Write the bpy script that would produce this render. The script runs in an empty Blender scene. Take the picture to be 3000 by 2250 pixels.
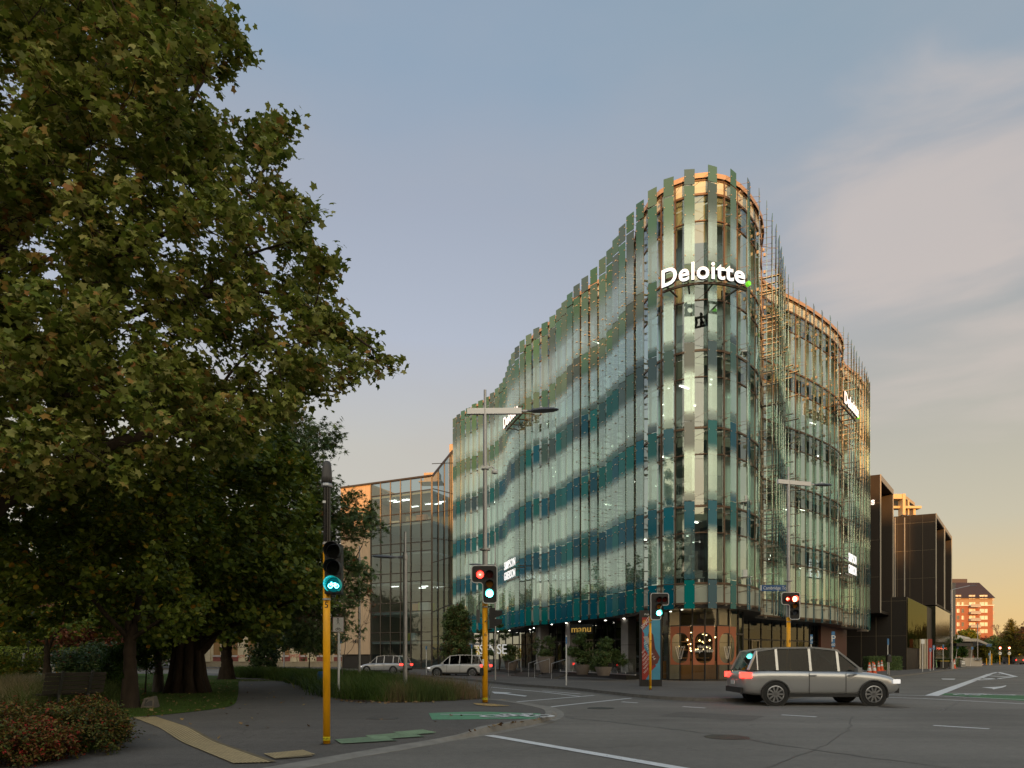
import bpy, bmesh, math, random
import numpy as np
from mathutils import Vector, Matrix
random.seed(7); RNG = np.random.default_rng(7)
SC = bpy.context.scene; COL = SC.collection
R = math.radians
# ---------------------------------------------------------------- camera, sky, sun, exposure
CH = 1.35                       # camera height; horizon at y=1930 of 2250, 24 mm lens with vertical shift
FX = 2000.0
cam = bpy.data.cameras.new('camera'); cam.lens = 24; cam.sensor_width = 36; cam.clip_end = 6000; cam.clip_start = 0.05
cam.shift_y = (1930 - 1125) / 3000
camo = bpy.data.objects.new('camera', cam); COL.objects.link(camo); camo.location = (0, 0, CH); camo.rotation_euler = (R(90), 0, 0)
SC.camera = camo
SUN_EL, SUN_AZ = R(5.0), R(188)     # sun low behind the camera, a little to the left
sun = bpy.data.lights.new('sun', 'SUN'); sun.energy = 5.0; sun.color = (1.0, 0.44, 0.12); sun.angle = R(0.9)
suno = bpy.data.objects.new('sun', sun); COL.objects.link(suno)
sdir = Vector((math.sin(SUN_AZ) * math.cos(SUN_EL), math.cos(SUN_AZ) * math.cos(SUN_EL), math.sin(SUN_EL)))
suno.rotation_euler = sdir.to_track_quat('Z', 'Y').to_euler()
W = bpy.data.worlds.new('World'); SC.world = W; W.use_nodes = True
SC.view_settings.view_transform = 'Standard'; SC.view_settings.look = 'None'
SC.view_settings.exposure = 0.0; SC.view_settings.gamma = 1.0
SC.cycles.max_bounces = 8; SC.cycles.diffuse_bounces = 3; SC.cycles.glossy_bounces = 4; SC.cycles.transmission_bounces = 4
SC.cycles.transparent_max_bounces = 28; SC.cycles.use_denoising = True; SC.cycles.caustics_reflective = False; SC.cycles.caustics_refractive = False
SC.cycles.sample_clamp_indirect = 4.0
def sky():
    nt = W.node_tree; nt.nodes.clear(); N = nt.nodes.new; L = nt.links.new
    out = N('ShaderNodeOutputWorld'); bg = N('ShaderNodeBackground'); bg.inputs['Strength'].default_value = 1.0
    tc = N('ShaderNodeTexCoord'); sp = N('ShaderNodeSeparateXYZ'); L(tc.outputs['Generated'], sp.inputs[0])
    def M(op, a, b=None, c=None, clamp=False):
        n = N('ShaderNodeMath'); n.operation = op; n.use_clamp = clamp
        for i, v in enumerate((a, b, c)):
            if v is None: continue
            if isinstance(v, (int, float)): n.inputs[i].default_value = v
            else: L(v, n.inputs[i])
        return n.outputs[0]
    def ramp(fac, stops):
        n = N('ShaderNodeValToRGB'); L(fac, n.inputs[0]); e = n.color_ramp.elements
        e[0].position, e[0].color = stops[0][0], (*stops[0][1], 1); e[1].position, e[1].color = stops[-1][0], (*stops[-1][1], 1)
        for p, c in stops[1:-1]:
            k = e.new(p); k.color = (*c, 1)
        return n.outputs[0]
    def mixc(f, a, b, bt='MIX'):
        n = N('ShaderNodeMix'); n.data_type = 'RGBA'; n.blend_type = bt
        for i, v in ((0, f), (6, a), (7, b)):
            if isinstance(v, (int, float)): n.inputs[i].default_value = v
            elif isinstance(v, tuple): n.inputs[i].default_value = (*v, 1)
            else: L(v, n.inputs[i])
        return n.outputs[2]
    x, y, z = sp.outputs
    zz = M('MAXIMUM', z, 0.0)
    # cool side (left of the view) and warm side (street end on the right)
    left = ramp(zz, [(0.0, (0.72, 0.60, 0.44)), (0.08, (0.68, 0.60, 0.50)), (0.18, (0.65, 0.61, 0.53)), (0.29, (0.615, 0.595, 0.545)), (0.42, (0.507, 0.552, 0.655)), (0.55, (0.41, 0.46, 0.565)), (0.67, (0.29, 0.405, 0.54)), (1, (0.20, 0.30, 0.44))])
    right = ramp(zz, [(0.0, (1.0, 0.62, 0.22)), (0.07, (0.84, 0.61, 0.30)), (0.17, (0.64, 0.575, 0.43)), (0.33, (0.48, 0.475, 0.435)), (0.45, (0.42, 0.44, 0.47)), (0.60, (0.33, 0.415, 0.50)), (0.70, (0.28, 0.39, 0.48)), (1, (0.18, 0.28, 0.40))])
    hz = M('SQRT', M('ADD', M('MULTIPLY', x, x), M('MULTIPLY', y, y)))
    ax = M('DIVIDE', x, M('MAXIMUM', hz, 0.01))
    fr = N('ShaderNodeMapRange'); fr.interpolation_type = 'SMOOTHSTEP'; L(ax, fr.inputs[0]); fr.inputs[1].default_value = -0.15; fr.inputs[2].default_value = 0.62
    base = mixc(fr.outputs[0], left, right)
    # thin cloud: long soft streaks, and one pinkish veil high on the right
    mp = N('ShaderNodeMapping'); mp.inputs['Scale'].default_value = (1.1, 1.1, 3.4); L(tc.outputs['Generated'], mp.inputs[0])
    n1 = N('ShaderNodeTexNoise'); n1.inputs['Scale'].default_value = 2.1; n1.inputs['Detail'].default_value = 5; n1.inputs['Roughness'].default_value = 0.48; L(mp.outputs[0], n1.inputs[0])
    c1 = N('ShaderNodeMapRange'); c1.interpolation_type = 'SMOOTHSTEP'; L(n1.outputs[0], c1.inputs[0]); c1.inputs[1].default_value = 0.42; c1.inputs[2].default_value = 0.78
    base = mixc(M('MULTIPLY', c1.outputs[0], 0.34), base, mixc(M('MULTIPLY', zz, 1.5, clamp=True), (0.66, 0.52, 0.40), (0.46, 0.47, 0.53)))
    dv = N('ShaderNodeVectorMath'); dv.operation = 'DOT_PRODUCT'; L(tc.outputs['Generated'], dv.inputs[0])
    d0 = Vector((1280, 2000, 1200)).normalized(); dv.inputs[1].default_value = d0
    m2 = N('ShaderNodeMapping'); m2.inputs['Rotation'].default_value = (0, R(28), 0); m2.inputs['Scale'].default_value = (1.3, 1.3, 5.0); L(tc.outputs['Generated'], m2.inputs[0])
    n2 = N('ShaderNodeTexNoise'); n2.inputs['Scale'].default_value = 2.6; n2.inputs['Detail'].default_value = 6; n2.inputs['Roughness'].default_value = 0.5; n2.inputs['Distortion'].default_value = 0.4; L(m2.outputs[0], n2.inputs[0])
    vr = N('ShaderNodeMapRange'); vr.interpolation_type = 'SMOOTHSTEP'; L(M('ADD', dv.outputs['Value'], M('MULTIPLY', M('SUBTRACT', n2.outputs[0], 0.5), 0.085)), vr.inputs[0]); vr.inputs[1].default_value = 0.979; vr.inputs[2].default_value = 1.008
    base = mixc(M('MULTIPLY', vr.outputs[0], 0.62), base, (0.74, 0.63, 0.57))
    # the half of the sky round the low sun (behind the camera) is much brighter and paler
    bk = N('ShaderNodeMapRange'); bk.interpolation_type = 'SMOOTHSTEP'; L(y, bk.inputs[0]); bk.inputs[1].default_value = -0.12; bk.inputs[2].default_value = -0.98
    bs = ramp(zz, [(0.0, (1.8, 1.1, 0.50)), (0.12, (1.8, 1.35, 0.80)), (0.30, (1.75, 1.50, 1.08)), (0.6, (1.15, 1.12, 0.98)), (1, (0.50, 0.56, 0.62))])
    bs = mixc(1.0, bs, (1.75, 1.70, 1.60), 'MULTIPLY')
    base = mixc(bk.outputs[0], base, mixc(M('MULTIPLY', c1.outputs[0], 0.5), bs, (1.0, 0.92, 0.80)))
    st = N('ShaderNodeTexSky'); st.sky_type = 'NISHITA'; st.sun_disc = False; st.sun_elevation = SUN_EL; st.sun_rotation = SUN_AZ
    st.altitude = 20; st.dust_density = 1.5
    stc = mixc(1.0, st.outputs[0], (0.10, 0.10, 0.10), 'MULTIPLY')
    tot = mixc(0.12, base, stc)
    gr = N('ShaderNodeMapRange'); L(z, gr.inputs[0]); gr.inputs[1].default_value = -0.02; gr.inputs[2].default_value = 0.0
    tot = mixc(gr.outputs[0], (0.10, 0.09, 0.08), tot)
    L(tot, bg.inputs[0]); L(bg.outputs[0], out.inputs[0])
sky()
# ---------------------------------------------------------------- helpers
def at(px, Y): return (px - 1500) / FX * Y
def hz(py, Y): return CH + (1930 - py) / FX * Y
def gp(px, py, z=0.0):
    Y = (CH - z) * FX / (py - 1930); return ((px - 1500) / FX * Y, Y)
def link(o, parent=None):
    COL.objects.link(o)
    if parent is not None: o.parent = parent
    return o
def thing(name, label, cat, loc=(0, 0, 0), rz=0, group=None):
    o = bpy.data.objects.new(name, None); o.empty_display_size = 0.2; link(o); o.location = loc; o.rotation_euler = (0, 0, rz)
    return tag(o, label, cat, group)
def tag(o, label=None, cat=None, group=None, kind=None):
    if label: o['label'] = label
    if cat: o['category'] = cat
    if group: o['group'] = group
    if kind: o['kind'] = kind
    return o
class MB:
    def __init__(s): s.v = []; s.f = []; s.m = []; s.c = {}
    def face(s, idx, m=0): s.f.append(tuple(idx)); s.m.append(m)
    def poly(s, pts, m=0):
        n = len(s.v); s.v += [tuple(p) for p in pts]; s.face(range(n, n + len(pts)), m); return n
    def box(s, x0, x1, y0, y1, z0, z1, m=0): return s.prism([(x0, y0), (x1, y0), (x1, y1), (x0, y1)], z0, z1, m)
    def prism(s, fp, z0, z1, m=0, cap=True):
        n = len(s.v); k = len(fp)
        s.v += [(x, y, z0) for x, y in fp] + [(x, y, z1) for x, y in fp]
        for i in range(k):
            j = (i + 1) % k; s.face((n + i, n + j, n + k + j, n + k + i), m)
        if cap:
            s.face(range(n + k, n + 2 * k), m); s.face(range(n + k - 1, n - 1, -1), m)
        return n
    def obox(s, c, ax, ay, az, hx, hy, hz_, m=0):      # oriented box
        c, ax, ay, az = map(Vector, (c, ax, ay, az)); n = len(s.v)
        for k in (-1, 1):
            for j in (-1, 1):
                for i in (-1, 1): s.v.append(tuple(c + ax * (i * hx) + ay * (j * hy) + az * (k * hz_)))
        for q in ((0, 2, 3, 1), (4, 5, 7, 6), (0, 1, 5, 4), (2, 6, 7, 3), (0, 4, 6, 2), (1, 3, 7, 5)): s.face([n + i for i in q], m)
        return n
    def bar(s, a, b, w, h=None, m=0, up=(0, 0, 1)):
        a, b = Vector(a), Vector(b); d = b - a; L = d.length
        if L < 1e-6: return
        d /= L; u = Vector(up)
        if abs(d.dot(u)) > 0.98: u = Vector((1, 0, 0))
        x = d.cross(u).normalized(); y = x.cross(d)
        s.obox((a + b) / 2, d, x, y, L / 2, w / 2, (h or w) / 2, m)
    def tube(s, pts, rad, n=8, m=0, caps=True):
        pts = [Vector(p) for p in pts]; rad = rad if hasattr(rad, '__len__') else [rad] * len(pts)
        u = Vector((0.123, 0.31, 0.94)).normalized(); base = len(s.v); k = len(pts)
        for i, p in enumerate(pts):
            d = (pts[min(i + 1, k - 1)] - pts[max(i - 1, 0)]).normalized()
            x = d.cross(u)
            if x.length < 0.2: x = d.cross(Vector((1, 0, 0)))
            x.normalize(); y = d.cross(x)
            for j in range(n):
                a = 2 * math.pi * j / n; s.v.append(tuple(p + (x * math.cos(a) + y * math.sin(a)) * rad[i]))
        for i in range(k - 1):
            for j in range(n):
                a = base + i * n + j; b = base + i * n + (j + 1) % n; s.face((a, b, b + n, a + n), m)
        if caps:
            s.face([base + j for j in range(n)][::-1], m); s.face([base + (k - 1) * n + j for j in range(n)], m)
    def lathe(s, c, prof, n=16, m=0, cap=True):        # prof: (r, z) going up
        cx, cy, cz = c; base = len(s.v)
        for r, z in prof:
            for j in range(n):
                a = 2 * math.pi * j / n; s.v.append((cx + r * math.cos(a), cy + r * math.sin(a), cz + z))
        for i in range(len(prof) - 1):
            for j in range(n):
                a = base + i * n + j; b = base + i * n + (j + 1) % n; s.face((a, b, b + n, a + n), m)
        if cap:
            s.face([base + j for j in range(n)][::-1], m); s.face([base + (len(prof) - 1) * n + j for j in range(n)], m)
    def text(s, body, org, ax, ay, size, m=0, depth=0.01, bold=0.0, wfac=1.0, align='CENTER', bend=None, shear=0):
        V, F = glyphs(body, size, depth, bold, align, shear); n = len(s.v); org, ax, ay = Vector(org), Vector(ax), Vector(ay); az = ax.cross(ay)
        for x, y, z in V:
            x *= wfac
            s.v.append(tuple(bend(x, y, z) if bend else org + ax * x + ay * y + az * z))
        for f in F: s.face([n + i for i in f], m)
    def build(s, name, mats, parent=None, smooth=False, loc=None):
        me = bpy.data.meshes.new(name); me.from_pydata(s.v, [], s.f)
        mats = mats if isinstance(mats, (list, tuple)) else [mats]
        for mt in mats: me.materials.append(mt)
        if len(mats) > 1: me.polygons.foreach_set('material_index', s.m)
        if smooth: me.shade_smooth() if hasattr(me, 'shade_smooth') else None
        for k, arr in s.c.items():
            a = me.color_attributes.new(k, 'FLOAT_COLOR', 'POINT'); a.data.foreach_set('color', np.array(arr, dtype=np.float32).ravel())
        me.update(); o = bpy.data.objects.new(name, me); link(o, parent)
        if loc: o.location = loc
        return o
_gc = {}; SPACING = [1.0]
def glyphs(body, size, depth, bold, align, shear):
    k = (body, size, depth, bold, align, shear, SPACING[0])
    if k in _gc: return _gc[k]
    cu = bpy.data.curves.new('lettering', 'FONT'); cu.body = body; cu.size = size; cu.extrude = depth / 2; cu.offset = bold; cu.align_x = align; cu.shear = shear
    cu.resolution_u = 4; cu.space_character = SPACING[0]
    o = bpy.data.objects.new('lettering', cu); COL.objects.link(o)
    dg = bpy.context.evaluated_depsgraph_get(); me = bpy.data.meshes.new_from_object(o.evaluated_get(dg))
    V = [tuple(v.co) for v in me.vertices]; F = [tuple(p.vertices) for p in me.polygons]
    bpy.data.objects.remove(o); bpy.data.curves.remove(cu); bpy.data.meshes.remove(me)
    _gc[k] = (V, F); return V, F
def struct(name, mb, mats): return tag(mb.build(name, mats), kind='structure')
def copy_tree(o, parent=None, label=None, group=None):
    c = o.copy(); COL.objects.link(c); c.parent = parent
    for ch in list(o.children): copy_tree(ch, c)
    if label: c['label'] = label
    if group: c['group'] = group
    return c
def sm(a, b, x):
    t = min(max((x - a) / (b - a), 0), 1); return t * t * (3 - 2 * t)
def catmull(P, n=6):
    P = [Vector(p) for p in P]; out = []
    for i in range(len(P) - 1):
        a, b, c, d = P[max(i - 1, 0)], P[i], P[i + 1], P[min(i + 2, len(P) - 1)]
        for k in range(n):
            t = k / n; out.append(0.5 * ((2 * b) + (c - a) * t + (2 * a - 5 * b + 4 * c - d) * t * t + (3 * b - a - 3 * c + d) * t ** 3))
    out.append(P[-1]); return out
# ---------------------------------------------------------------- materials
_mc = {}
def mat(name, col, rough=0.6, metal=0.0, var=0.12, vscale=3.0, bump=0.0, bscale=30.0, emit=0.0, ecol=None, spec=0.5, streak=0.0, coat=0.0):
    if name in _mc: return _mc[name]
    m = bpy.data.materials.new(name); m.use_nodes = True; nt = m.node_tree; b = nt.nodes['Principled BSDF']; N = nt.nodes.new; L = nt.links.new
    b.inputs['Base Color'].default_value = (*col, 1); b.inputs['Roughness'].default_value = rough; b.inputs['Metallic'].default_value = metal
    b.inputs['Specular IOR Level'].default_value = spec; b.inputs['Coat Weight'].default_value = coat
    if var > 0 or bump > 0:
        tc = N('ShaderNodeTexCoord'); mp = N('ShaderNodeMapping'); L(tc.outputs['Object'], mp.inputs[0])
        if streak: mp.inputs['Scale'].default_value = (1, 1, streak)
    if var > 0:
        n = N('ShaderNodeTexNoise'); n.inputs['Scale'].default_value = vscale; n.inputs['Detail'].default_value = 6; n.inputs['Roughness'].default_value = 0.6; L(mp.outputs[0], n.inputs[0])
        mr = N('ShaderNodeMapRange'); L(n.outputs[0], mr.inputs[0]); mr.inputs[1].default_value = 0.25; mr.inputs[2].default_value = 0.75; mr.inputs[3].default_value = 1 - var; mr.inputs[4].default_value = 1 + var
        mx = N('ShaderNodeMix'); mx.data_type = 'RGBA'; mx.blend_type = 'MULTIPLY'; mx.inputs[0].default_value = 1; mx.inputs[6].default_value = (*col, 1); L(mr.outputs[0], mx.inputs[7]); L(mx.outputs[2], b.inputs['Base Color'])
        r2 = N('ShaderNodeMapRange'); L(n.outputs[0], r2.inputs[0]); r2.inputs[3].default_value = max(rough - 0.1, 0.02); r2.inputs[4].default_value = min(rough + 0.1, 1); L(r2.outputs[0], b.inputs['Roughness'])
    if bump > 0:
        n = N('ShaderNodeTexNoise'); n.inputs['Scale'].default_value = bscale; n.inputs['Detail'].default_value = 3; L(mp.outputs[0], n.inputs[0])
        bp = N('ShaderNodeBump'); bp.inputs['Strength'].default_value = bump; bp.inputs['Distance'].default_value = 0.02; L(n.outputs[0], bp.inputs['Height']); L(bp.outputs[0], b.inputs['Normal'])
    if emit > 0:
        b.inputs['Emission Color'].default_value = (*(ecol or col), 1); b.inputs['Emission Strength'].default_value = emit
    _mc[name] = m; return m
def glass(name, tint=(0.7, 0.85, 0.8), refl=0.25, refl_col=(1, 1, 1), milky=0.0, milk_col=(0.5, 0.6, 0.55), rough=0.02, wav=0.06, radd=0.55):
    """thin coated architectural glass: mirror layer over a tinted see-through sheet, with an optional printed frit"""
    m = bpy.data.materials.new(name); m.use_nodes = True; nt = m.node_tree; nt.nodes.clear(); N = nt.nodes.new; L = nt.links.new
    out = N('ShaderNodeOutputMaterial'); tr = N('ShaderNodeBsdfTransparent'); tr.inputs[0].default_value = (*tint, 1)
    gl = N('ShaderNodeBsdfGlossy'); gl.inputs[0].default_value = (*refl_col, 1); gl.inputs['Roughness'].default_value = rough
    tc = N('ShaderNodeTexCoord'); nz = N('ShaderNodeTexNoise'); nz.inputs['Scale'].default_value = 0.55; nz.inputs['Detail'].default_value = 1; L(tc.outputs['Object'], nz.inputs[0])
    bp = N('ShaderNodeBump'); bp.inputs['Strength'].default_value = wav; bp.inputs['Distance'].default_value = 0.3; L(nz.outputs[0], bp.inputs['Height']); L(bp.outputs[0], gl.inputs['Normal'])
    lw = N('ShaderNodeLayerWeight'); lw.inputs[0].default_value = 0.5
    mr = N('ShaderNodeMapRange'); L(lw.outputs['Facing'], mr.inputs[0]); mr.inputs[1].default_value = 0.0; mr.inputs[2].default_value = 1.0; mr.inputs[3].default_value = refl; mr.inputs[4].default_value = min(refl + radd, 0.95)
    pw = N('ShaderNodeMath'); pw.operation = 'POWER'; L(lw.outputs['Facing'], pw.inputs[0]); pw.inputs[1].default_value = 2.5; L(pw.outputs[0], mr.inputs[0])
    mx = N('ShaderNodeMixShader'); L(mr.outputs[0], mx.inputs[0]); L(gl.outputs[0], mx.inputs[2])
    if milky > 0:
        df = N('ShaderNodeBsdfDiffuse'); df.inputs[0].default_value = (*milk_col, 1); m2 = N('ShaderNodeMixShader'); m2.inputs[0].default_value = milky
        L(tr.outputs[0], m2.inputs[1]); L(df.outputs[0], m2.inputs[2]); L(m2.outputs[0], mx.inputs[1])
    else: L(tr.outputs[0], mx.inputs[1])
    L(mx.outputs[0], out.inputs[0]); _mc[name] = m; return m
def fin_mat():
    m = bpy.data.materials.new('printed_glass'); m.use_nodes = True; nt = m.node_tree; nt.nodes.clear(); N = nt.nodes.new; L = nt.links.new
    out = N('ShaderNodeOutputMaterial'); at_ = N('ShaderNodeAttribute'); at_.attribute_name = 'frit'
    pr = N('ShaderNodeBsdfPrincipled'); L(at_.outputs['Color'], pr.inputs['Base Color']); pr.inputs['Roughness'].default_value = 0.16; pr.inputs['Specular IOR Level'].default_value = 0.35
    tr = N('ShaderNodeBsdfTransparent'); tr.inputs[0].default_value = (0.88, 0.97, 0.93, 1)
    gl = N('ShaderNodeBsdfGlossy'); gl.inputs['Roughness'].default_value = 0.02; gl.inputs[0].default_value = (.84, 1, .94, 1)
    lw = N('ShaderNodeLayerWeight'); lw.inputs[0].default_value = 0.35
    mr = N('ShaderNodeMapRange'); L(lw.outputs['Facing'], mr.inputs[0]); mr.inputs[3].default_value = 0.20; mr.inputs[4].default_value = 0.7
    df = N('ShaderNodeBsdfDiffuse'); df.inputs[0].default_value = (0.72, 0.82, 0.70, 1)
    md = N('ShaderNodeMixShader'); md.inputs[0].default_value = 0.11; L(tr.outputs[0], md.inputs[1]); L(df.outputs[0], md.inputs[2])
    c = N('ShaderNodeMixShader'); L(mr.outputs[0], c.inputs[0]); L(md.outputs[0], c.inputs[1]); L(gl.outputs[0], c.inputs[2])
    mx = N('ShaderNodeMixShader'); L(at_.outputs['Alpha'], mx.inputs[0]); L(c.outputs[0], mx.inputs[1]); L(pr.outputs[0], mx.inputs[2])
    L(mx.outputs[0], out.inputs[0]); return m
def asphalt(name, col, patch=0.18, grit=0.25):
    m = bpy.data.materials.new(name); m.use_nodes = True; nt = m.node_tree; b = nt.nodes['Principled BSDF']; N = nt.nodes.new; L = nt.links.new
    tc = N('ShaderNodeTexCoord')
    def noise(s, d, r=0.6, src=None):
        n = N('ShaderNodeTexNoise'); n.inputs['Scale'].default_value = s; n.inputs['Detail'].default_value = d; n.inputs['Roughness'].default_value = r; L(src or tc.outputs['Object'], n.inputs[0]); return n.outputs[0]
    def mrange(v, a, b_, c, d):
        n = N('ShaderNodeMapRange'); L(v, n.inputs[0]); n.inputs[1].default_value = a; n.inputs[2].default_value = b_; n.inputs[3].default_value = c; n.inputs[4].default_value = d; return n.outputs[0]
    def mul(a, b_):
        n = N('ShaderNodeMath'); n.operation = 'MULTIPLY'; L(a, n.inputs[0]); L(b_, n.inputs[1]); return n.outputs[0]
    big = mrange(noise(0.22, 4), 0.3, 0.7, 1 - patch, 1 + patch)
    st = N('ShaderNodeMapping'); st.inputs['Scale'].default_value = (0.12, 1.6, 1); st.inputs['Rotation'].default_value = (0, 0, R(-6)); L(tc.outputs['Object'], st.inputs[0])
    trk = mrange(noise(0.9, 3, 0.5, st.outputs[0]), 0.35, 0.65, 0.93, 1.07)
    fine = mrange(noise(70, 2, 0.9), 0.3, 0.7, 1 - grit, 1 + grit)
    mid = mrange(noise(7, 8, 0.8), 0.3, 0.7, 0.84, 1.16)
    vo = N('ShaderNodeTexVoronoi'); vo.feature = 'DISTANCE_TO_EDGE'; vo.inputs['Scale'].default_value = 0.16
    wp = N('ShaderNodeVectorMath'); wp.operation = 'MULTIPLY_ADD'; nw = N('ShaderNodeTexNoise'); nw.inputs['Scale'].default_value = 1.1; nw.inputs['Detail'].default_value = 5; L(tc.outputs['Object'], nw.inputs[0]); L(nw.outputs['Color'], wp.inputs[0]); wp.inputs[1].default_value = (1.6, 1.6, 0); L(tc.outputs['Object'], wp.inputs[2]); L(wp.outputs[0], vo.inputs['Vector'])
    crk = mrange(vo.outputs['Distance'], 0.0, 0.0022, 0.72, 1.0)
    v = mul(mul(mul(big, trk), mul(fine, mid)), crk)
    mx = N('ShaderNodeMix'); mx.data_type = 'RGBA'; mx.blend_type = 'MULTIPLY'; mx.inputs[0].default_value = 1; mx.inputs[6].default_value = (*col, 1); L(v, mx.inputs[7]); L(mx.outputs[2], b.inputs['Base Color'])
    b.inputs['Roughness'].default_value = 0.86; b.inputs['Specular IOR Level'].default_value = 0.3
    bp = N('ShaderNodeBump'); bp.inputs['Strength'].default_value = 0.35; bp.inputs['Distance'].default_value = 0.01; L(noise(90, 2, 0.8), bp.inputs['Height']); L(bp.outputs[0], b.inputs['Normal'])
    return m
def paint(name, col, wear=0.45):
    m = mat(name, col, 0.6, var=0.1, vscale=2.0); nt = m.node_tree; b = nt.nodes['Principled BSDF']; N = nt.nodes.new; L = nt.links.new
    tc = N('ShaderNodeTexCoord'); n = N('ShaderNodeTexNoise'); n.inputs['Scale'].default_value = 14; n.inputs['Detail'].default_value = 8; n.inputs['Roughness'].default_value = 0.75; L(tc.outputs['Object'], n.inputs[0])
    r = N('ShaderNodeMapRange'); L(n.outputs[0], r.inputs[0]); r.inputs[1].default_value = 0.30 + wear * 0.22; r.inputs[2].default_value = 0.40 + wear * 0.22
    src = b.inputs['Base Color'].links[0].from_socket; mx = N('ShaderNodeMix'); mx.data_type = 'RGBA'; L(r.outputs[0], mx.inputs[0]); mx.inputs[6].default_value = (0.11, 0.105, 0.10, 1); L(src, mx.inputs[7]); L(mx.outputs[2], b.inputs['Base Color'])
    return m
def leafmat(name, stops, trans=0.3, rough=0.55):
    m = bpy.data.materials.new(name); m.use_nodes = True; nt = m.node_tree; b = nt.nodes['Principled BSDF']; N = nt.nodes.new; L = nt.links.new
    a = N('ShaderNodeAttribute'); a.attribute_name = 'lv'; cr = N('ShaderNodeValToRGB'); L(a.outputs['Fac'], cr.inputs[0]); e = cr.color_ramp.elements
    e[0].position, e[0].color = stops[0][0], (*stops[0][1], 1); e[1].position, e[1].color = stops[-1][0], (*stops[-1][1], 1)
    for p, c in stops[1:-1]: k = e.new(p); k.color = (*c, 1)
    L(cr.outputs[0], b.inputs['Base Color']); b.inputs['Roughness'].default_value = rough; b.inputs['Specular IOR Level'].default_value = 0.35
    t = N('ShaderNodeBsdfTranslucent'); L(cr.outputs[0], t.inputs[0]); mx = N('ShaderNodeMixShader'); mx.inputs[0].default_value = trans
    L(b.outputs[0], mx.inputs[1]); L(t.outputs[0], mx.inputs[2]); L(mx.outputs[0], nt.nodes['Material Output'].inputs[0]); return m
def bark(name, col):
    m = mat(name, col, 0.9, var=0.45, vscale=6, bump=0.9, bscale=22, streak=0.25, spec=0.2); return m
M_asph = asphalt('asphalt', (0.19, 0.176, 0.156), 0.20, 0.42); M_path = asphalt('path_asphalt', (0.135, 0.124, 0.113), 0.18, 0.38)
M_conc = mat('kerb_concrete', (0.25, 0.235, 0.21), 0.85, var=0.25, vscale=4, bump=0.3, bscale=60)
M_white = paint('road_paint', (0.74, 0.75, 0.76), 0.15); M_green = paint('green_surfacing', (0.10, 0.33, 0.17), 0.3); M_yel = paint('yellow_paint', (0.62, 0.38, 0.09), 0.6)
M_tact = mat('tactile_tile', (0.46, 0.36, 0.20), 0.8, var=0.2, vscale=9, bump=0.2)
M_pole = mat('yellow_pole', (0.93, 0.43, 0.006), 0.42, var=0.20, vscale=9, streak=.3, spec=0.4); M_steel = mat('galvanised_steel', (0.42, 0.42, 0.43), 0.42, 0.75, var=0.12, vscale=6)
M_alu = mat('aluminium', (0.55, 0.56, 0.58), 0.4, 0.6, var=0.08); M_blk = mat('black_plastic', (0.012, 0.012, 0.013), 0.45, var=0.2); M_wht = mat('white_paint', (0.72, 0.72, 0.70), 0.5, var=0.06)
M_bronze = mat('bronze_mullion', (0.20, 0.13, 0.085), 0.38, 0.35, var=0.12); M_dark = mat('dark_frame', (0.035, 0.033, 0.032), 0.4, 0.3, var=0.15)
M_bracket = mat('steel_bracket', (0.42, 0.36, 0.28), 0.45, 0.2, var=0.1); M_coping = mat('coping_metal', (0.50, 0.33, 0.20), 0.45, 0.25, var=0.1)
M_slab = mat('ceiling_white', (0.62, 0.62, 0.58), 0.8, var=0.05); M_core = mat('interior_wall', (0.60, 0.58, 0.48), 0.8, var=0.25, vscale=0.5)
M_blind = mat('roller_blind', (0.80, 0.79, 0.66), 0.7, var=0.08, vscale=1.0); M_floor = mat('interior_floor', (0.16, 0.15, 0.14), 0.7)
M_lamp = mat('lit_ceiling_lamp', (1, 0.95, 0.85), emit=9, ecol=(1, 0.93, 0.8), var=0); M_warm = mat('warm_bulb', (1, 0.7, 0.3), emit=14, ecol=(1.0, 0.68, 0.28), var=0)
M_wallglass = glass('curtain_wall_glass', (0.64, 0.78, 0.69), 0.44, (0.86, 1.0, 0.94), 0.33, (0.62, 0.76, 0.62)); M_ventglass = glass('vent_band_glass', (0.60, 0.70, 0.66), 0.20, (0.84, 0.96, 0.95), 0.0); M_fin = fin_mat()
M_cornerglass = glass('clear_corner_glass', (0.55, 0.62, 0.60), 0.20, (0.85, 0.95, 1.0), 0.0)
M_shopglass = glass('shopfront_glass', (0.50, 0.55, 0.52), 0.07, (0.9, 0.95, 0.92), 0.0, radd=.22); M_clear = glass('clear_balustrade_glass', (0.86, 0.92, 0.90), 0.08, (1, 1, 1), 0.0)
# ---------------------------------------------------------------- ground
def zA(Y): return 0.02 + 0.10 * sm(10.6, 12.4, Y)
def gpA(px, py):
    z = 0.08
    for _ in range(6): x, Y = gp(px, py, z); z = zA(Y)
    return x, Y
mb = MB(); mb.poly([(-1500, -400, 0), (1500, -400, 0), (1500, 2500, 0), (-1500, 2500, 0)]); struct('road', mb, M_asph)
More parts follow.
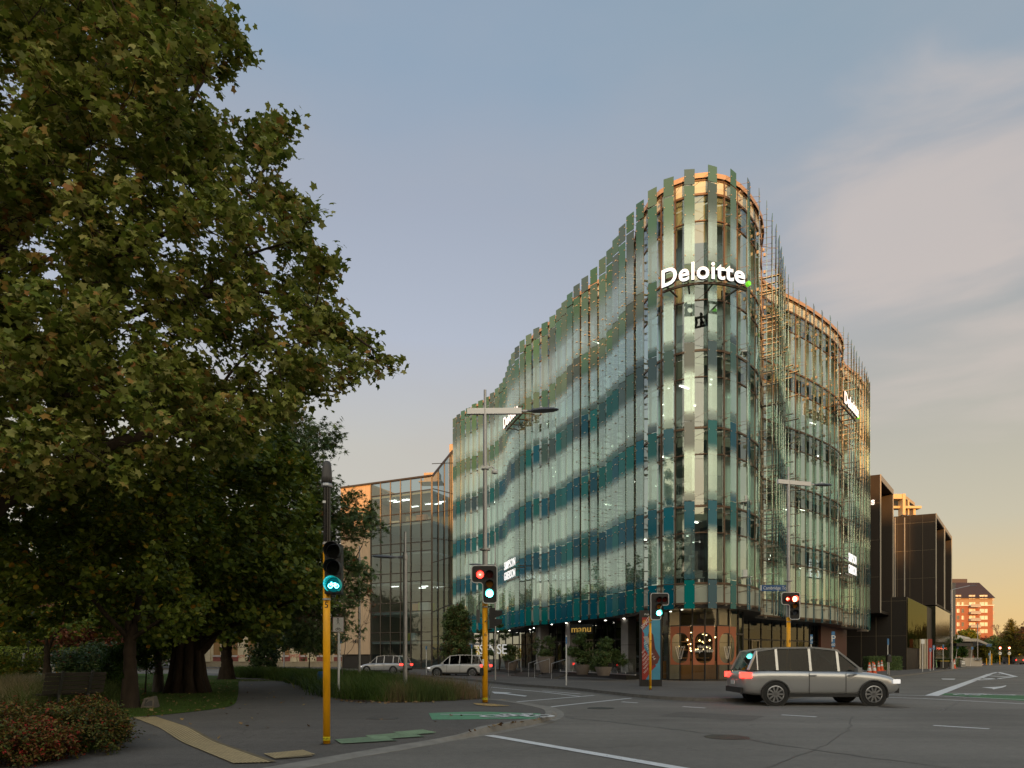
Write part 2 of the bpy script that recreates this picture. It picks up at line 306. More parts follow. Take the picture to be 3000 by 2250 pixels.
# near kerb: inner edge I (footpath) and outer edge O (channel)
KI = [(-13.5, -9.0), (-8.0, 0.6), (-4.6, 5.6), gpA(1000, 2211), gpA(1200, 2178), gpA(1352, 2150), gpA(1411, 2128), gpA(1500, 2114), gpA(1560, 2105), gpA(1587, 2098), gpA(1598, 2089), gpA(1590, 2078), gpA(1551, 2068), gpA(1497, 2058), gpA(1452, 2052), (-0.95, 20.9), (-1.6, 22.6), (-4.2, 30), (-9, 40), (-18, 52), (-32, 62), (-60, 74), (-110, 84)]
KO = [(-13.1, -9.3), (-7.6, 0.3), (-4.2, 5.3), gp(1000, 2229), gp(1200, 2194), gp(1379, 2162), gp(1488, 2144), gp(1560, 2130), gp(1605, 2119), gp(1646, 2103), gp(1652, 2092), gp(1641, 2081), gp(1605, 2069), gp(1530, 2063), gp(1475, 2056), (-0.45, 21.3), (-1.1, 22.9), (-3.7, 30.3), (-8.6, 40.4), (-17.7, 52.4), (-31.8, 62.4), (-60, 74.5), (-110, 84.5)]
KR = [0, 0, 0, 0, 0, 0.1, 1, 1, 1, 0.6, .3, .3, .3, 0.4, 0.6, 1, 1, 1, 1, 1, 1, 1, 1]
KIs, KOs = catmull([(*p, 0) for p in KI], 5), catmull([(*p, 0) for p in KO], 5)
KRs = [KR[i // 5] + (KR[min(i // 5 + 1, len(KR) - 1)] - KR[i // 5]) * (i % 5) / 5 for i in range(len(KIs))]
mb = MB(); prev = None
for a, b, r in zip(KIs, KOs, KRs):
    z0 = zA(a.y); k = a.lerp(b, 0.36); f = a.lerp(b, 0.44 + 0.3 * (1 - r)); zt = z0 + 0.006
    ring = [(a.x, a.y, z0 - 0.02), (a.x, a.y, zt), (k.x, k.y, zt - 0.004), (f.x, f.y, 0.012), (b.x, b.y, 0.005), (b.x, b.y, -0.02)]
    n = len(mb.v); mb.v += ring
    if prev is not None:
        for j in range(5): mb.face((prev + j, prev + j + 1, n + j + 1, n + j))
    prev = n
struct('kerb', mb, M_conc)
# footpath on the park side, a fine sheet so it can ramp down to the dropped kerb
mb = MB(); left = [Vector((-220, -9 + (94) * i / (len(KIs) - 1), 0)) for i in range(len(KIs))]
rows = []
for a, l in zip(KIs, left):
    row = []
    for t in (0, .004, .01, .02, .035, .06, .1, .2, .4, 1):
        p = a.lerp(Vector((-220, a.y, 0)), t); row.append(len(mb.v)); mb.v.append((p.x, p.y, zA(p.y)))
    rows.append(row)
for r0, r1 in zip(rows, rows[1:]):
    for j in range(9): mb.face((r0[j], r1[j], r1[j + 1], r0[j + 1]))
struct('footpath', mb, M_path)
# building side kerb and pavement
FK = [(-110, 94), (-60, 84.5), gp(760, 1957.5, .12), gp(1000, 1964.5, .12), gp(1200, 1975, .12), gp(1330, 1985, .12), gp(1430, 1994, .12), gp(1517, 2003, .12), gp(1607, 2009, .12), gp(1694, 2015, .12), gp(1800, 2026, .12), gp(1900, 2036, .12), gp(2020, 2043, .12), gp(2150, 2045, .12), gp(2260, 2041, .12), gp(2342, 2032, .12), gp(2424, 2014, .12), gp(2528, 1990, .12), gp(2641, 1977, .12), gp(2735, 1966.5, .12), gp(2787, 1960, .12), gp(2858, 1953, .12), gp(2922, 1947.5, .12), (152, 200), (240, 320), (480, 640)]
FKs = catmull([(*p, 0) for p in FK], 5)
mb = MB(); n0 = None
pv = [(p.x, p.y, .12) for p in FKs] + [(480, 900, .12), (-300, 900, .12), (-300, 94, .12)]
mb.poly(pv); o = struct('pavement', mb, M_path)
mb = MB(); prev = None
for i, p in enumerate(FKs):
    t = (FKs[min(i + 1, len(FKs) - 1)] - FKs[max(i - 1, 0)]).normalized(); n_ = Vector((t.y, -t.x, 0))
    q = [p - n_ * 0.02, p + n_ * .13, p + n_ * .15, p + n_ * .48]
    n = len(mb.v); mb.v += [(q[0].x, q[0].y, .126), (q[1].x, q[1].y, .124), (q[2].x, q[2].y, .010), (q[3].x, q[3].y, .006)]
    if prev is not None:
        for j in range(3): mb.face((prev + j, n + j, n + j + 1, prev + j + 1))
    prev = n
tag(mb.build('kerb', mat('old_kerb_stone', (0.15, 0.14, 0.125), 0.85, var=0.3, vscale=5)), kind='structure')
# park lawn
M_lawn = mat('lawn_turf', (0.06, 0.10, 0.018), 0.95, var=0.45, vscale=2.2, bump=0.8, bscale=50, spec=0.1)
LW = [gpA(-400, 2150), gpA(100, 2128), gpA(312, 2111), gpA(389, 2102), gpA(497, 2093), gpA(580, 2084), gpA(633, 2077), gpA(683, 2066), gpA(696, 2043), gpA(699, 2015), gpA(698, 1990), gpA(640, 1980), gpA(500, 1974), gpA(300, 1974), gpA(100, 1975), (-60, 55), (-60, 12)]
mb = MB(); pts = catmull([(*p, 0) for p in LW[:11]], 5) + [Vector((*p, 0)) for p in LW[11:]]
mb.poly([(p.x, p.y, 0.128) for p in pts]); struct('lawn', mb, M_lawn)
# markings
def strip(mb, a, b, w, z=0.005, m=0):
    a, b = Vector((*a, 0)), Vector((*b, 0)); d = (b - a).normalized(); n = Vector((-d.y, d.x, 0)) * w / 2
    mb.poly([(q.x, q.y, z) for q in (a - n, b - n, b + n, a + n)], m)
def pline(mb, px, w, z=0.005, m=0):
    P = [gp(*p, z) for p in px]
    for a, b in zip(P, P[1:]): strip(mb, a, b, w, z, m)
def road_marking(name, f, m=None):
    mb = MB(); f(mb); return struct(name, mb, m or M_white)
road_marking('stop_line', lambda b: pline(b, [(1432, 2154), (2060, 2262)], 0.20, 0.009))
road_marking('lane_line', lambda b: pline(b, [(1436, 2013), (1590, 2027), (1700, 2040)], 0.11))
road_marking('lane_line', lambda b: pline(b, [(1590, 2024), (1700, 2033)], 0.11))
road_marking('crossing_line', lambda b: pline(b, [(1502, 2057), (1620, 2047), (1740, 2037)], 0.13))
road_marking('crossing_line', lambda b: pline(b, [(1592, 2073), (1700, 2061), (1870, 2043)], 0.13))
road_marking('lane_dash', lambda b: pline(b, [(1822, 2056), (1868, 2059)], 0.14))
road_marking('lane_dash', lambda b: pline(b, [(2000, 2070), (2066, 2074)], 0.14))
road_marking('lane_dash', lambda b: pline(b, [(2290, 2094), (2392, 2100)], 0.14))
road_marking('lane_dash', lambda b: pline(b, [(2735, 2125), (2898, 2135)], 0.14))
road_marking('crossing_line', lambda b: pline(b, [(2330, 2030), (2729, 2038), (3060, 2052)], 0.14))
road_marking('crossing_line', lambda b: pline(b, [(2290, 2034), (2700, 2046), (3080, 2066)], 0.14))
road_marking('centre_line', lambda b: pline(b, [(2729, 2038), (2855, 1992), (2900, 1975)], 0.42))
road_marking('painted_island', lambda b: [pline(b, l, w) for l, w in (([(2855, 1993), (2915, 1989), (2975, 1982)], .3), ([(2900, 1974), (2924, 1969)], .3), ([(2924, 1969), (2975, 1982)], .35), ([(2895, 1980), (2960, 1982.5)], .8), ([(2875, 1986.5), (2920, 1989)], .9), ([(2912, 1974.5), (2940, 1975.2)], .8))])
road_marking('cycle_box', lambda b: b.poly([(*gp(*p, .004), .004) for p in ((2748, 2035), (2766, 2030), (3120, 2040), (3120, 2062))]), mat('green_box_paint', (0.04, 0.16, 0.05), .7, var=.2))
road_marking('cycle_box_edge', lambda b: pline(b, [(2764, 2030), (3120, 2040)], 0.14, .009))
def cyc(b, c, s, ux, uy, z=0.012, w=0.07):
    for k in (-1, 1):
        P = [(c[0] + (k * .55 + .33 * math.cos(t)) * s * ux[0] + .33 * math.sin(t) * s * uy[0], c[1] + (k * .55 + .33 * math.cos(t)) * s * ux[1] + .33 * math.sin(t) * s * uy[1]) for t in [i * math.pi / 8 for i in range(17)]]
        for a, q in zip(P, P[1:]): strip(b, a, q, w, z)
    G = lambda u, v: (c[0] + u * s * ux[0] + v * s * uy[0], c[1] + u * s * ux[1] + v * s * uy[1])
    for a, q in ((( -.55, 0), (-.25, .5)), ((-.25, .5), (.3, .5)), ((.3, .5), (.55, 0)), ((-.25, .5), (.05, 0)), ((.05, 0), (-.55, 0)), ((.05, 0), (.3, .5)), ((.3, .5), (.25, .68)), ((.12, .7), (.42, .7)), ((-.28, .5), (-.3, .66)), ((-.45, .66), (-.15, .66))): strip(b, G(*a), G(*q), w, z)
road_marking('cycle_symbol', lambda b: cyc(b, gp(2884, 2036), 1.2, (1, 0), (0.05, 1), .012, .12))
def arrow(b):
    b.poly([(*gp(*p, .006), .006) for p in ((2876, 2013.5), (2912, 2012.5), (2932, 2011), (2948, 2007.5), (2947, 2010.5), (2936, 2014.5), (2910, 2019.5), (2907, 2017))])
road_marking('turn_arrow', arrow)
road_marking('turn_arrow', lambda b: b.poly([(*gp(*p, .006), .006) for p in ((2757, 1988), (2800, 1988.5), (2795, 1991), (2762, 1990.5))]))
road_marking('turn_arrow', lambda b: b.poly([(*gp(*p, .006), .006) for p in ((1440, 2026), (1500, 2029.3), (1483, 2031), (1545, 2038.2), (1538, 2040.5), (1476, 2033), (1448, 2031.5))]))
road_marking('kerb_dashes', lambda b: [pline(b, [p, q], .14) for p, q in (((2385, 2034), (2397, 2032)), ((2403, 2030.5), (2415, 2028)), ((2421, 2026), (2434, 2023)), ((2440, 2020), (2453, 2017)), ((2545, 2008), (2590, 1998)), ((1652, 2018), (1663, 2019.5)), ((1457, 2049), (1488, 2051)))], M_yel)
M_seal = mat('crack_sealant', (.085, .08, .074), .5, var=.2); M_patch = asphalt('patch_asphalt', (.145, .135, .12), .1, .3); M_iron = mat('cast_iron', (.07, .06, .05), .5, .4, var=.3, vscale=20)
def wob(px, w):
    def f(b):
        Pp = catmull([(*gp(*p), 0) for p in px], 7); Pp = [q + Vector((random.uniform(-.05, .05), random.uniform(-.05, .05), 0)) for q in Pp]
        for a, c in zip(Pp, Pp[1:]): strip(b, a[:2], c[:2], w * random.uniform(.7, 1.3), .004)
    return f
for l, w in (([(1660, 2103), (1760, 2112), (1900, 2128), (2080, 2150), (2300, 2185), (2560, 2222), (2900, 2262)], .03), ([(1650, 2098), (1850, 2105), (2200, 2115), (2600, 2118), (2900, 2122)], .018), ([(2750, 2088), (2800, 2060), (2840, 2040)], .05), ([(2250, 2250), (2400, 2190), (2480, 2140), (2500, 2100)], .016), ([(1500, 2200), (1600, 2185), (1750, 2190), (1900, 2180)], .012)): road_marking('crack_seal', wob(l, w), M_seal)
for q in (((1990, 2085), (2240, 2098), (2200, 2112), (1930, 2098)),): road_marking('road_patch', lambda b, q=q: b.poly([(*gp(*p, .003), .003) for p in q]), M_patch)
for px_, py_, r_ in ((2130, 2160, .33), (1760, 2075, .32), (2620, 2072, .34)):
    X, Y = gp(px_, py_); mb = MB(); mb.lathe((X, Y, .001), [(r_ + .05, 0), (r_ + .05, .0045), (r_, .0048), (r_, .006)], 28); struct('manhole_cover', mb, M_iron)
X, Y = gpA(1120, 2105); mb = MB(); mb.box(X - .3, X + .3, Y - .2, Y + .2, .10, zA(Y) + .006); struct('service_lid', mb, M_iron)
# green surfacing with its cycle symbol and the ribbed paving
mb = MB(); G = catmull([(*gpA(*p), 0) for p in ((1256, 2090), (1330, 2087), (1420, 2086), (1520, 2089), (1583, 2091))], 6) + [Vector((*gpA(*p), 0)) for p in ((1584, 2098), (1566, 2107))] + catmull([(*gpA(*p), 0) for p in ((1540, 2106.5), (1440, 2107), (1350, 2108.5), (1266, 2109))], 6)
mb.poly([(p.x, p.y, zA(p.y) + .006) for p in G]); struct('green_cycle_lane', mb, M_green)
mb = MB(); strip(mb, gpA(1290, 2094.5), gpA(1412, 2095.5), .09, .136)
cyc(mb, gpA(1515, 2099.5), .85, (1, 0.03), (0, 1), .137, .12); struct('cycle_lane_paint', mb, M_white)
mb = MB(); mb.poly([(*gpA(*p), .134) for p in ((1386, 2061), (1440, 2063), (1495, 2069), (1440, 2070.5), (1395, 2066))]); struct('yellow_tactile_patch', mb, M_yel)
M_tactd = mat('tactile_groove_shade', (0.17, 0.135, 0.08), .9, var=.3, vscale=5); M_gtd = mat('green_groove_shade', (.085, .125, .085), .9, var=.3)  # groove sheets coloured darker for the shade between ribs, with some dirt
def ribs(mb, A, B, C, n, w, zo=.0185, m=1, base=True):
    """parallelogram of raised ribs: A->B is the rib direction, A->C the direction they repeat in"""
    A, B, C = Vector((*A, 0)), Vector((*B, 0)), Vector((*C, 0))
    for i in range(n):
        t = (i + .5) / n; p, q = A + (C - A) * t, B + (C - A) * t; d = (q - p).normalized(); nn = Vector((-d.y, d.x, 0)) * w / 2
        k = max(2, int((q - p).length / .2)); prev = None
        for j in range(k + 1):
            r = p.lerp(q, j / k); z = zA(r.y); ring = [r - nn * 1.1, r - nn, r + nn, r + nn * 1.1]; m0 = len(mb.v)
            mb.v += [(x.x, x.y, z + h) for x, h in zip(ring, (.012, zo, zo, .012))]
            if prev is not None:
                for u in range(3): mb.face((prev + u, prev + u + 1, m0 + u + 1, m0 + u), m)
            prev = m0
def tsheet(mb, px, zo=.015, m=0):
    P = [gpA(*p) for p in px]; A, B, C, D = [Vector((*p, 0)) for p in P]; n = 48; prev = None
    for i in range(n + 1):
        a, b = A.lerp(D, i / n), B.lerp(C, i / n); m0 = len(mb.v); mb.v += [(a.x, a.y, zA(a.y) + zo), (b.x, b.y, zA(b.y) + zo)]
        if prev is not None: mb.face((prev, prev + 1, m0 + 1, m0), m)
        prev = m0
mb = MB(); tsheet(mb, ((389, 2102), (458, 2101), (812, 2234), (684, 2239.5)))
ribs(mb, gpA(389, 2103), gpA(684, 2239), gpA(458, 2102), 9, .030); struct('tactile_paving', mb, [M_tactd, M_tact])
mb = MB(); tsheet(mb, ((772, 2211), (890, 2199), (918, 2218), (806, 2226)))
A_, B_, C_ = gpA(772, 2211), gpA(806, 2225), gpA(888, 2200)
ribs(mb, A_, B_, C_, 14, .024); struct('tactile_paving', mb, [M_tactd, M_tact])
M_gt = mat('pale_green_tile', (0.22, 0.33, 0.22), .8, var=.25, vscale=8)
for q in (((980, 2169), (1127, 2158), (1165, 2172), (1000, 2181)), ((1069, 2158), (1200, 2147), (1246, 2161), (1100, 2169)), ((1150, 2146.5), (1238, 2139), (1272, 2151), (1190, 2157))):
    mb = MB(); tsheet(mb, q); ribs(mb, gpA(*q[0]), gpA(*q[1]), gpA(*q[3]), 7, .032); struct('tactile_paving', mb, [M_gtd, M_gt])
# ---------------------------------------------------------------- the big curved office building
FT = 27.55 # fin tip height at the corner
FP = [(1331.6,1224.5),(1342,1214),(1355,1203),(1370,1193),(1389,1184),(1408,1174),(1427,1162),(1443,1150),(1456,1137.5),(1469,1124),(1480,1107),(1486,1088),(1489,1070),(1493,1051),(1501,1032),(1513,1013),(1528,996),(1547,978),(1570,960),(1597,943),(1622,926),(1639,905),(1652,882),(1667,858),(1688,835),(1712,810),(1740,783.5),(1769,757),(1789,729),(1801,697),(1821,660),(1844.5,626),(1872,589),(1906.7,552.6),(1952,514),(2014,486),(2093,474),(2158,489),(2200.4,523),(2228,559),(2248.5,595),(2263,630),(2274,664),(2283,697),(2288.5,728),(2292,757),(2297,785),(2307,810),(2321.5,833),(2339,855),(2360,875),(2383,893.5),(2409,910.5),(2434,927),(2456,944),(2473,961.5),(2486,979),(2495,996.6),(2502,1014),(2508,1031),(2516,1046.5),(2526,1062),(2534,1076.5),(2539,1091),(2543,1106),(2547,1121)]
K = (FT - CH) * FX
P = [Vector(((x - 1500) / FX * (K / (1930 - y)), K / (1930 - y), 0)) for x, y in FP]
for _ in range(2): P = [P[0]] + [(P[i - 1] + P[i] * 2 + P[i + 1]) / 4 for i in range(1, len(P) - 1)] + [P[-1]]
NP = len(P); TAN = [(P[min(i + 1, NP - 1)] - P[max(i - 1, 0)]).normalized() for i in range(NP)]; NRM = [Vector((t.y, -t.x, 0)) for t in TAN]
def deep(i):   # extra stand-off where the glass skin swings away from the wall
    return 1.5 * max(0, 1 - abs(i - 27.0) / 4.2) + 0.9 * max(0, 1 - abs(i - 12) / 3.5) + 1.5 * max(0, 1 - abs(i - 46) / 4.2) + 1.2 * max(0, 1 - abs(i - 60.5) / 3.0)
WP = [P[i] - NRM[i] * (0.62 + deep(i)) for i in range(NP)]
for _ in range(2): WP = [WP[0]] + [(WP[i - 1] + WP[i] * 2 + WP[i + 1]) / 4 for i in range(1, NP - 1)] + [WP[-1]]
WT = [(WP[min(i + 1, NP - 1)] - WP[max(i - 1, 0)]).normalized() for i in range(NP)]; WN = [Vector((t.y, -t.x, 0)) for t in WT]
CORN = 36
def HY(py): return hz(py, 36.6)
Zs = [HY(1765), HY(1705), HY(1475), HY(1242), HY(1012), HY(783), HY(548), HY(506)]  # soffit, slab lines, top of glass
ZTOP = Zs[-1] + 0.30; VB = 1.45
off = thing('office_building', 'tall curved glass office building with green and teal glass fins on the street corner', 'building', (0, 0, 0))
blind_list = []
M_span = mat('spandrel_panel', (0.58, 0.62, 0.52), 0.22, var=0.06, vscale=1.0, spec=.6)
for i in range(NP):
    w = WP[i]; t, n = WT[i], WN[i]; fr = MB()
    fr.obox((w.x, w.y, (Zs[0] + ZTOP) / 2), t, n, (0, 0, 1), .028, .06 if i < CORN + 2 else .03, (ZTOP - Zs[0]) / 2)
    if i == NP - 1: fr.build('end_mullion', M_bronze, off); continue
    w2 = WP[i + 1]; mid = (w + w2) / 2; d = (w2 - w); L_ = d.length; d /= L_; n2 = Vector((d.y, -d.x, 0))
    levels = [Zs[0], Zs[1]]
    for k in range(1, 6): levels += [Zs[k + 1] - VB, Zs[k + 1]]
    levels.append(Zs[7])
    for z in levels: fr.obox((mid.x, mid.y, z), d, n2, (0, 0, 1), L_ / 2 - .029, .05, .055 if z in Zs else .028)
    gm = MB()
    for a, b in zip(levels, levels[1:]):
        gm.poly([(w.x, w.y, a), (w2.x, w2.y, a), (w2.x, w2.y, b), (w.x, w.y, b)], 1 if (a == levels[0] or b == Zs[7]) else (2 if b - a < 2 else 0))
    bay = gm.build('glazed_bay', [M_cornerglass if CORN - 2 <= i <= CORN else M_wallglass, M_span, M_ventglass], off); fr.build('window_frame', M_bronze, bay)
    for k in range(1, 6):   # blinds behind the vent band, dropping a varying distance
        if random.random() < (0.95 if abs(i - CORN) < 4 else .75):
            drop = random.choice((.5, .62, .75, 1.1, 1.4)) if random.random() < .85 else 2.4
            z1 = Zs[k + 1] - .12; a_, b_ = w - n2 * .22 + d * .05, w2 - n2 * .22 - d * .05
            blind_list.append((mid.y, ((a_.x + b_.x) / 2, (a_.y + b_.y) / 2, z1 - drop / 2), d, n2, L_ / 2 - .05, drop / 2))
def many(name, items, add, m, parent):      # the nearest hundred as parts, the rest as one
    rest = MB()
    for k, it in enumerate(sorted(items, key=lambda q: q[0])):
        mb = MB() if k < 95 else rest; add(mb, it)
        if k < 95: mb.build(name, m, parent)
    if rest.v: tag(rest.build(name, m, parent), kind='stuff')
many('blind', blind_list, lambda mb, q: mb.obox(q[1], q[2], q[3], (0, 0, 1), q[4], .012, q[5]), M_blind, off)
# coping
mb = MB(); prev = None
for i in range(NP):
    w, n = WP[i], WN[i]; n0 = len(mb.v)
    mb.v += [tuple(Vector((w.x, w.y, 0)) + n * a + Vector((0, 0, z))) for a, z in ((.16, Zs[7] + .035), (.16, ZTOP), (-.5, ZTOP + .02), (-.5, ZTOP - .8))]
    if prev is not None:
        for j in range(3): mb.face((prev + j, n0 + j, n0 + j + 1, prev + j + 1))
    prev = n0
mb.build('coping', M_coping, off)
# floors, core and lit ceilings
def inset_loop(dst, back=True):
    lp = [WP[i] - WN[i] * dst for i in range(NP)]
    return [(p.x, p.y) for p in lp]
mb = MB()
for k in range(1, 7):
    z = Zs[k]; lp = inset_loop(.12); mb.prism(lp, z - .30, z - .04, 0)
lp = inset_loop(.02); mb.prism(lp, Zs[0] - .25, Zs[0] + .02, 1)
lp = inset_loop(.52); mb.prism(lp, ZTOP - .45, ZTOP - .1, 0)
mb.build('floor_slabs', [M_slab, M_dark], off)
mb = MB(); lp = [WP[i] - WN[i] * 5.0 for i in range(2, NP - 2)]; lp = [(p.x, p.y) for p in lp]
cs = [lp[0]]
for p in lp[1:]:
    if (Vector(p) - Vector(cs[-1])).length > 1.2: cs.append(p)
mb.v = []
for a, b in zip(cs[:-1:2], cs[1::2]):
    mb.poly([(*a, 3.8), (*b, 3.8), (*b, ZTOP - .5), (*a, ZTOP - .5)], random.choice((0, 0, 1)))
mb.build('interior_walls', [M_core, mat('interior_dark', (0.10, 0.10, 0.09), .8, var=.3, vscale=.6)], off)
for _ in range(56):
    i = random.randrange(1, NP - 1); k = random.choice((1, 1, 2, 2, 3, 3) if abs(i - CORN) < 12 else (1, 1, 2, 2, 3, 3, 4, 5)); dd = random.uniform(1.2, 4.5)
    p = WP[i] - WN[i] * dd; d = Vector((math.cos(.6), math.sin(.6), 0)); nrm = Vector((-d.y, d.x, 0)); mb = MB()
    mb.obox((p.x, p.y, Zs[k + 1] - .36), d, nrm, (0, 0, 1), random.choice((.06, .06, .4)), .035, .02); mb.build('office_light', M_lamp, off)
# furniture seen behind the corner panes
for k in (1, 2, 3, 4):
    for s in (-1, 0, 1, 2):
        if random.random() < .75:
            c = WP[CORN] - WN[CORN] * random.uniform(.9, 1.6) + WT[CORN] * (s * 1.25); z = Zs[k]; mb = MB()
            mb.box(c.x - .24, c.x + .24, c.y - .22, c.y + .22, z + .42, z + .47); mb.box(c.x - .22, c.x + .22, c.y + .2, c.y + .24, z + .47, z + .9)
            for ax_ in (-.2, .2):
                for ay_ in (-.18, .18): mb.bar((c.x + ax_, c.y + ay_, z), (c.x + ax_ * .8, c.y + ay_ * .8, z + .42), .025)
            mb.build('office_chair', M_wht, off)
# glass fins: five tall sheets a column, printed opaque at both ends
A18 = R(17)
GREENS = [(0.055, 0.145, 0.10), (0.065, 0.15, 0.135), (0.045, 0.13, 0.12), (0.075, 0.15, 0.135)]
SLATES = [(0.055, 0.105, 0.125), (0.04, 0.13, 0.14), (0.07, 0.125, 0.13)]
TEALS = [(0.0, 0.15, 0.15), (0.0, 0.115, 0.175), (0.0, 0.13, 0.19), (0.005, 0.155, 0.165), (0.0, 0.095, 0.15)]
rods, brk = MB(), MB()
for i in range(NP):
    t, n = TAN[i], NRM[i]; c0 = P[i]
    d = (t * math.cos(A18) - n * math.sin(A18)).normalized(); fn = Vector((d.y, -d.x, 0)); hw = .31 if i < CORN - 4 else .275
    mb = MB(); cols = []
    joints = [Zs[0] - .34, Zs[1], Zs[2], Zs[3], Zs[4], Zs[5], Zs[6] - .1, FT + random.uniform(-.04, .04)]
    jit = random.uniform(-.12, .12)
    for s in range(len(joints) - 1):
        z0, z1 = joints[s] + (.02 if s else 0) + jit * (s > 0), joints[s + 1] - .02 + jit * (s < len(joints) - 2)
        if s == len(joints) - 2: z0 = joints[s] + .06 + jit
        h = (z0 + z1) / 2; u = (h - 4) / 23.0
        u2 = min(max(u + random.uniform(-.10, .10), 0), 1)
        base = random.choice(TEALS) if u2 < .44 else (random.choice(SLATES + TEALS[:2]) if u2 < .58 else (random.choice(GREENS + SLATES[:1])))
        if abs(i - CORN) == 1 and s in (2, 3) and random.random() < .6: base = (0.25, 0.27, 0.24)
        k = random.uniform(.8, 1.2); base = tuple(v * k for v in base)
        H = z1 - z0; solid = H < 2.0 or s == len(joints) - 2
        if solid: st = [(0, 1), (1, 1)] if s in (0, len(joints) - 2) else [(0, .2), (1, 1)]
        else:
            a0 = random.uniform(.55, 1); mid_a = random.uniform(.04, .16)
            st = [(0, a0), (.25 / H, a0 * .85), (.60 / H, mid_a), (1 - 1.75 / H, mid_a), (1 - 1.4 / H, .7), (1 - 1.2 / H, 1), (1, 1)]
            if s >= 5: st = [(0, a0 * .5), (.8 / H, mid_a), (1 - 2.3 / H, mid_a + .08), (1 - 1.5 / H, .75), (1 - 1.0 / H, 1), (1, 1)]
        tw = .0125; prev = None
        for f_, al in st:
            z = z0 + H * f_; m0 = len(mb.v)
            for a_, b_ in ((-hw, tw), (hw, tw), (hw, -tw), (-hw, -tw)):
                p = c0 + d * a_ + fn * b_; mb.v.append((p.x, p.y, z)); cols.append((*base, al))
            if prev is not None:
                for j in range(4): mb.face((prev + j, prev + (j + 1) % 4, m0 + (j + 1) % 4, m0 + j))
            else: mb.face((m0 + 3, m0 + 2, m0 + 1, m0))
            prev = m0
        mb.face((prev, prev + 1, prev + 2, prev + 3))
        # point fixings and rods back to the mullions
        for zf in ([z0 + .45, z1 - 1.55, z1 - .5] if H > 2.2 else ([z0 + .3, z1 - .25] if H > 1 else [(z0 + z1) / 2])):
            wi = WP[i]; near = c0 + d * hw * .82; far = c0 - d * hw * .82; wm = WP[max(i - 1, 0)]
            rods.bar((wi.x, wi.y, zf - .05), (near.x, near.y, zf), .015)
            if deep(i) < .2 and (i < CORN + 3 or (i + s) % 2): rods.bar((wm.x + n.x * .1, wm.y + n.y * .1, zf - .18), (far.x, far.y, zf), .013)
            for q in (near, far): brk.obox((q.x + fn.x * .02, q.y + fn.y * .02, zf), d, fn, (0, 0, 1), .024, .02, .024)
            q = wi + WN[i] * .17
            if i < CORN + 3 or (i + s) % 2: brk.obox((q.x, q.y, zf - .05), WT[i], WN[i], (0, 0, 1), .06 if i > CORN + 2 else .03, .06, .09 if i > CORN + 2 else .045)
    mb.c['frit'] = cols; mb.build('glass_fin', M_fin, off)
rods.build('support_rods', M_bronze, off); brk.build('fixing_brackets', M_bracket, off)
# outriggers (flat horizontal shelves) where the skin stands far off the wall
shelves = []
for i in range(NP):
    if deep(i) < .35: continue
    for s in range(1, 6):
        for zf in np.arange(Zs[s] + .35, Zs[s + 1], .85):
            if random.random() < (.3 if i < CORN else .7): continue
            a, b = WP[i], P[i] + NRM[i] * .04; shelves.append((a.y, (a.x, a.y, zf), (b.x, b.y, zf)))
many('outrigger_shelf', shelves, lambda mb, q: mb.bar(q[1], q[2], .18, .04), mat('outrigger_metal', (0.62, 0.58, 0.48), .5, .0, var=.1), off)
# end post of the right flank
e = WP[-1] + WT[-1] * .35; mb = MB(); mb.obox((e.x, e.y, (Zs[0] + ZTOP) / 2 - .2), WT[-1], WN[-1], (0, 0, 1), .28, .45, (ZTOP - Zs[0]) / 2 + .2); mb.build('end_fin', mat('end_metal', (.42, .36, .30), .4, .5, var=.1), off)
e = WP[0] - WT[0] * .35; mb = MB(); mb.obox((e.x, e.y, (Zs[0] + ZTOP) / 2 - .2), WT[0], WN[0], (0, 0, 1), .28, .45, (ZTOP - Zs[0]) / 2 + .2); mb.build('end_fin', _mc['end_metal'], off)
# ---------------------------------------------------------------- ground floor of the corner building
def idx_at(px):
    return min(range(NP), key=lambda i: abs(1500 + P[i].x / P[i].y * FX - px) if not (2280 < px and i < 40) else 1e9)
def ginset(i):
    return 0.55 if abs(i - CORN) < 4 else (0.55 + 1.9 * sm(3, 8, CORN - i) if i < CORN else 0.55 + 1.4 * sm(3, 8, i - CORN))
GP = [WP[i] - WN[i] * ginset(i) for i in range(NP)]
ZS = Zs[0] - .25
mb = MB(); lp = [(p.x, p.y) for p in [P[i] + NRM[i] * .25 for i in range(4, 32)]] + [(14, 48), (4, 76)]
mb.prism(lp, .12, .40); mb.build('podium', mat('dark_stone', (.035, .034, .033), .5, var=.2), off)
gg, gf, gdoor = MB(), MB(), MB()
for i in range(1, NP - 1):
    a, b = GP[i - 1], GP[i]; zb = .41 if 4 < i < 32 else .13
    d = (b - a); L_ = d.length; d /= L_; n2 = Vector((d.y, -d.x, 0)); mid = (a + b) / 2
    gf.obox((a.x, a.y, (zb + ZS) / 2), d, n2, (0, 0, 1), .03, .05, (ZS - zb) / 2)
    for z in ((zb + .04), 2.75, 3.2 if abs(i - CORN) < 3 else 2.78): gf.obox((mid.x, mid.y, z), d, n2, (0, 0, 1), L_ / 2 - .031, .04, .03)
    gg.poly([(a.x, a.y, zb), (b.x, b.y, zb), (b.x, b.y, ZS), (a.x, a.y, ZS)])
gg.build('shopfront', M_shopglass, off); gf.build('shopfront_frames', M_dark, off)
mb = MB()
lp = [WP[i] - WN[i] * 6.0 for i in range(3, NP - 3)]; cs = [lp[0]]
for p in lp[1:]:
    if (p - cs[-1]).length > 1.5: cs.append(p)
for a, b in zip(cs, cs[1:]): mb.poly([(a.x, a.y, .13), (b.x, b.y, .13), (b.x, b.y, ZS), (a.x, a.y, ZS)])
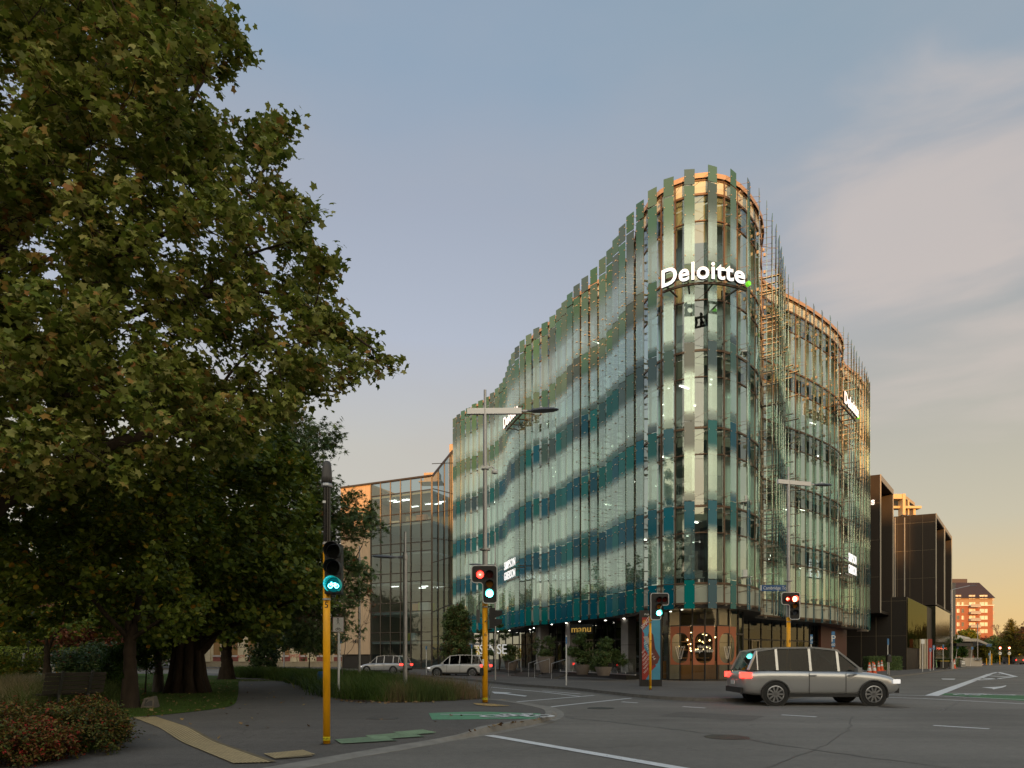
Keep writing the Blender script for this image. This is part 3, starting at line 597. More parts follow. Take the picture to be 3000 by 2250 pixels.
mb.build('shop_back_wall', mat('dim_interior', (.045, .040, .034), .8, var=.5, vscale=.5), off)
M_colm = mat('column_stone', (.34, .32, .30), .7, var=.12, vscale=2)
for px, k in ((1495, .5), (1524, 0), (1619, 0), (1741, 0), (1840, 1.2), (2284, .6), (2215, .9)):
    i = idx_at(px) if px < 2290 else 45
    if px > 2200: i = {2215: 40, 2284: 44}[px]
    c = WP[i] - WN[i] * (1.15 + k * .5); mb = MB(); mb.obox((c.x, c.y, (ZS + .12) / 2), WT[i], WN[i], (0, 0, 1), .36, .36, (ZS - .12) / 2); mb.obox((c.x, c.y, 2.3), WT[i], WN[i], (0, 0, 1), .363, .363, .012, 1)
    mb.build('column', [M_colm, M_dark], off)
for i in (7, 12, 21, 27):       # pale framed doors
    a, b = GP[i - 1], GP[i]; d = (b - a).normalized(); n2 = Vector((d.y, -d.x, 0)); c = (a + b) / 2 + n2 * .06; mb = MB()
    for s in (-.5, .0, .5): mb.obox((c.x + d.x * s, c.y + d.y * s, 1.6), d, n2, (0, 0, 1), .045, .03, 1.18)
    mb.obox((c.x, c.y, 2.80), d, n2, (0, 0, 1), .55, .03, .05); mb.build('door_frame', mat('pale_door_frame', (.36, .29, .19), .5, var=.1), off)
for i, c in ((44, 0), (47, 0), (49, 0)):
    a, b = GP[i - 1], GP[i]; d = (b - a).normalized(); n2 = Vector((d.y, -d.x, 0)); c = (a + b) / 2 + n2 * .06; mb = MB()
    for s in (-.45, .45): mb.obox((c.x + d.x * s, c.y + d.y * s, 1.4), d, n2, (0, 0, 1), .04, .03, 1.28)
    mb.obox((c.x, c.y, 2.7), d, n2, (0, 0, 1), .5, .03, .04); mb.build('door_frame', _mc['pale_door_frame'], off)
# timber clad recess at the right end of the ground floor
a, b = GP[NP - 9], GP[NP - 1]; mb = MB(); d = (b - a).normalized(); n2 = Vector((d.y, -d.x, 0)); c = (a + b) / 2 + n2 * .4
mb.obox((c.x, c.y, ZS / 2 + .06), d, n2, (0, 0, 1), (b - a).length / 2 + .6, .1, ZS / 2 - .06); mb.build('timber_recess', mat('red_timber', (.085, .022, .012), .6, var=.35, vscale=6, streak=.1), off)
# soffit downlights and warm bulbs in the cafe
for i in range(4, 36, 2):
    p = WP[i] - WN[i] * random.uniform(.6, 1.6); mb = MB(); mb.lathe((p.x, p.y, ZS - .03), [(.07, 0), (.07, .028)], 10); mb.build('downlight', M_lamp, off)
for _ in range(34):
    i = random.choice((random.randint(30, 42), random.randint(33, 39), random.randint(20, 42))); p = GP[i] - WN[i] * random.uniform(.5, 3.5) + WT[i] * random.uniform(-.5, .5); z = random.uniform(1.6, 2.9) if 32 < i < 40 else random.uniform(2.6, 3.3)
    mb = MB(); r = random.uniform(.025, .05); mb.lathe((p.x, p.y, z), [(r * .1, -r), (r * .8, -r * .6), (r, 0), (r * .8, r * .6), (r * .1, r)], 8); mb.build('pendant_bulb', M_warm, off)
cw = GP[CORN] - WN[CORN] * 3.2; d_, n_ = WT[CORN], WN[CORN]
mb = MB(); mb.obox((cw.x, cw.y, .68), d_, n_, (0, 0, 1), 1.9, .3, .54); mb.build('cafe_counter', mat('cafe_timber', (.30, .16, .07), .5, var=.2, streak=.2), off)
mb = MB(); q = cw - n_ * 1.5
for z in (1.4, 1.9, 2.4): mb.obox((q.x, q.y, z), d_, n_, (0, 0, 1), 1.8, .18, .03)
for _ in range(40): s_ = q + d_ * random.uniform(-1.7, 1.7); mb.lathe((s_.x, s_.y, random.choice((1.43, 1.93, 2.43))), [(.04, 0), (.04, .16), (.015, .22), (.015, .28)], 6)
mb.build('cafe_shelves', _mc['cafe_timber'], off)
for k, (u, v) in enumerate(((-1.1, 1.4), (1.1, 1.4), (0, 2.6))):
    lp_ = bpy.data.lights.new('pendant_lamp', 'POINT'); lp_.energy = 42; lp_.color = (1, .62, .30); lp_.shadow_soft_size = .12; lo = bpy.data.objects.new('pendant_lamp', lp_); link(lo, off); pq = GP[CORN] - n_ * v + d_ * u; lo.location = (pq.x, pq.y, 2.75)
# cafe window film with arched openings
M_terra = mat('terracotta_film', (.42, .13, .055), .6, var=.06)
def ray_dir(px): return (px - 1500) / FX
def on_shop(px):   # point on the ground-floor line under this view direction near the corner
    r = ray_dir(px); best = None
    for i in range(30, 44):
        a, b = GP[i], GP[i + 1]; fa, fb = a.x - r * a.y, b.x - r * b.y
        if fa * fb <= 0:
            t = fa / (fa - fb); p = a.lerp(b, t)
            if best is None or p.y < best.y: best = p
    return best
for p0, p1 in ((1967, 2025), (2028, 2092), (2096, 2151)):
    a, b = on_shop(p0), on_shop(p1); d = (b - a).normalized(); n2 = Vector((d.y, -d.x, 0)); w = (b - a).length; a = a + n2 * .13; z0, z1 = 1.02, 3.16
    cx, hw_, zt, zb_ = w / 2, w * .41, 2.80, 1.10; m = 24
    inner, outer = [], []
    for k in range(m):
        t = 2 * math.pi * k / m; ct, s_ = math.cos(t), math.sin(t)
        x = cx + hw_ * (abs(ct) ** .8) * (1 if ct >= 0 else -1)
        hh = (zt - zb_) / 2; zz = (zt + zb_) / 2 + (hh - hw_) * (1 if s_ > 0 else -1 if s_ < 0 else 0) + hw_ * (abs(s_) ** 1.0) * (1 if s_ >= 0 else -1)
        inner.append((x, zz)); sc = max(abs(ct), abs(s_)); outer.append((cx + (w / 2 - .01) * ct / sc, (z0 + z1) / 2 + (z1 - z0) / 2 * s_ / sc))
    mb = MB()
    for k in range(m):
        j = (k + 1) % m; q = []
        for (x, z) in (inner[k], inner[j], outer[j], outer[k]): q.append((a.x + d.x * x, a.y + d.y * x, z))
        mb.poly(q)
    mb.build('arch_film', M_terra, off)
    mb = MB(); o_ = a + n2 * .02 + d * w / 2
    if p0 == 2028:
        mb.text('vivace', (o_.x, o_.y, 1.93), d, (0, 0, 1), .30, depth=.004); mb.text('espresso', (o_.x, o_.y, 1.72), d, (0, 0, 1), .30, depth=.004)
        mb.build('window_lettering', mat('white_film', (.7, .66, .6), .6, var=0), off)
    else:
        G = lambda u, v: (o_.x + d.x * u, o_.y + d.y * u, 1.35 + v)
        for u0, v0, u1, v1 in ((-.28, .68, -.09, 0), (-.28, .68, -.1, .68), (-.1, .68, .0, .2), (.28, .68, .09, 0), (.28, .68, .1, .68), (.1, .68, 0, .2), (-.09, 0, .09, 0), (-.09, 0, 0, .2), (.09, 0, 0, .2), (-.21, .58, -.05, 0), (.21, .58, .05, 0), (-.28, .68, -.21, .58), (-.1, .68, -.21, .58), (.28, .68, .21, .58), (.1, .68, .21, .58)): mb.bar(G(u0, v0), G(u1, v1), .013)
        mb.build('window_emblem', _mc['white_film'] if 'white_film' in _mc else mat('white_film', (.7, .66, .6), .6, var=0), off)
# shop signs
def wsign(name, label, pa, pb, z, body, size, m, lines=None, wf=None, depth=.03, back=None, cat='sign'):
    a, b = Vector((*pa, 0)), Vector((*pb, 0)); d = (b - a).normalized(); mb = MB(); V, F = glyphs(body, size, depth, 0, 'LEFT', 0); wdt = max(v[0] for v in V); f = (b - a).length / wdt if wf is None else wf
    mb.text(body, (a.x, a.y, z), d, (0, 0, 1), size, depth=depth, wfac=f, align='LEFT'); r = thing(name, label, cat, (0, 0, 0)); mb.build('lettering', m, r)
    n2 = Vector((d.y, -d.x, 0)); mb = MB(); c = (a + b) / 2 - n2 * .06; mb.obox((c.x, c.y, z + size * .3), d, n2, (0, 0, 1), (b - a).length / 2 + .1, .02, size * .5 if back else .02); mb.build('backing', back or M_dark, r); return r
i = 20; a, b = GP[24] + WN[24] * .5, GP[27] + WN[27] * .5
pa_ = Vector((at(1674, 43.5), 43.5, 0)); pb_ = Vector((at(1742, 42.0), 42.0, 0))
wsign('shop_sign', 'gold lowercase shop sign on a dark board under the soffit of the glass building', (at(1673, 44.2), 44.2), (at(1731, 43.0), 43.0), 3.05, 'manu', .62, mat('gold_letters', (.55, .36, .10), .4, .4, emit=.35, ecol=(.7, .42, .08), var=0), back=mat('sign_board_black', (.01, .012, .012), .4, var=0))
wsign('shop_sign', 'white capital shop lettering on the ground floor glass behind the pruned pines', (at(1404, 57.0), 57.0), (at(1484, 54.5), 54.5), 1.75, 'SENSE', 1.12, mat('lit_white_letters', (.8, .8, .78), .5, emit=.35, var=0))
# ---------------------------------------------------------------- illuminated name signs
M_sgn = mat('sign_white_lit', (.9, .9, .9), .5, emit=.95, ecol=(1, .98, .96), var=0); M_sgg = mat('sign_green_lit', (.2, .7, .05), .5, emit=.55, ecol=(.25, 1, .04), var=0)
def name_sign(label, A, M_, B, z, body, size, dot=True, two=None):
    A, M_, B = [Vector((*p, 0)) for p in (A, M_, B)]; SPACING[0] = 1.06
    def pt(s):   # quadratic through the three plan points, s in 0..1
        return A * ((1 - s) * (1 - 2 * s)) + M_ * (4 * s * (1 - s)) + B * (s * (2 * s - 1))
    bo = (.019 if dot else .006) * size; V, F = glyphs(body, size, .02, bo, 'LEFT', 0); wd = max(v[0] for v in V); wd_all = wd * (1.07 if dot else 1)
    L_ = sum((pt((k + 1) / 20) - pt(k / 20)).length for k in range(20))
    def bend(x, y, zz, dz=0):
        s = x / wd_all; p = pt(s); t = (pt(min(s + .01, 1.05)) - pt(s - .01)).normalized(); n2 = Vector((t.y, -t.x, 0)); p = p + n2 * (zz); return (p.x, p.y, z + y + dz)
    root = thing('illuminated_sign', label, 'sign', (0, 0, 0))
    mb = MB(); mb.text(body, (0, 0, 0), (1, 0, 0), (0, 1, 0), size, depth=.02, bold=bo, align='LEFT', bend=lambda x, y, zz: bend(x, y, zz + .08))
    # front faces lit, side faces dark
    if two:
        k2 = wd / max(v[0] for v in glyphs(two, size, .02, bo, 'LEFT', 0)[0]); mb.text(two, (0, 0, 0), (1, 0, 0), (0, 1, 0), size, depth=.02, bold=bo, align='LEFT', bend=lambda x, y, zz: bend(x * k2, y, zz + .08, -size * .95))
    mb.build('lettering', M_sgn, root)
    if dot: mb = MB(); mb.text(body, (0, 0, 0), (1, 0, 0), (0, 1, 0), size, depth=.12, bold=bo, align='LEFT', bend=lambda x, y, zz: bend(x, y, zz - .005)); mb.build('letter_returns', M_dark, root)
    if dot:
        p = pt(.985); t = (pt(1.0) - pt(.96)).normalized(); n2 = Vector((t.y, -t.x, 0)); mb = MB(); ring = []
        for k in (0, 1):
            for j in range(16):
                a = 2 * math.pi * j / 16; q = p + t * (.125 * math.cos(a)) + n2 * (.08 - .16 * k); mb.v.append((q.x, q.y, z + .12 + .125 * math.sin(a)))
        for j in range(16): mb.face((j, (j + 1) % 16, 16 + (j + 1) % 16, 16 + j))
        mb.face(range(16)); mb.face(range(31, 15, -1)); mb.build('dot', M_sgg, root)
    mb = MB()
    for zz in ((-.10, .45) if not two else (-.95 * size - .05, .3 * size)):
        for k in range(16):
            a, b = pt(k / 16), pt((k + 1) / 16); t = (b - a).normalized(); n2 = Vector((t.y, -t.x, 0)); a, b = a - n2 * .20, b - n2 * .20; mb.bar((a.x, a.y, z + zz), (b.x, b.y, z + zz), .10, .10)
    for k in (1, 5, 10, 15):
        a = pt(k / 16); t = (pt(k / 16 + .02) - a).normalized(); n2 = Vector((t.y, -t.x, 0)); q = a - n2 * 1.3; mb.bar((a.x - n2.x * .15, a.y - n2.y * .15, z), (q.x, q.y, z), .08, .06)
    mb.build('sign_frame', mat('sign_frame_bronze', (.10, .07, .05), .4, .5, var=.1), root); SPACING[0] = 1.0; return root
name_sign('large white lit name sign with green dot curving round the corner of the glass building', (at(1937, 35.55), 35.55), (at(2065, 34.65), 34.65), (at(2196, 35.35), 35.35), 20.62, 'Deloitte', 1.25)
name_sign('white lit name sign with green dot on the left flank, behind the tall lamp arm', (-.66, 57.3), (-.03, 55.25), (.62, 53.2), 20.62, 'Deloitte', 1.25)
name_sign('white lit name sign with green dot high on the right flank of the glass building', (24.9, 51.3), (26.4, 53.1), (27.85, 54.9), 20.62, 'Deloitte', 1.25)
name_sign('two line white lit sign low on the left flank above the twin signal head', (-.58, 57.2), (-.14, 55.5), (.32, 53.9), 8.75, 'SIMPSON', .92, dot=False, two='GRIERSON')
name_sign('two line white lit sign low on the right flank of the glass building', (25.35, 51.6), (26.2, 52.7), (27.05, 53.8), 8.75, 'SIMPSON', .92, dot=False, two='GRIERSON')
# ---------------------------------------------------------------- left neighbour with timber end and folded glass front
lb = thing('office_building', 'dark framed glass office block with pale timber end wall, left of the curved building', 'building', (0, 0, 0))
c0 = Vector((-9.4, 80, 0)); dl = Vector((-.904, .428, 0)); dr = Vector((.42, .906, 0)); HT = hz(1396, 80)
nl = Vector((dl.y, -dl.x, 0)); nl = nl if nl.y < 0 else -nl; nr = Vector((dr.y, -dr.x, 0)); nr = nr if nr.x > 0 else -nr   # outward normals
pg = c0 + dl * 8.73; pe = c0 + dl * 13.4; ps = c0 + dr * 8.5
M_timber = mat('timber_cladding', (.46, .34, .23), .7, var=.18, vscale=9, streak=.05, bump=.3, bscale=40)
mb = MB(); bk = pe + nl * -16; mb.prism([(pg.x, pg.y), (pe.x, pe.y), (bk.x, bk.y), (pg.x - nl.x * 16, pg.y - nl.y * 16)], 1.9, HT + .05); mb.build('timber_wall', M_timber, lb)
mb = MB(); q = pe + nl * -.3; mb.prism([(pg.x - nl.x * .3, pg.y - nl.y * .3), (q.x, q.y), (bk.x, bk.y), (pg.x - nl.x * 16, pg.y - nl.y * 16)], .12, 1.89); mb.build('plinth', M_dark, lb)
M_lg = glass('neighbour_glass', (.46, .56, .60), .10, (.62, .80, .90), .04, (.25, .30, .30), wav=.05)
mb = MB(); mb.poly([(c0.x, c0.y, .12), (pg.x, pg.y, .12), (pg.x, pg.y, HT), (c0.x, c0.y, HT)]); mb.build('glazing', M_lg, lb)
HS = hz(1336, 80 + 4.55 * .906) + 4
mb = MB(); mb.poly([(c0.x, c0.y, .12), (ps.x, ps.y, .12), (ps.x, ps.y, HS), (c0.x, c0.y, HT)]); mb.build('glazing', M_lg, lb)
mb = MB(); st_h = 3.55
zz = [.2] + [HT - 1.5 - k * st_h - e for k in range(6) for e in (0, 2.5)]; zz = [z for z in zz if z > .2] + [HT, .2]
for z in zz: a, b = c0 + nl * .05, pg + nl * .05; mb.bar((a.x, a.y, z), (b.x, b.y, z), .10, .09)
for k in range(7): a = c0 + dl * (8.73 * k / 6) + nl * .06; mb.bar((a.x, a.y, .12), (a.x, a.y, HT), .09, .12)
for k in range(6):
    a = c0 + dr * (8.5 * k / 6) + nr * .06; h = HT + (HS - HT) * k / 6; mb.bar((a.x, a.y, .12), (a.x, a.y, h), .08, .12)
for k in range(9):
    z = 1.0 + k * 2.9; a, b = c0 + nr * .05, ps + nr * .05; e = (HS - HT) * min(1, z / HT); mb.bar((a.x, a.y, z), (b.x, b.y, z + (.8 if k % 2 else 2.4)), .08, .08)
a, b = c0 + nr * .05, ps + nr * .05; mb.bar((a.x, a.y, HT), (b.x, b.y, HS), .18, .2); a = c0 + nl * .1; b = pe + nl * .1; mb.bar((a.x, a.y, HT + .1), (b.x, b.y, HT + .1), .25, .18)
mb.build('mullions', mat('brown_frame', (.05, .042, .036), .45, .3, var=.15), lb)
a = c0 + dr * 4.9; mb = MB(); mb.obox((a.x + .1, a.y, 14), dr, nr, (0, 0, 1), .14, .5, 13.9); mb.build('edge_fin', mat('edge_metal', (.5, .36, .22), .5, .2, var=.1), lb)
mb = MB()
for k in range(6):
    z = HT - 1.5 - k * st_h
    if z > .5: mb.prism([(p.x, p.y) for p in (c0 - nl * .2 - nr * .2, pg - nl * .2, pg - nl * 9, ps - nl * 4 - nr * .3)], z - .3, z)
mb.build('floor_slabs', M_slab, lb)
mb = MB(); a, b = pg - nl * 7.5, c0 - nl * 7.5 + dr * 3; mb.poly([(a.x, a.y, .2), (b.x, b.y, .2), (b.x, b.y, HT - .2), (a.x, a.y, HT - .2)]); a = pg - nl * .4; b = pg - nl * 7.5; mb.poly([(a.x, a.y, .2), (b.x, b.y, .2), (b.x, b.y, HT - .2), (a.x, a.y, HT - .2)]); mb.build('interior_walls', mat('neighbour_interior', (.30, .30, .28), .8, var=.4, vscale=.4), lb)
for k, n_ in ((0, 8), (3, 5)):
    for _ in range(n_):
        z = HT - 1.5 - k * st_h - .38; p = c0 + dl * random.uniform(.8, 8) - nl * random.uniform(1, 6.5); mb = MB(); mb.obox((p.x, p.y, z), dl, nl, (0, 0, 1), .5, .035, .02); mb.build('ceiling_lamp', M_lamp, lb)
for k in range(8):
    z = HT - 1.5 - random.choice((1, 1, 4, 5)) * st_h; p = c0 + dl * random.uniform(1, 8) - nl * random.uniform(1, 4); mb = MB(); mb.obox((p.x, p.y, z + .55), dl, nl, (0, 0, 1), random.uniform(.3, .9), .25, .55); mb.build('office_cabinet', random.choice((M_wht, mat('yellow_cabinet', (.55, .5, .08), .6), mat('orange_cabinet', (.6, .25, .08), .6))), lb)
a = c0 + dl * 1.8 - nl * 3; mb = MB(); mb.prism([(a.x - 1.6, a.y - .6), (a.x + 1.2, a.y - 1), (a.x + 1.4, a.y + 1.2), (a.x - 1.4, a.y + 1.4)], HT + .1, HT + .25); mb.prism([(a.x - 1.0, a.y - .3), (a.x + .9, a.y - .6), (a.x + 1.0, a.y + .9), (a.x - 1, a.y + 1)], HT + .25, HT + 1.3); mb.build('roof_plant', M_timber, lb)
p = c0 + dl * 11.1 + nl * .06; mb = MB(); mb.text('141', (p.x, p.y, hz(1884, p.y)), -dl, (0, 0, 1), .62, depth=.04, bold=.02); r = thing('street_number', 'black street number 141 fixed low on the pale timber wall', 'sign'); mb.build('digits', M_blk, r)
# ---------------------------------------------------------------- old boarded-up stone building at far left
ob = thing('old_stone_building', 'cream old stone building with boarded windows behind the hedge', 'building', (0, 0, 0))
M_cream = mat('cream_stone', (.56, .49, .35), .8, var=.2, vscale=1.2); M_ply = mat('plywood_board', (.26, .15, .06), .8, var=.3, vscale=2, streak=.2); M_redp = mat('dull_red_panel', (.22, .07, .06), .8, var=.2); M_white2 = mat('pale_render', (.50, .47, .47), .8, var=.1)
YB = 104
x0, x1 = at(560, YB), at(1015, YB); mb = MB(); mb.box(x0, x1, YB, YB + 14, .12, 6.6); mb.build('wall', M_cream, ob)
mb = MB(); mb.box(x0 - .3, x1 + .1, YB - .45, YB + 14.2, 5.5, 5.95); mb.box(x0 - .1, x1 + .1, YB - .12, YB, .12, .9); mb.build('cornice', mat('cornice_stone', (.30, .26, .19), .8, var=.15), ob)
mb = MB(); mb.box(x0 + .2, x1 - 1, YB + .6, YB + 13, 6.6, 11.0); mb.build('upper_wall', M_white2, ob)
nb = 9; dxx = (x1 - x0) / nb
for k in range(nb):
    xa = x0 + dxx * k; mb = MB(); mb.box(xa - .35, xa + .35, YB - .22, YB - .001, .9, 5.5); mb.box(xa - .45, xa + .45, YB - .28, YB - .001, .901, 1.2); mb.build('pilaster', M_cream, ob)
    mb = MB(); mb.box(xa + .8, xa + dxx - .8, YB - .06, YB + .02, 1.9, 5.0, 0); mb.box(xa + .7, xa + dxx - .7, YB - .16, YB + .01, 1.65, 1.89, 1); w_ = mb.build('boarded_window', [M_ply, M_white2], ob)
    mb = MB(); mb.box(xa + .7, xa + dxx - .7, YB - .05, YB + .02, .95, 1.6); mb.build('basement_panel', M_redp, ob)
    mb = MB(); mb.box(xa + .8, xa + dxx - .8, YB + .52, YB + .62, 6.9, 7.9); mb.build('upper_panel', M_redp, ob)
for px, z, s, t, m in ((695, 3.0, .8, 'KRUZE', M_blk), (862, 1.55, .7, 'EMCA', mat('red_spray', (.5, .06, .05), .8)), (705, 1.5, .6, 'ROY', _mc.get('red_spray') or mat('red_spray', (.5, .06, .05), .8))):
    mb = MB(); mb.text(t, (at(px, YB - .25), YB - .25, z), (1, .0, .05), (0, 0, 1), s, depth=.004, shear=.3); mb.build('graffiti', m, ob)
# ---------------------------------------------------------------- dark office buildings down the street on the right
M_char = mat('charcoal_cladding', (.018, .013, .010), .55, .0, spec=.2, var=.12, vscale=1.5); M_char2 = mat('charcoal_panel', (.013, .011, .010), .5, .0, spec=.2, var=.15, vscale=1); M_jnt = mat('panel_joint', (.42, .36, .26), .35, .7, var=.1)
SD = Vector((.607, .794, 0)); LD = Vector((-.904, .428, 0)); SN = Vector((.794, -.607, 0)); LN = Vector((-.428, -.904, 0))
def block(root, corner, wl, ls, z0, z1, m, name='wall', frame=False, joints=True):
    """wl along the left-going front, ls along the street; frame leaves an open portal on the street side"""
    C0 = Vector((*corner, 0)); a = C0 + LD * wl; b = C0 + SD * ls; mb = MB()
    if not frame: mb.prism([(a.x, a.y), (C0.x, C0.y), (b.x, b.y), (a + SD * ls)[:2]], z0, z1)
    else:
        t = .45; dp = 2.6; q = -SN
        def pr(u0, u1, v0, v1, za, zb):
            pts = [C0 + SD * u0 + LD * v0, C0 + SD * u1 + LD * v0, C0 + SD * u1 + LD * v1, C0 + SD * u0 + LD * v1]; mb.prism([(p.x, p.y) for p in (pts[3], pts[0], pts[1], pts[2])], za, zb)
        pr(0, t, 0, wl, z0, z1); pr(ls - t, ls, 0, wl, z0, z1); pr(t, ls - t, 0, wl, z1 - .6, z1); pr(t, ls - t, 0, wl, z0, z0 + .3); pr(t, ls - t, dp, wl, z0 + .3, z1 - .6)
    mb.build(name, m, root)
    if joints:
        mb = MB(); k = max(2, int(wl / 1.5))
        for i in range(k + 1):
            p = C0 + LD * (wl * i / k) + LN * .02; mb.bar((p.x, p.y, z0), (p.x, p.y, z1), .03 if 0 < i < k else .10, .03)
        for z in np.arange(z0 + 3.8, z1, 3.9):
            p, q = C0 + LN * .02, C0 + LD * wl + LN * .02; mb.bar((p.x, p.y, z), (q.x, q.y, z), .03, .03)
        mb.build('panel_joints', mat('joint_dark', (.10, .085, .06), .4, .4, var=.1), root)
cb = thing('charcoal_office_building', 'dark charcoal clad office building with tall portal frame right of the glass building', 'building')
A0 = (38.8, 72.0); HA = hz(1390, 72)
block(cb, A0, 9, 8.2, 1.0 + 5.2, HA, M_char, 'portal_block', frame=True)
p = Vector((*A0, 0)); mb = MB(); q = p + LN * .05; mb.bar((q.x + .05, q.y, 6.2), (q.x + .05, q.y, HA), .12, .12); q2 = p + SD * 8.2 + SN * .03; mb.bar((q2.x, q2.y, 6.2), (q2.x, q2.y, HA), .10, .1)
for t_ in (0,): mb.bar((p + SN * .05)[:2] + (HA - .3,), (p + SD * 8.2 + SN * .05)[:2] + (HA - .3,), .08, .6)
mb.build('edge_trim', mat('pale_trim', (.30, .28, .24), .5, .3, var=.08), cb)
mb = MB(); q = p + LD * .9 + LN * .08; mb.text('s', (at(2557, q.y), q.y, hz(1478, q.y)), -LD, (0, 0, 1), 1.0, depth=.08, bold=.03); mb.build('lettering', M_sgn, cb)
C1 = (at(2656, 76), 76.0); block(cb, C1, 15, 26, .12, hz(1748, 76), M_char2, 'podium_block')
mb = MB(); p = Vector((at(2656, 76) + .1, 76, 0)); q = p + SD * 17
mb.poly([(p.x + .05, p.y, 2.6), (q.x + .05, q.y, 2.6), (q.x + .05, q.y, hz(1748, 76) - .1), (p.x + .05, p.y, hz(1748, 76) - .1)]); mb.build('green_glazing', glass('dark_reflecting_glass', (.10, .12, .06), .05, (.7, .72, .40), .3, (.035, .04, .012), wav=.15, radd=.25), cb)
cb2 = thing('charcoal_office_building', 'dark charcoal clad office block with two portal frames, nearer the street end', 'building')
HB = hz(1504, 95); B0 = Vector((at(2741, 95), 95, 0))
block(cb2, tuple(B0[:2]), 14, 11.0, hz(1772, 95), HB, M_char, 'portal_block', frame=True); B1 = B0 + SD * 11.6
block(cb2, tuple(B1[:2]), 14, 11.0, hz(1782, 100), HB - .05, M_char, 'portal_block', frame=True, joints=False)
mb = MB()
for s in (0, 11.0, 11.6, 22.6):
    q = B0 + SD * s + SN * .04; mb.bar((q.x, q.y, hz(1772, 95)), (q.x, q.y, HB), .12, .12)
for s0, s1 in ((0, 11), (11.6, 22.6)):
    a, b = B0 + SD * s0 + SN * .04, B0 + SD * s1 + SN * .04; mb.bar((a.x, a.y, HB - .25), (b.x, b.y, HB - .25), .08, .55)
for px in (2622, 2650): mb.bar((at(px, 93), 93, 9), (at(px, 93), 93, HB - 1), .10, .10)
mb.build('edge_trim', _mc['pale_trim'], cb2)
mb = MB(); a = B0 + LD * 13; mb.prism([(B0.x, B0.y), (B0 + SD * 22)[:2], (B0 + SD * 22 + LD * 13)[:2], (a.x, a.y)], .12, hz(1775, 95), 0); mb.build('lower_floors', mat('dark_glass_wall', (.02, .022, .015), .12, .2, var=.3, vscale=.4), cb2)
mb = MB()
for px0, px1, py0, py1, Y in ((2607, 2644, 1447, 1461, 98), (2607, 2700, 1482, 1489, 98.6), (2645, 2653, 1446, 1508, 97.9), (2660, 2664, 1465, 1508, 99), (2676, 2683, 1482, 1508, 99)):
    mb.box(at(px0, Y), at(px1, Y), Y, Y + 1.2, hz(py1, Y), hz(py0, Y))
mb.bar((at(2654, 98) + .3, 99.2, hz(1450, 98)), (at(2675, 112), 112, hz(1478, 112)), .5, .5); mb.build('roof_terrace_frame', mat('pale_gold_metal', (.62, .45, .24), .5, .1, var=.08), cb2)
mb = MB(); mb.box(at(2610, 99), at(2650, 99), 100, 101, hz(1485, 99), hz(1460, 99)); mb.build('roof_plant', M_dark, cb2)
# pale columns and red wall under the overhang
mb = MB()
for px in (2659, 2679, 2687, 2694, 2701, 2708, 2715): mb.box(at(px, 84), at(px, 84) + (.34 if px == 2659 else .18), 84, 84.3, .12, hz(1872, 84))
mb.build('pale_posts', mat('cream_post', (.50, .44, .34), .6, var=.1), cb2)
mb = MB(); mb.box(at(2718, 84), at(2731, 84), 84, 90, .12, hz(1872, 84)); mb.build('red_wall', mat('red_wall_paint', (.30, .035, .025), .6, var=.1), cb2)
mb = MB(); mb.box(at(2734, 95), at(2775, 95), 90, 91.5, hz(1893, 90), hz(1884, 90)); mb.text('Canterbury', (at(2754, 89.9), 89.9, hz(1891, 90)), (1, 0, 0), (0, 0, 1), .34, 0, depth=.01); mb.build('canopy_sign', mat('canopy_black', (.02, .02, .02), .5), cb2)
gb = thing('grey_panel_building', 'grey panel clad building at the end of the dark blocks', 'building'); mb = MB(); mb.box(at(2786, 118), at(2798, 118) + .1, 118, 130, .12, hz(1708, 118)); mb.box(at(2762, 112), at(2787, 112), 112, 128, .12, hz(1800, 112)); mb.build('wall', mat('grey_panel', (.13, .125, .12), .6, var=.12, streak=.1), gb)
mb = MB(); mb.box(at(2741, 104), at(2762, 104), 104, 110, .12, hz(1842, 104)); mb.build('stair_tower', mat('rough_concrete', (.10, .09, .08), .8, var=.2), gb)
# pavilion with a thin roof
pv_ = thing('pavilion', 'low concrete pavilion with a thin overhanging roof and fluted wall', 'pavilion'); Y = 125
mb = MB(); mb.prism([(at(2800, 120), 120), (at(2864, 120), 120), (at(2900, 165), 165), (at(2830, 165), 165)], hz(1879, 120), hz(1871, 120)); mb.build('roof', mat('pale_concrete', (.42, .38, .33), .7, var=.1), pv_)
mb = MB(); n = 10
for k in range(n):
    xa = at(2825 + 28 * k / n, Y); xb = at(2825 + 28 * (k + 1) / n, Y) - .25; mb.prism([(xa, Y), (xb, Y), (xb, Y + .5), (xa, Y + .5)], .12, hz(1880, Y))
mb.build('fluted_wall', mat('fluted_concrete', (.26, .225, .185), .8, var=.12), pv_); mb = MB(); mb.box(at(2806, 112), at(2877, 112), 112, 112.6, .12, hz(1927, 112)); mb.build('low_wall', _mc['pale_concrete'], pv_)
mb = MB(); mb.box(at(2857, 111.8), at(2876, 111.8), 111.7, 111.8, hz(1934, 112), hz(1928, 112)); mb.build('banner', M_blk, pv_); mb = MB(); mb.text('BUTLER', (at(2866.5, 111.6), 111.6, hz(1933, 112)), (1, 0, 0), (0, 0, 1), .3, depth=.005); mb.build('banner_lettering', M_wht, pv_)
for k in range(11):
    a_ = 2806 + k * 3.4; mb = MB(); mb.box(at(a_, 121), at(a_ + 2, 121), 121, 121.2, hz(1871, 121), hz(1860 + k * .8, 121)); mb.build('roof_screen', M_wht, pv_)
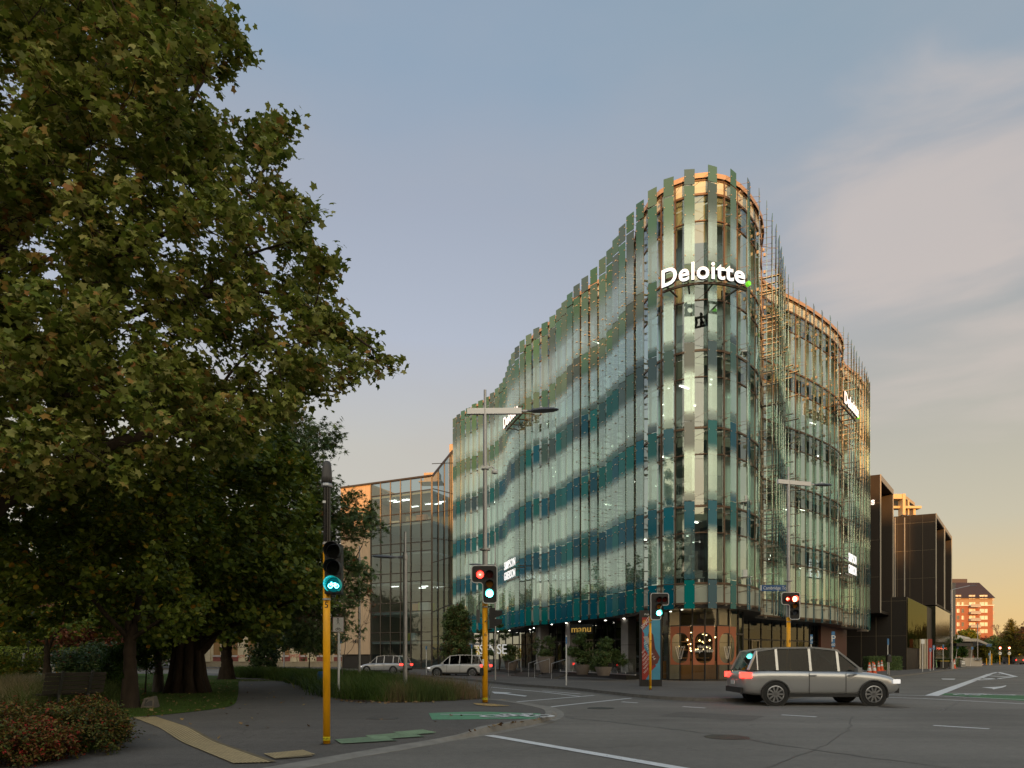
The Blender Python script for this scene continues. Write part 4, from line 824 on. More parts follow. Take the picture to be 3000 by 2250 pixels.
# ---------------------------------------------------------------- red brick apartments at the end of the street
ap = thing('apartment_block', 'red brick apartment tower with steep dark metal roof and white balconies', 'apartment block'); Y = 220
M_brick = mat('red_brick', (.28, .105, .06), .85, var=.12, vscale=2); M_winl = mat('pale_window', (.62, .60, .52), .15, .0, var=.3, vscale=.4, spec=.8); M_wind = mat('dark_window', (.08, .09, .09), .1, var=.3, vscale=.3, spec=.8)
M_cedar = mat('cedar_strip', (.30, .20, .12), .8, var=.2, vscale=3)
X0, X1 = at(2788, Y), at(2909, Y); Zt = hz(1755, Y); Zr = hz(1711, Y)
mb = MB(); mb.box(X0, X1, Y, Y + 16, .12, Zt - 1.7 * 1.0 - .3); mb.build('brick_wall', M_brick, ap)
mb = MB(); mb.box(X0 + .1, X1 - .1, Y + .1, Y + 15.9, Zt - 2.0, Zt + .6); mb.build('timber_storey', M_cedar, ap)
mb = MB(); mb.box(X0 - .2, X1 + .25, Y - .25, Y + 16, Zt - 2.15, Zt - 1.95); mb.build('string_course', M_wht, ap)
mb = MB(); n = len(mb.v); mb.v += [(X0 - .5, Y - .6, Zt + .3), (X1 + .4, Y - .6, Zt + .3), (X1 + .4, Y + 7, Zr + 1.2), (X0 - .5, Y + 7, Zr + 1.2), (X1 + .4, Y + 16.5, Zt + .3), (X0 - .5, Y + 16.5, Zt + .3)]
mb.face((0, 1, 2, 3)); mb.face((3, 2, 4, 5)); mb.face((1, 4, 2)); mb.face((0, 3, 5)); mb.face((0, 5, 4, 1))
rf_ = mb.build('roof', mat('metal_roof', (.075, .055, .055), .5, .2, var=.1), ap)
mb = MB()
for k in range(26): x = X0 + (X1 - X0) * k / 25; mb.bar((x, Y - .62, Zt + .36), (x, Y + 7, Zr + 1.26), .08, .06)
mb.build('roof_ribs', _mc['metal_roof'], rf_)
tw = (1695, 1720); mb = MB(); mb.box(at(2780, 232), at(2829, 232), 232, 242, 20, hz(1712, 232)); mb.build('rear_storey', M_cedar, ap); mb = MB(); mb.prism([(at(2780, 232), 231), (at(2828, 232), 231), (at(2828, 232), 238), (at(2780, 232), 238)], hz(1708, 232), hz(1697, 232)); mb.build('rear_roof', _mc['metal_roof'], ap)
rows = [1748, 1768.5, 1788.5, 1808.5, 1828, 1848]
for r_, py in enumerate(rows):
    for (a_, b_, lit) in ((2803 if r_ else 2798, 2811 if r_ else 2816, 1), (2817, 2824, 1) if r_ else (2799, 2800, 1), (2839, 2857, 1), (2870, 2893, 1)):
        if r_ > 1 and a_ < 2820 and random.random() < .5: lit = 0
        if b_ - a_ < 3: continue
        ww = MB(); z0, z1 = hz(py + 9 - 2, Y), hz(py - 7 + 2, Y); yy = Y - .05 if r_ else Y + .04
        ww.box(at(a_, Y), at(b_, Y), yy, yy + .12, z0, z1, 0); ww.bar((at((a_ + b_) / 2 + 2, Y), yy - .03, z0), (at((a_ + b_) / 2 + 2, Y), yy - .03, z1), .12, .06, 1)
        for zz_ in (z0, z1): ww.bar((at(a_, Y), yy - .03, zz_), (at(b_, Y), yy - .03, zz_), .1, .1, 1)
        ww.build('window', [M_winl if lit else M_wind, M_cedar], ap)
    if r_ > 0:
        bb = MB(); bb.box(at(2835, Y), at(2864, Y), Y - 1.6, Y - .02, hz(py + 11, Y), hz(py + 9.5, Y)); bb.build('balcony', mat('balcony_slab', (.45, .42, .38), .7), ap)
        rr = MB(); rr.box(at(2835, Y), at(2864, Y), Y - 1.6, Y - 1.5, hz(py + 9.5, Y), hz(py + 2.5, Y)); rr.build('balcony_rail', mat('perforated_rail', (.36, .33, .30), .5, .4), ap)
    bb = MB(); bb.box(X1 + .01, X1 + 1.4, Y + 1.5, Y + 5, hz(py + 11, Y), hz(py + 10, Y)); bb.box(X1 + 1.3, X1 + 1.4, Y + 1.5, Y + 5, hz(py + 10, Y), hz(py + 1, Y)); bb.box(X1 + .01, X1 + 1.3, Y + 1.5, Y + 1.6, hz(py + 10, Y), hz(py + 1, Y)); bb.build('side_balcony', _mc.get('balcony_slab') or mat('balcony_slab', (.45, .42, .38), .7), ap)
# ---------------------------------------------------------------- unseen blocks added behind the camera, sized to hide the low sun from the street and show in the glass
M_bk = mat('rear_facade', (.085, .07, .06), .8, var=.2, vscale=.3)
for x0, x1, h, y, lbl in ((-170, -66, 24, -74, 'long grey office block added for shade across the park, unseen behind the viewpoint'), (-64, -10, 31.5, -72, 'brown office block added for shade across the road, unseen behind the viewpoint on the left'), (-8, 30, 30.6, -70, 'tallest brown office block added for shade across the road, unseen behind the viewpoint'), (32, 62, 36.0, -72, 'taller brown office block added for shade across the road, unseen behind the viewpoint on the right'), (64, 120, 29.0, -74, 'wide brown office block added for shade, unseen behind the viewpoint, farthest right')):
    r = thing('unseen_office_block', lbl, 'building', ((x0 + x1) / 2, y, 0)); w = (x1 - x0) / 2; mb = MB(); mb.box(-w, w, -16, 0, 0, h); mb.build('wall', M_bk, r)
    for z in np.arange(1.2, h - 2.5, 3.6):
        mb = MB(); mb.box(-w + 1, w - 1, -.02, .05, z, z + 1.7); mb.build('window_band', M_wind, r)
# ---------------------------------------------------------------- traffic signals and lamp masts
M_red = mat('red_lens_lit', (.5, .01, .01), .3, emit=9, ecol=(1, .03, .02), var=0); M_redhot = mat('red_lens_bright', (.6, .05, .03), .3, emit=30, ecol=(1, .16, .08), var=0); M_reddim = mat('red_lens_off', (.06, .004, .004), .15, var=0)
M_grn = mat('green_lens_lit', (.05, .6, .5), .3, emit=16, ecol=(.12, 1, .82), var=0); M_cyan = mat('cycle_lamp_lit', (.1, .6, .7), .3, emit=12, ecol=(.12, .82, 1), var=0); M_grndim = mat('teal_visor_glow', (.0, .12, .11), .3, emit=.22, ecol=(0, .75, .68), var=0)
M_amb = mat('amber_lens_off', (.20, .07, .005), .15, var=0); M_off = mat('dark_lens', (.01, .01, .011), .12, var=0); M_band = mat('warning_tape', (.75, .65, .02), .5, var=.05)
M_dish = mat('visor_black', (.014, .014, .014), .55, var=.1)
def circle(mb, c, ax, az, r, m=0, n=20):
    c, ax, az = Vector(c), Vector(ax), Vector(az); mb.poly([c + ax * (r * math.cos(2 * math.pi * k / n)) + az * (r * math.sin(2 * math.pi * k / n)) for k in range(n)], m)
def visor(mb, c, r, L=.20, m=0):
    n = 16; b = len(mb.v); c = Vector(c)
    for rr, dy in ((r, 0), (r * 1.04, -L), (r * 1.10, -L), (r * 1.08, 0)):
        for k in range(n + 1):
            a = math.radians(-50 + 280 * k / n); cut = L * .45 * (1 - math.sin(a)) * .5 if dy else 0
            mb.v.append((c.x + rr * math.cos(a), c.y + dy + cut, c.z + rr * math.sin(a)))
    for s in range(3):
        for k in range(n): q = b + s * (n + 1) + k; mb.face((q, q + 1, q + n + 2, q + n + 1), m)
def lens(root, c, r, m, glow=None, L=.18):
    mb = MB(); circle(mb, c, (1, 0, 0), (0, 0, 1), r); o = mb.build('lens', m, root); mb = MB(); visor(mb, c, r * 1.1, L, 0); mb.build('visor', glow or M_dish, root); return o
def rounded(pts, r, n=5):
    out = []; P2 = [Vector((*p, 0)) for p in pts]; k = len(P2)
    for i in range(k):
        a, b, c = P2[i - 1], P2[i], P2[(i + 1) % k]; u = (a - b).normalized(); v = (c - b).normalized(); p, q = b + u * r, b + v * r
        for j in range(n + 1): t = j / n; out.append(((p * (1 - t) ** 2 + b * 2 * t * (1 - t) + q * t * t)[:2]))
    return out
def board(root, cx, cz, y, w, h, side):
    """black backing board with pale border; side: which lower corner is cut away (-1 left, 1 right)"""
    wn = w * .56; hu = h * .45
    pts = [(-w / 2, hu + (h / 2 - h)), (-w / 2, h / 2), (w / 2, h / 2), (w / 2, -h / 2), (w / 2 - wn, -h / 2), (w / 2 - wn, h / 2 - hu)] if side < 0 else [(w / 2, h / 2 - hu), (w / 2, h / 2), (-w / 2, h / 2), (-w / 2, -h / 2), (-w / 2 + wn, -h / 2), (-w / 2 + wn, h / 2 - hu)]
    if side < 0: pts[0] = (-w / 2, h / 2 - hu)
    pts = rounded(pts, .10)
    cen = Vector((sum(p[0] for p in pts) / len(pts), sum(p[1] for p in pts) / len(pts), 0))
    n = len(pts); mb = MB()
    mb.v += [(cx + p[0], y, cz + p[1]) for p in pts] + [(cx + p[0], y + .02, cz + p[1]) for p in pts]; mb.face(range(n)); mb.face(range(2 * n - 1, n - 1, -1))
    for i in range(n): j = (i + 1) % n; mb.face((i, j, n + j, n + i))
    mb.build('backing_board', M_blk, root); mb = MB(); mb.tube([(cx + p[0], y - .004, cz + p[1]) for p in pts] + [(cx + pts[0][0], y - .004, cz + pts[0][1])], .0135, 5, caps=False); mb.build('white_border', M_wht, root)
def warn_band(root, x, y, z, r):
    mb = MB(); mb.lathe((x, y, z), [(r + .002, 0), (r + .002, .055)], 16, cap=False)
    def bend(u, v, w): a = u / (r + .003) - math.pi / 2; return (x + (r + .0035) * math.cos(a), y + (r + .0035) * math.sin(a), z + .012 + v)
    mb.text('WIRES   DANGER LIVE WIRES', (0, 0, 0), (1, 0, 0), (0, 0, 1), .04, 1, depth=0, bend=bend); mb.build('warning_band', [M_band, M_blk], root)
def clamp(root, x, y, z, r): mb = MB(); mb.lathe((x, y, z), [(r + .008, 0), (r + .008, .03)], 14); mb.box(x - .02, x + .05, y - r - .04, y - r, z, z + .03); mb.build('clamp', M_steel, root)
def number(root, x, y, z, r, s, size=.11):
    mb = MB(); mb.text(s, (x + .012, y - r - .0025, z), (1, 0, 0), (0, 0, 1), size, depth=.001); mb.build('pole_number', M_blk, root)
# -- cycle signal (pole 5)
x, y = gpA(957, 2180); zb = zA(y); r = .056
t5 = thing('cycle_signal', 'yellow cycle signal pole with tall black cap and lit green bicycle lamp', 'traffic signal', (0, 0, 0))
H5 = lambda py: hz(py, y)
mb = MB(); mb.lathe((x, y, zb), [(r, 0), (r, H5(1592) - zb)], 20); mb.build('pole', M_pole, t5, smooth=True); mb = MB(); mb.lathe((x, y, zb + .002), [(r + .05, 0), (r + .04, .008), (r, .01)], 16); mb.build('base_collar', M_dark, t5)
mb = MB(); mb.lathe((x + .004, y, H5(1592)), [(.058, 0), (.058, H5(1428) - H5(1592))], 20); mb.tube([(x + .03, y - .055, H5(1592)), (x + .03, y - .055, H5(1428))], .006, 6); mb.tube([(x + .05, y - .045, H5(1592)), (x + .05, y - .045, H5(1428))], .005, 6); mb.build('cable_sleeve', mat('gloss_black', (.012, .010, .010), .18, var=.1), t5)
mb = MB(); mb.lathe((x + .004, y, H5(1428)), [(.085, 0), (.09, .02), (.085, .045), (.078, .06)], 12); mb.build('crown_clamp', M_steel, t5)
mb = MB(); mb.lathe((x + .004, y, H5(1416)), [(.083, 0), (.080, .10), (.070, .24), (.060, .32), (.03, .345), (.01, .35)], 20); mb.build('cap', mat('grey_plastic', (.075, .07, .068), .5, var=.1), t5, smooth=True)
mb = MB(); mb.box(x - .045, x + .0, y - .0595, y - .0590, H5(1476), H5(1469)); mb.build('sticker', M_wht, t5)
hx = x + (981 - 957) / 2000 * y; z0, z1 = H5(1742), H5(1597); yy = y - .13
mb = MB(); mb.box(hx - .13, hx + .13, yy, yy + .16, z0, z1); mb.box(hx - .03, hx + .04, yy + .03, yy + .1, z1, z1 + .05); mb.box(hx - .03, hx + .03, yy + .03, yy + .1, z0 - .05, z0); hd = mb.build('signal_head', M_blk, t5)
b_ = hd.modifiers.new('b', 'BEVEL'); b_.width = .012; b_.segments = 2
zc = [H5(1620), H5(1668), H5(1717)]; cxs = x + (985 - 957) / 2000 * y
for k, z in enumerate(zc): lens(t5, (cxs, yy - .012, z), .107, M_off if k < 2 else mat('cycle_lens_dark', (0, .03, .035), .2, emit=.12, ecol=(0, .7, .8), var=0), M_grndim if k == 2 else None, .19)
mb = MB(); c = Vector((cxs - .005, yy - .02, zc[2])); w_ = .011
for s in (-1, 1):
    ring = [c + Vector((s * .048 + .031 * math.cos(a), 0, -.014 + .031 * math.sin(a))) for a in [2 * math.pi * k / 16 for k in range(17)]]
    mb.tube(ring, .0055, 5, caps=False)
G = lambda u, v: tuple(c + Vector((u, 0, v)))
for a, b in (((-.048, -.014), (-.032, .03)), ((-.035, .024), (.024, .024)), ((.024, .024), (.048, -.014)), ((-.033, .024), (.0, -.016)), ((0, -.016), (.048, -.014)), ((0, -.016), (.026, .026)), ((-.032, .03), (-.036, .042)), ((-.045, .036), (-.02, .042)), ((.014, .032), (.036, .032))): mb.bar(G(*a), G(*b), .0085)
mb.build('bicycle_symbol', M_cyan, t5)
clamp(t5, x, y, H5(1596), r); clamp(t5, x, y, H5(1759), r); number(t5, x, y, H5(1781), r, '5', .13); warn_band(t5, x, y, H5(2168), r)
# -- tall signal masts with a street lamp arm
def lamp_head(mb, a, d, L=.95):
    a, d = Vector(a), Vector(d); s = Vector((-d.y, d.x, 0)); up = Vector((0, 0, 1)); prof = [(0, .035, .03), (.12, .05, .04), (.2, .12, .05), (.5, .16, .055), (.8, .14, .04), (.95, .05, .015)]
    n = len(mb.v)
    for u, w, h in prof:
        c = a + d * (u * L) + up * (.04 * u)
        for sx, sz in ((-1, -.3), (-.7, .8), (.7, .8), (1, -.3), (.8, -.6), (-.8, -.6)): mb.v.append(tuple(c + s * (w * sx) + up * (h * sz)))
    for i in range(len(prof) - 1):
        for j in range(6): p = n + i * 6 + j; q = n + i * 6 + (j + 1) % 6; mb.face((p, q, q + 6, p + 6))
    mb.face([n + j for j in range(6)]); mb.face([n + (len(prof) - 1) * 6 + j for j in range(6)][::-1])
def mast_signal(x, y, zb, label, side, lit, num, arm, street=None, sidehead=None, cam_=False, button=False, r=.078):
    t = thing('traffic_signal', label, 'traffic signal', (0, 0, 0)); tall = arm is not None
    ztop = 2.98 if tall else 3.05
    mb = MB(); mb.lathe((x, y, zb), [(r, 0), (r, ztop - zb)], 18); mb.build('pole', M_pole, t, smooth=True)
    mb = MB(); mb.lathe((x, y, zb + .002), [(r + .06, 0), (r + .05, .008), (r, .01)], 14); mb.build('base_collar', M_dark, t)
    if tall:
        mb = MB(); mb.lathe((x, y, ztop), [(r * .98, 0), (r * .95, 1.40)], 16); mb.lathe((x, y, ztop + 1.4), [(r * 1.9, 0), (r * 1.9, .035)], 16); mb.lathe((x, y, ztop + 1.436), [(r * .80, 0), (r * .70, 3.9)], 16); mb.lathe((x, y, ztop + 5.34), [(r * .50, 0), (r * .48, .54)], 14); mb.build('mast', M_steel, t, smooth=False)
        d = Vector((*arm, 0)).normalized(); a = Vector((x, y, 8.26)) - d * .50; b = Vector((x, y, 8.26)) + d * 1.02
        mb = MB(); mb.bar(a, b, .10, .16); mb.tube([b, b + d * .16], .035, 8); mb.build('lamp_arm', M_alu, t)
        mb = MB(); lamp_head(mb, b + d * .16, d, .92); mb.build('lamp_head', mat('lamp_grey', (.16, .16, .17), .4, .3, var=.08), t)
        mb = MB(); q = b + d * .55; mb.lathe((q.x, q.y, q.z + .05), [(.04, 0), (.045, .05), (.02, .08)], 8); mb.build('photocell', M_wht, t)
    else:
        mb = MB(); mb.lathe((x, y, ztop), [(r * .9, 0), (r * .9, .85), (r * .6, .92)], 12); mb.build('cable_sleeve', M_blk, t)
    cx = x + (.0 if side < 0 else .33) + (-.01 if side < 0 else 0); cz = 3.40; yb = y - r - .16; w, h = .70, 1.04
    board(t, cx, cz, yb, w, h, side)
    mb = MB(); mx = cx + (.12 if side < 0 else -.14); mb.box(mx - .13, mx + .13, yb + .021, yb + .17, cz - .40, cz + .40); mb.build('signal_head', M_blk, t)
    rr = .098; ox = cx + (.115 if side < 0 else -.06); ax_ = cx - .115 if side < 0 else cx + .19
    for k, m in enumerate(lit[:3]): lens(t, (ox + .03, yb - .006, cz + .27 - k * .262), rr, m[0], m[1], .14)
    o = lens(t, (ax_, yb - .006, cz + .27), rr, lit[3][0], lit[3][1], .14)
    if len(lit) > 4:
        mb = MB(); c = Vector((ax_, yb - .02, cz + .27))
        if lit[4] == 'arrow':
            for a, b in (((.055, 0), (-.04, 0)), ((-.055, 0), (-.005, .05)), ((-.055, 0), (-.005, -.05))): mb.bar(c + Vector((a[0], 0, a[1])), c + Vector((b[0], 0, b[1])), .018)
        else: mb.bar(c + Vector((-.03, 0, 0)), c + Vector((.025, 0, 0)), .03)
        mb.build('arrow_symbol', mat('red_arrow_lit', (.7, .1, .05), .3, emit=14, ecol=(1, .18, .10), var=0), t)
    if sidehead:
        s = sidehead; mb = MB(); bx = x + s * (r + .12); mb.box(bx - .08, bx + .08, y - .14, y + .12, 2.20, 2.76)
        for z in (2.36, 2.60):
            n = len(mb.v); e = bx + s * .08; f = e + s * .2
            mb.v += [(e, y - .11, z - .1), (e, y + .09, z - .1), (e, y + .09, z + .1), (e, y - .11, z + .1), (f, y - .10, z - .03), (f, y + .08, z - .03), (f, y + .08, z + .09), (f, y - .10, z + .09)]
            for q in ((0, 1, 5, 4), (1, 2, 6, 5), (2, 3, 7, 6), (3, 0, 4, 7), (4, 5, 6, 7)): mb.face([n + i for i in q])
        mb.bar((x, y, 2.80), (bx, y, 2.80), .04); mb.bar((x, y, 2.16), (bx, y, 2.16), .04); mb.build('side_signal_head', M_blk, t)
    if cam_:
        mb = MB(); z = 6.68; mb.box(x - .1, x + .1, y - .1, y + .1, z - .04, z + .04); mb.tube([(x + .07, y, z), (x + .18, y, z + .04), (x + .27, y, z - .02)], .025, 7); mb.lathe((x + .27, y, z - .17), [(.04, 0), (.085, .02), (.09, .07), (.06, .12)], 12); mb.build('security_camera', M_wht, t)
        mb = MB(); mb.tube([(x - .06, y - .06, 3.0), (x - .22, y - .12, 2.8), (x - .20, y - .13, 2.4), (x - .06, y - .1, 2.3)], .013, 6); mb.tube([(x + .15, y - .1, 2.75), (x + .1, y - .12, 2.45), (x, y - .1, 2.38)], .010, 6); mb.box(x - .24, x - .14, y - .06, y + .05, 2.36, 2.72); mb.build('cables', mat('cable_grey', (.10, .10, .10), .6), t)
    if button:
        mb = MB(); o2 = rounded([(-.05, -.11), (.05, -.11), (.05, .11), (-.05, .11)], .045); bx = x - r - .01
        mb.v += [(bx + p[0], y - .10, .99 + p[1]) for p in o2] + [(bx + p[0], y - .04, .99 + p[1]) for p in o2]; n = len(o2); mb.face(range(n)); mb.face(range(2 * n - 1, n - 1, -1))
        for i in range(n): j = (i + 1) % n; mb.face((i, j, n + j, n + i))
        mb.build('push_button', M_blk, t); mb = MB(); mb.box(x - r - .0, x - r + .05, y - r - .004, y - .02, 1.16, 1.34); mb.build('notice_plate', M_wht, t)
    if street:
        mb = MB(); sx1, sx0 = x - .10, x - 1.10; z = hz(1723, y); mb.box(sx0, sx1, y - .015, y + .015, z - .12, z + .12, 0); mb.box(sx0, sx0 + .04, y - .017, y - .015, z - .11, z + .11, 1)
        mb.text(street, (sx0 + .1, y - .018, z - .055), (1, 0, 0), (0, 0, 1), .185, 1, depth=.002, align='LEFT', wfac=.84); mb.bar((sx1, y, z + .08), (x, y, z + .08), .03, m=2); mb.bar((sx1, y, z - .08), (x, y, z - .08), .03, m=2)
        mb.build('street_name_sign', [mat('sign_blue', (.025, .09, .24), .5, var=.05), M_wht, M_steel], t)
    clamp(t, x, y, 3.0, r * .9); clamp(t, x, y, 2.78, r); number(t, x, y, 1.98, r, num, .15); warn_band(t, x, y, zb + .09, r); return t
D = (M_off, None)
x6, y6 = gpA(1421, 2059)
mast_signal(x6, y6, .12, 'yellow signal pole with grey lamp mast at the end of the grass planter', -1, [(M_reddim, None), (M_amb, None), (M_grn, M_grndim), (M_red, None), 'dash'], '6', (1, -.02), sidehead=1, cam_=True, button=True)
x8, y8 = gp(2310, 2022, .12)
mast_signal(x8, y8, .12, 'yellow signal pole with blue street name sign, red lamp and red arrow lit', -1, [(M_redhot, mat('red_visor_glow', (.2, .01, .01), .4, emit=.8, ecol=(1, .03, .02), var=0)), (M_amb, None), (mat('grey_lens_off', (.05, .06, .08), .15, var=0), None), (mat('red_arrow_field', (.15, .01, .01), .3, emit=.5, ecol=(1, .02, .01), var=0), M_reddim), 'arrow'], '8', (1, .30), street='Cambridge Tce')
y7 = 27.0; x7 = at(1905, y7)
mast_signal(x7, y7, .12, 'short yellow signal pole in front of the cafe corner with the green lamp lit', 1, [(M_reddim, None), (M_amb, None), (M_grn, M_grndim), (M_reddim, None)], '7', None, sidehead=None, r=.05)
# grey lamp columns on the park side
def lamp_column(px, Y, zb, ytop, yarm, pxe, label, r=.075, head=.95):
    x = at(px, Y); t = thing('street_lamp', label, 'street lamp', (0, 0, 0)); zt, za = hz(ytop, Y), hz(yarm, Y); mb = MB(); mb.lathe((x, Y, zb), [(r, 0), (r * .95, za - zb + .15)], 14); mb.lathe((x, Y, za + .15 + zb - zb), [(r * .6, 0), (r * .55, max(zt - za - .15, .05))], 12); mb.build('column', M_steel, t)
    s = 1 if pxe > px else -1; xe = at(pxe, Y); L_ = abs(xe - x); a = Vector((x + s * r, Y, za)); d = Vector((s, 0, 0)); mb = MB(); mb.tube([a, a + d * max(.15, L_ - head)], .04, 8); lamp_head(mb, a + d * max(.15, L_ - head), d, head); mb.build('lamp_head', _mc['lamp_grey'], t)
    mb = MB(); mb.lathe((x, Y, za - .07), [(r + .02, 0), (r + .02, .14)], 12); mb.build('clamp', M_steel, t); return t
lamp_column(1187, 23, .12, 1558, 1633, 1105, 'grey lamp column rising out of the grass planter, lamp to the left')
lamp_column(1053, 33, .12, 1600, 1640, 1000, 'thin grey lamp column left of the numbered timber wall', r=.06, head=.6)
lamp_column(1451, 40, .12, 1560, 1655, 1374, 'thin grey lamp column on the far pavement behind the twin signal pole', r=.05, head=.9)
lamp_column(832, 60, .12, 1800, 1850, 800, 'slim grey lamp column in front of the boarded stone building', r=.07, head=.8)
x = at(2788, 82); t = thing('street_lamp', 'tall grey street lamp with sloping arm down the street on the right', 'street lamp'); mb = MB(); zt = hz(1728, 82); mb.lathe((x, 82, .12), [(.26, 0), (.26, .7), (.13, .75), (.10, zt - .12)], 12); mb.tube([(x, 82, zt), (at(2840, 84), 84, hz(1716, 84))], .05, 8); mb.build('column', M_steel, t); mb = MB(); lamp_head(mb, (at(2838, 84), 84, hz(1716, 84)), (1, 0, 0), 1.0); mb.build('lamp_head', _mc['lamp_grey'], t)
# ---------------------------------------------------------------- posts and signs
M_sb = mat('parking_blue', (.05, .17, .36), .5, var=.05)
def post_sign(px, ytop, ybase, label, zb=.12, w=.06, lean=0, blue=None, kind='P', Y=None):
    if Y is None: X, Y = gp(px, ybase, zb)
    X = at(px, Y); t = thing('sign_post', label, 'sign', (0, 0, 0)); zt = hz(ytop, Y); mb = MB(); mb.tube([(X - lean, Y, zb), (X, Y, zt)], w / 2, 8); mb.build('post', M_wht, t)
    if blue:
        b0, b1, wb = blue; z0, z1 = hz(b1, Y), hz(b0, Y); ww = wb / 2000 * Y; mb = MB(); mb.box(X - ww / 2, X + ww / 2, Y - w / 2 - .025, Y - w / 2 - .005, z0, z1); 
        mb.build('sign_plate', M_sb if kind != 'white' else M_wht, t)
        if kind == 'P': mb = MB(); mb.text('P', (X, Y - w / 2 - .03, z0 + (z1 - z0) * .35), (1, 0, 0), (0, 0, 1), (z1 - z0) * .6, depth=.004); mb.text('60', (X, Y - w / 2 - .03, z0 + (z1 - z0) * .08), (1, 0, 0), (0, 0, 1), (z1 - z0) * .25, depth=.004); mb.build('sign_lettering', M_wht, t)
    return t
post_sign(1659, 1862, 2008, 'white post with narrow blue sign on the pavement before the gold lettered shop', blue=(1866, 1886, 4), kind='x')
post_sign(2376, 1860, 2001, 'white parking post just right of the red lit signal pole', blue=(1859, 1886, 7))
post_sign(2440, 1850, 1985, 'white parking post with two blue plates and a tilted no stopping board', blue=(1850, 1896, 10))
t = thing('no_stopping_sign', 'tilted cream temporary board with red and blue no stopping disc', 'sign'); X, Y = gp(2440, 1985, .12); Y -= .12; X = at(2447, Y); ax = Vector((.97, 0, -.22)).normalized(); az = Vector((.22, 0, .97)).normalized(); c = Vector((X, Y, hz(1937, Y))); mb = MB()
mb.obox(c, ax, (0, 1, 0), az, .26, .01, .34, 0); mb.build('board', mat('cream_board', (.6, .52, .42), .6), t); mb = MB(); circle(mb, c + az * .08 + Vector((0, -.014, 0)), ax, az, .17); mb.build('disc_ring', mat('sign_red', (.5, .04, .04), .5), t)
mb = MB(); circle(mb, c + az * .08 + Vector((0, -.018, 0)), ax, az, .13); mb.build('disc', M_sb, t); mb = MB()
for s in (-1, 1): mb.bar(c + az * .08 + (ax + az * s) * .09 + Vector((0, -.022, 0)), c + az * .08 - (ax + az * s) * .09 + Vector((0, -.022, 0)), .03, .004)
mb.bar(c - az * .22 - ax * .14 + Vector((0, -.014, 0)), c - az * .22 + ax * .14 + Vector((0, -.014, 0)), .02, .01); mb.build('cross_bars', _mc['sign_red'], t)
post_sign(2601, 1871, 1975, 'white parking post beside the clipped hedge', blue=(1871, 1889, 5), kind='x')
post_sign(2703, 1873, 1968, 'white post with blank pale square plate by the cream columns', blue=(1873, 1886, 10), kind='white')
post_sign(2725, 1898, 1965, 'short parking post in front of the red wall', blue=(1898, 1909, 7)); post_sign(2735, 1890, 1963, 'parking post just right of the red wall', blue=(1891, 1903, 7))
post_sign(2763, 1888, 1961, 'white parking post before the black wheelie bins', blue=(1889, 1900, 4), kind='x'); post_sign(2805, 1891, 1957, 'leaning white parking post beside the orange cone', blue=(1891, 1901, 6), lean=.35, kind='x'); post_sign(2848, 1894, 1952, 'leaning white parking post in front of the pavilion wall', blue=(1895, 1903, 6), lean=.3, kind='x')
post_sign(997, 1870, 1975, 'small blue parking sign on a post by the old stone building', blue=(1871, 1884, 8), Y=60); post_sign(1249, 1892, 1972, 'white post with narrow blue sign in front of the glass block', blue=(1893, 1903, 4), kind='x', Y=52)
post_sign(1382, 1886, 1960, 'white parking post between the columnar tree and the twin signal pole', blue=(1888, 1900, 4), kind='x', Y=50)
# shared path sign
Y = 21.6; X = at(992, Y); t = thing('path_sign', 'white sign with walking figure above a bicycle on a white post', 'sign'); mb = MB(); mb.tube([(X, Y, .12), (X, Y, hz(1810, Y))], .035, 8); mb.build('post', M_wht, t)
z0, z1 = hz(1852, Y), hz(1808, Y); hw_ = .175; mb = MB(); o2 = rounded([(-hw_, z0), (hw_, z0), (hw_, z1), (-hw_, z1)], .035); mb.poly([(X + p[0], Y - .05, p[1]) for p in o2]); mb.poly([(X + p[0], Y - .035, p[1]) for p in o2]); mb.build('sign_plate', M_wht, t)
mb = MB(); mb.tube([(X + p[0] * .95, Y - .052, (p[1] - (z0 + z1) / 2) * .96 + (z0 + z1) / 2) for p in o2 + o2[:1]], .006, 4, caps=False); mb.build('sign_border', mat('sign_maroon', (.2, .03, .03), .5), t)
mb = MB(); cz = z1 - .13; q = Y - .056; circle(mb, (X - .005, q, cz + .075), (1, 0, 0), (0, 0, 1), .022, n=10)
for a, b, w_ in (((0, .05), (0, -.02), .045), ((0, -.02), (-.04, -.10), .022), ((0, -.02), (.045, -.10), .022), ((-.01, .045), (-.05, 0), .014), ((.01, .045), (.045, .0), .014)): mb.bar((X + a[0], q, cz + a[1]), (X + b[0], q, cz + b[1]), w_, .004)
cz = z0 + .085
for s in (-1, 1): mb.tube([(X + s * .052 + .034 * math.cos(a), q, cz + .034 * math.sin(a)) for a in [2 * math.pi * k / 12 for k in range(13)]], .005, 4, caps=False)
for a, b in (((-.052, 0), (-.03, .05)), ((-.03, .05), (.03, .05)), ((.03, .05), (.052, 0)), ((-.03, .05), (0, 0)), ((0, 0), (.03, .05)), ((0, 0), (-.05, 0)), ((-.03, .05), (-.03, .065)), ((.03, .05), (.03, .065))): mb.bar((X + a[0], q, cz + a[1]), (X + b[0], q, cz + b[1]), .009, .004)
mb.build('pictograms', M_blk, t)
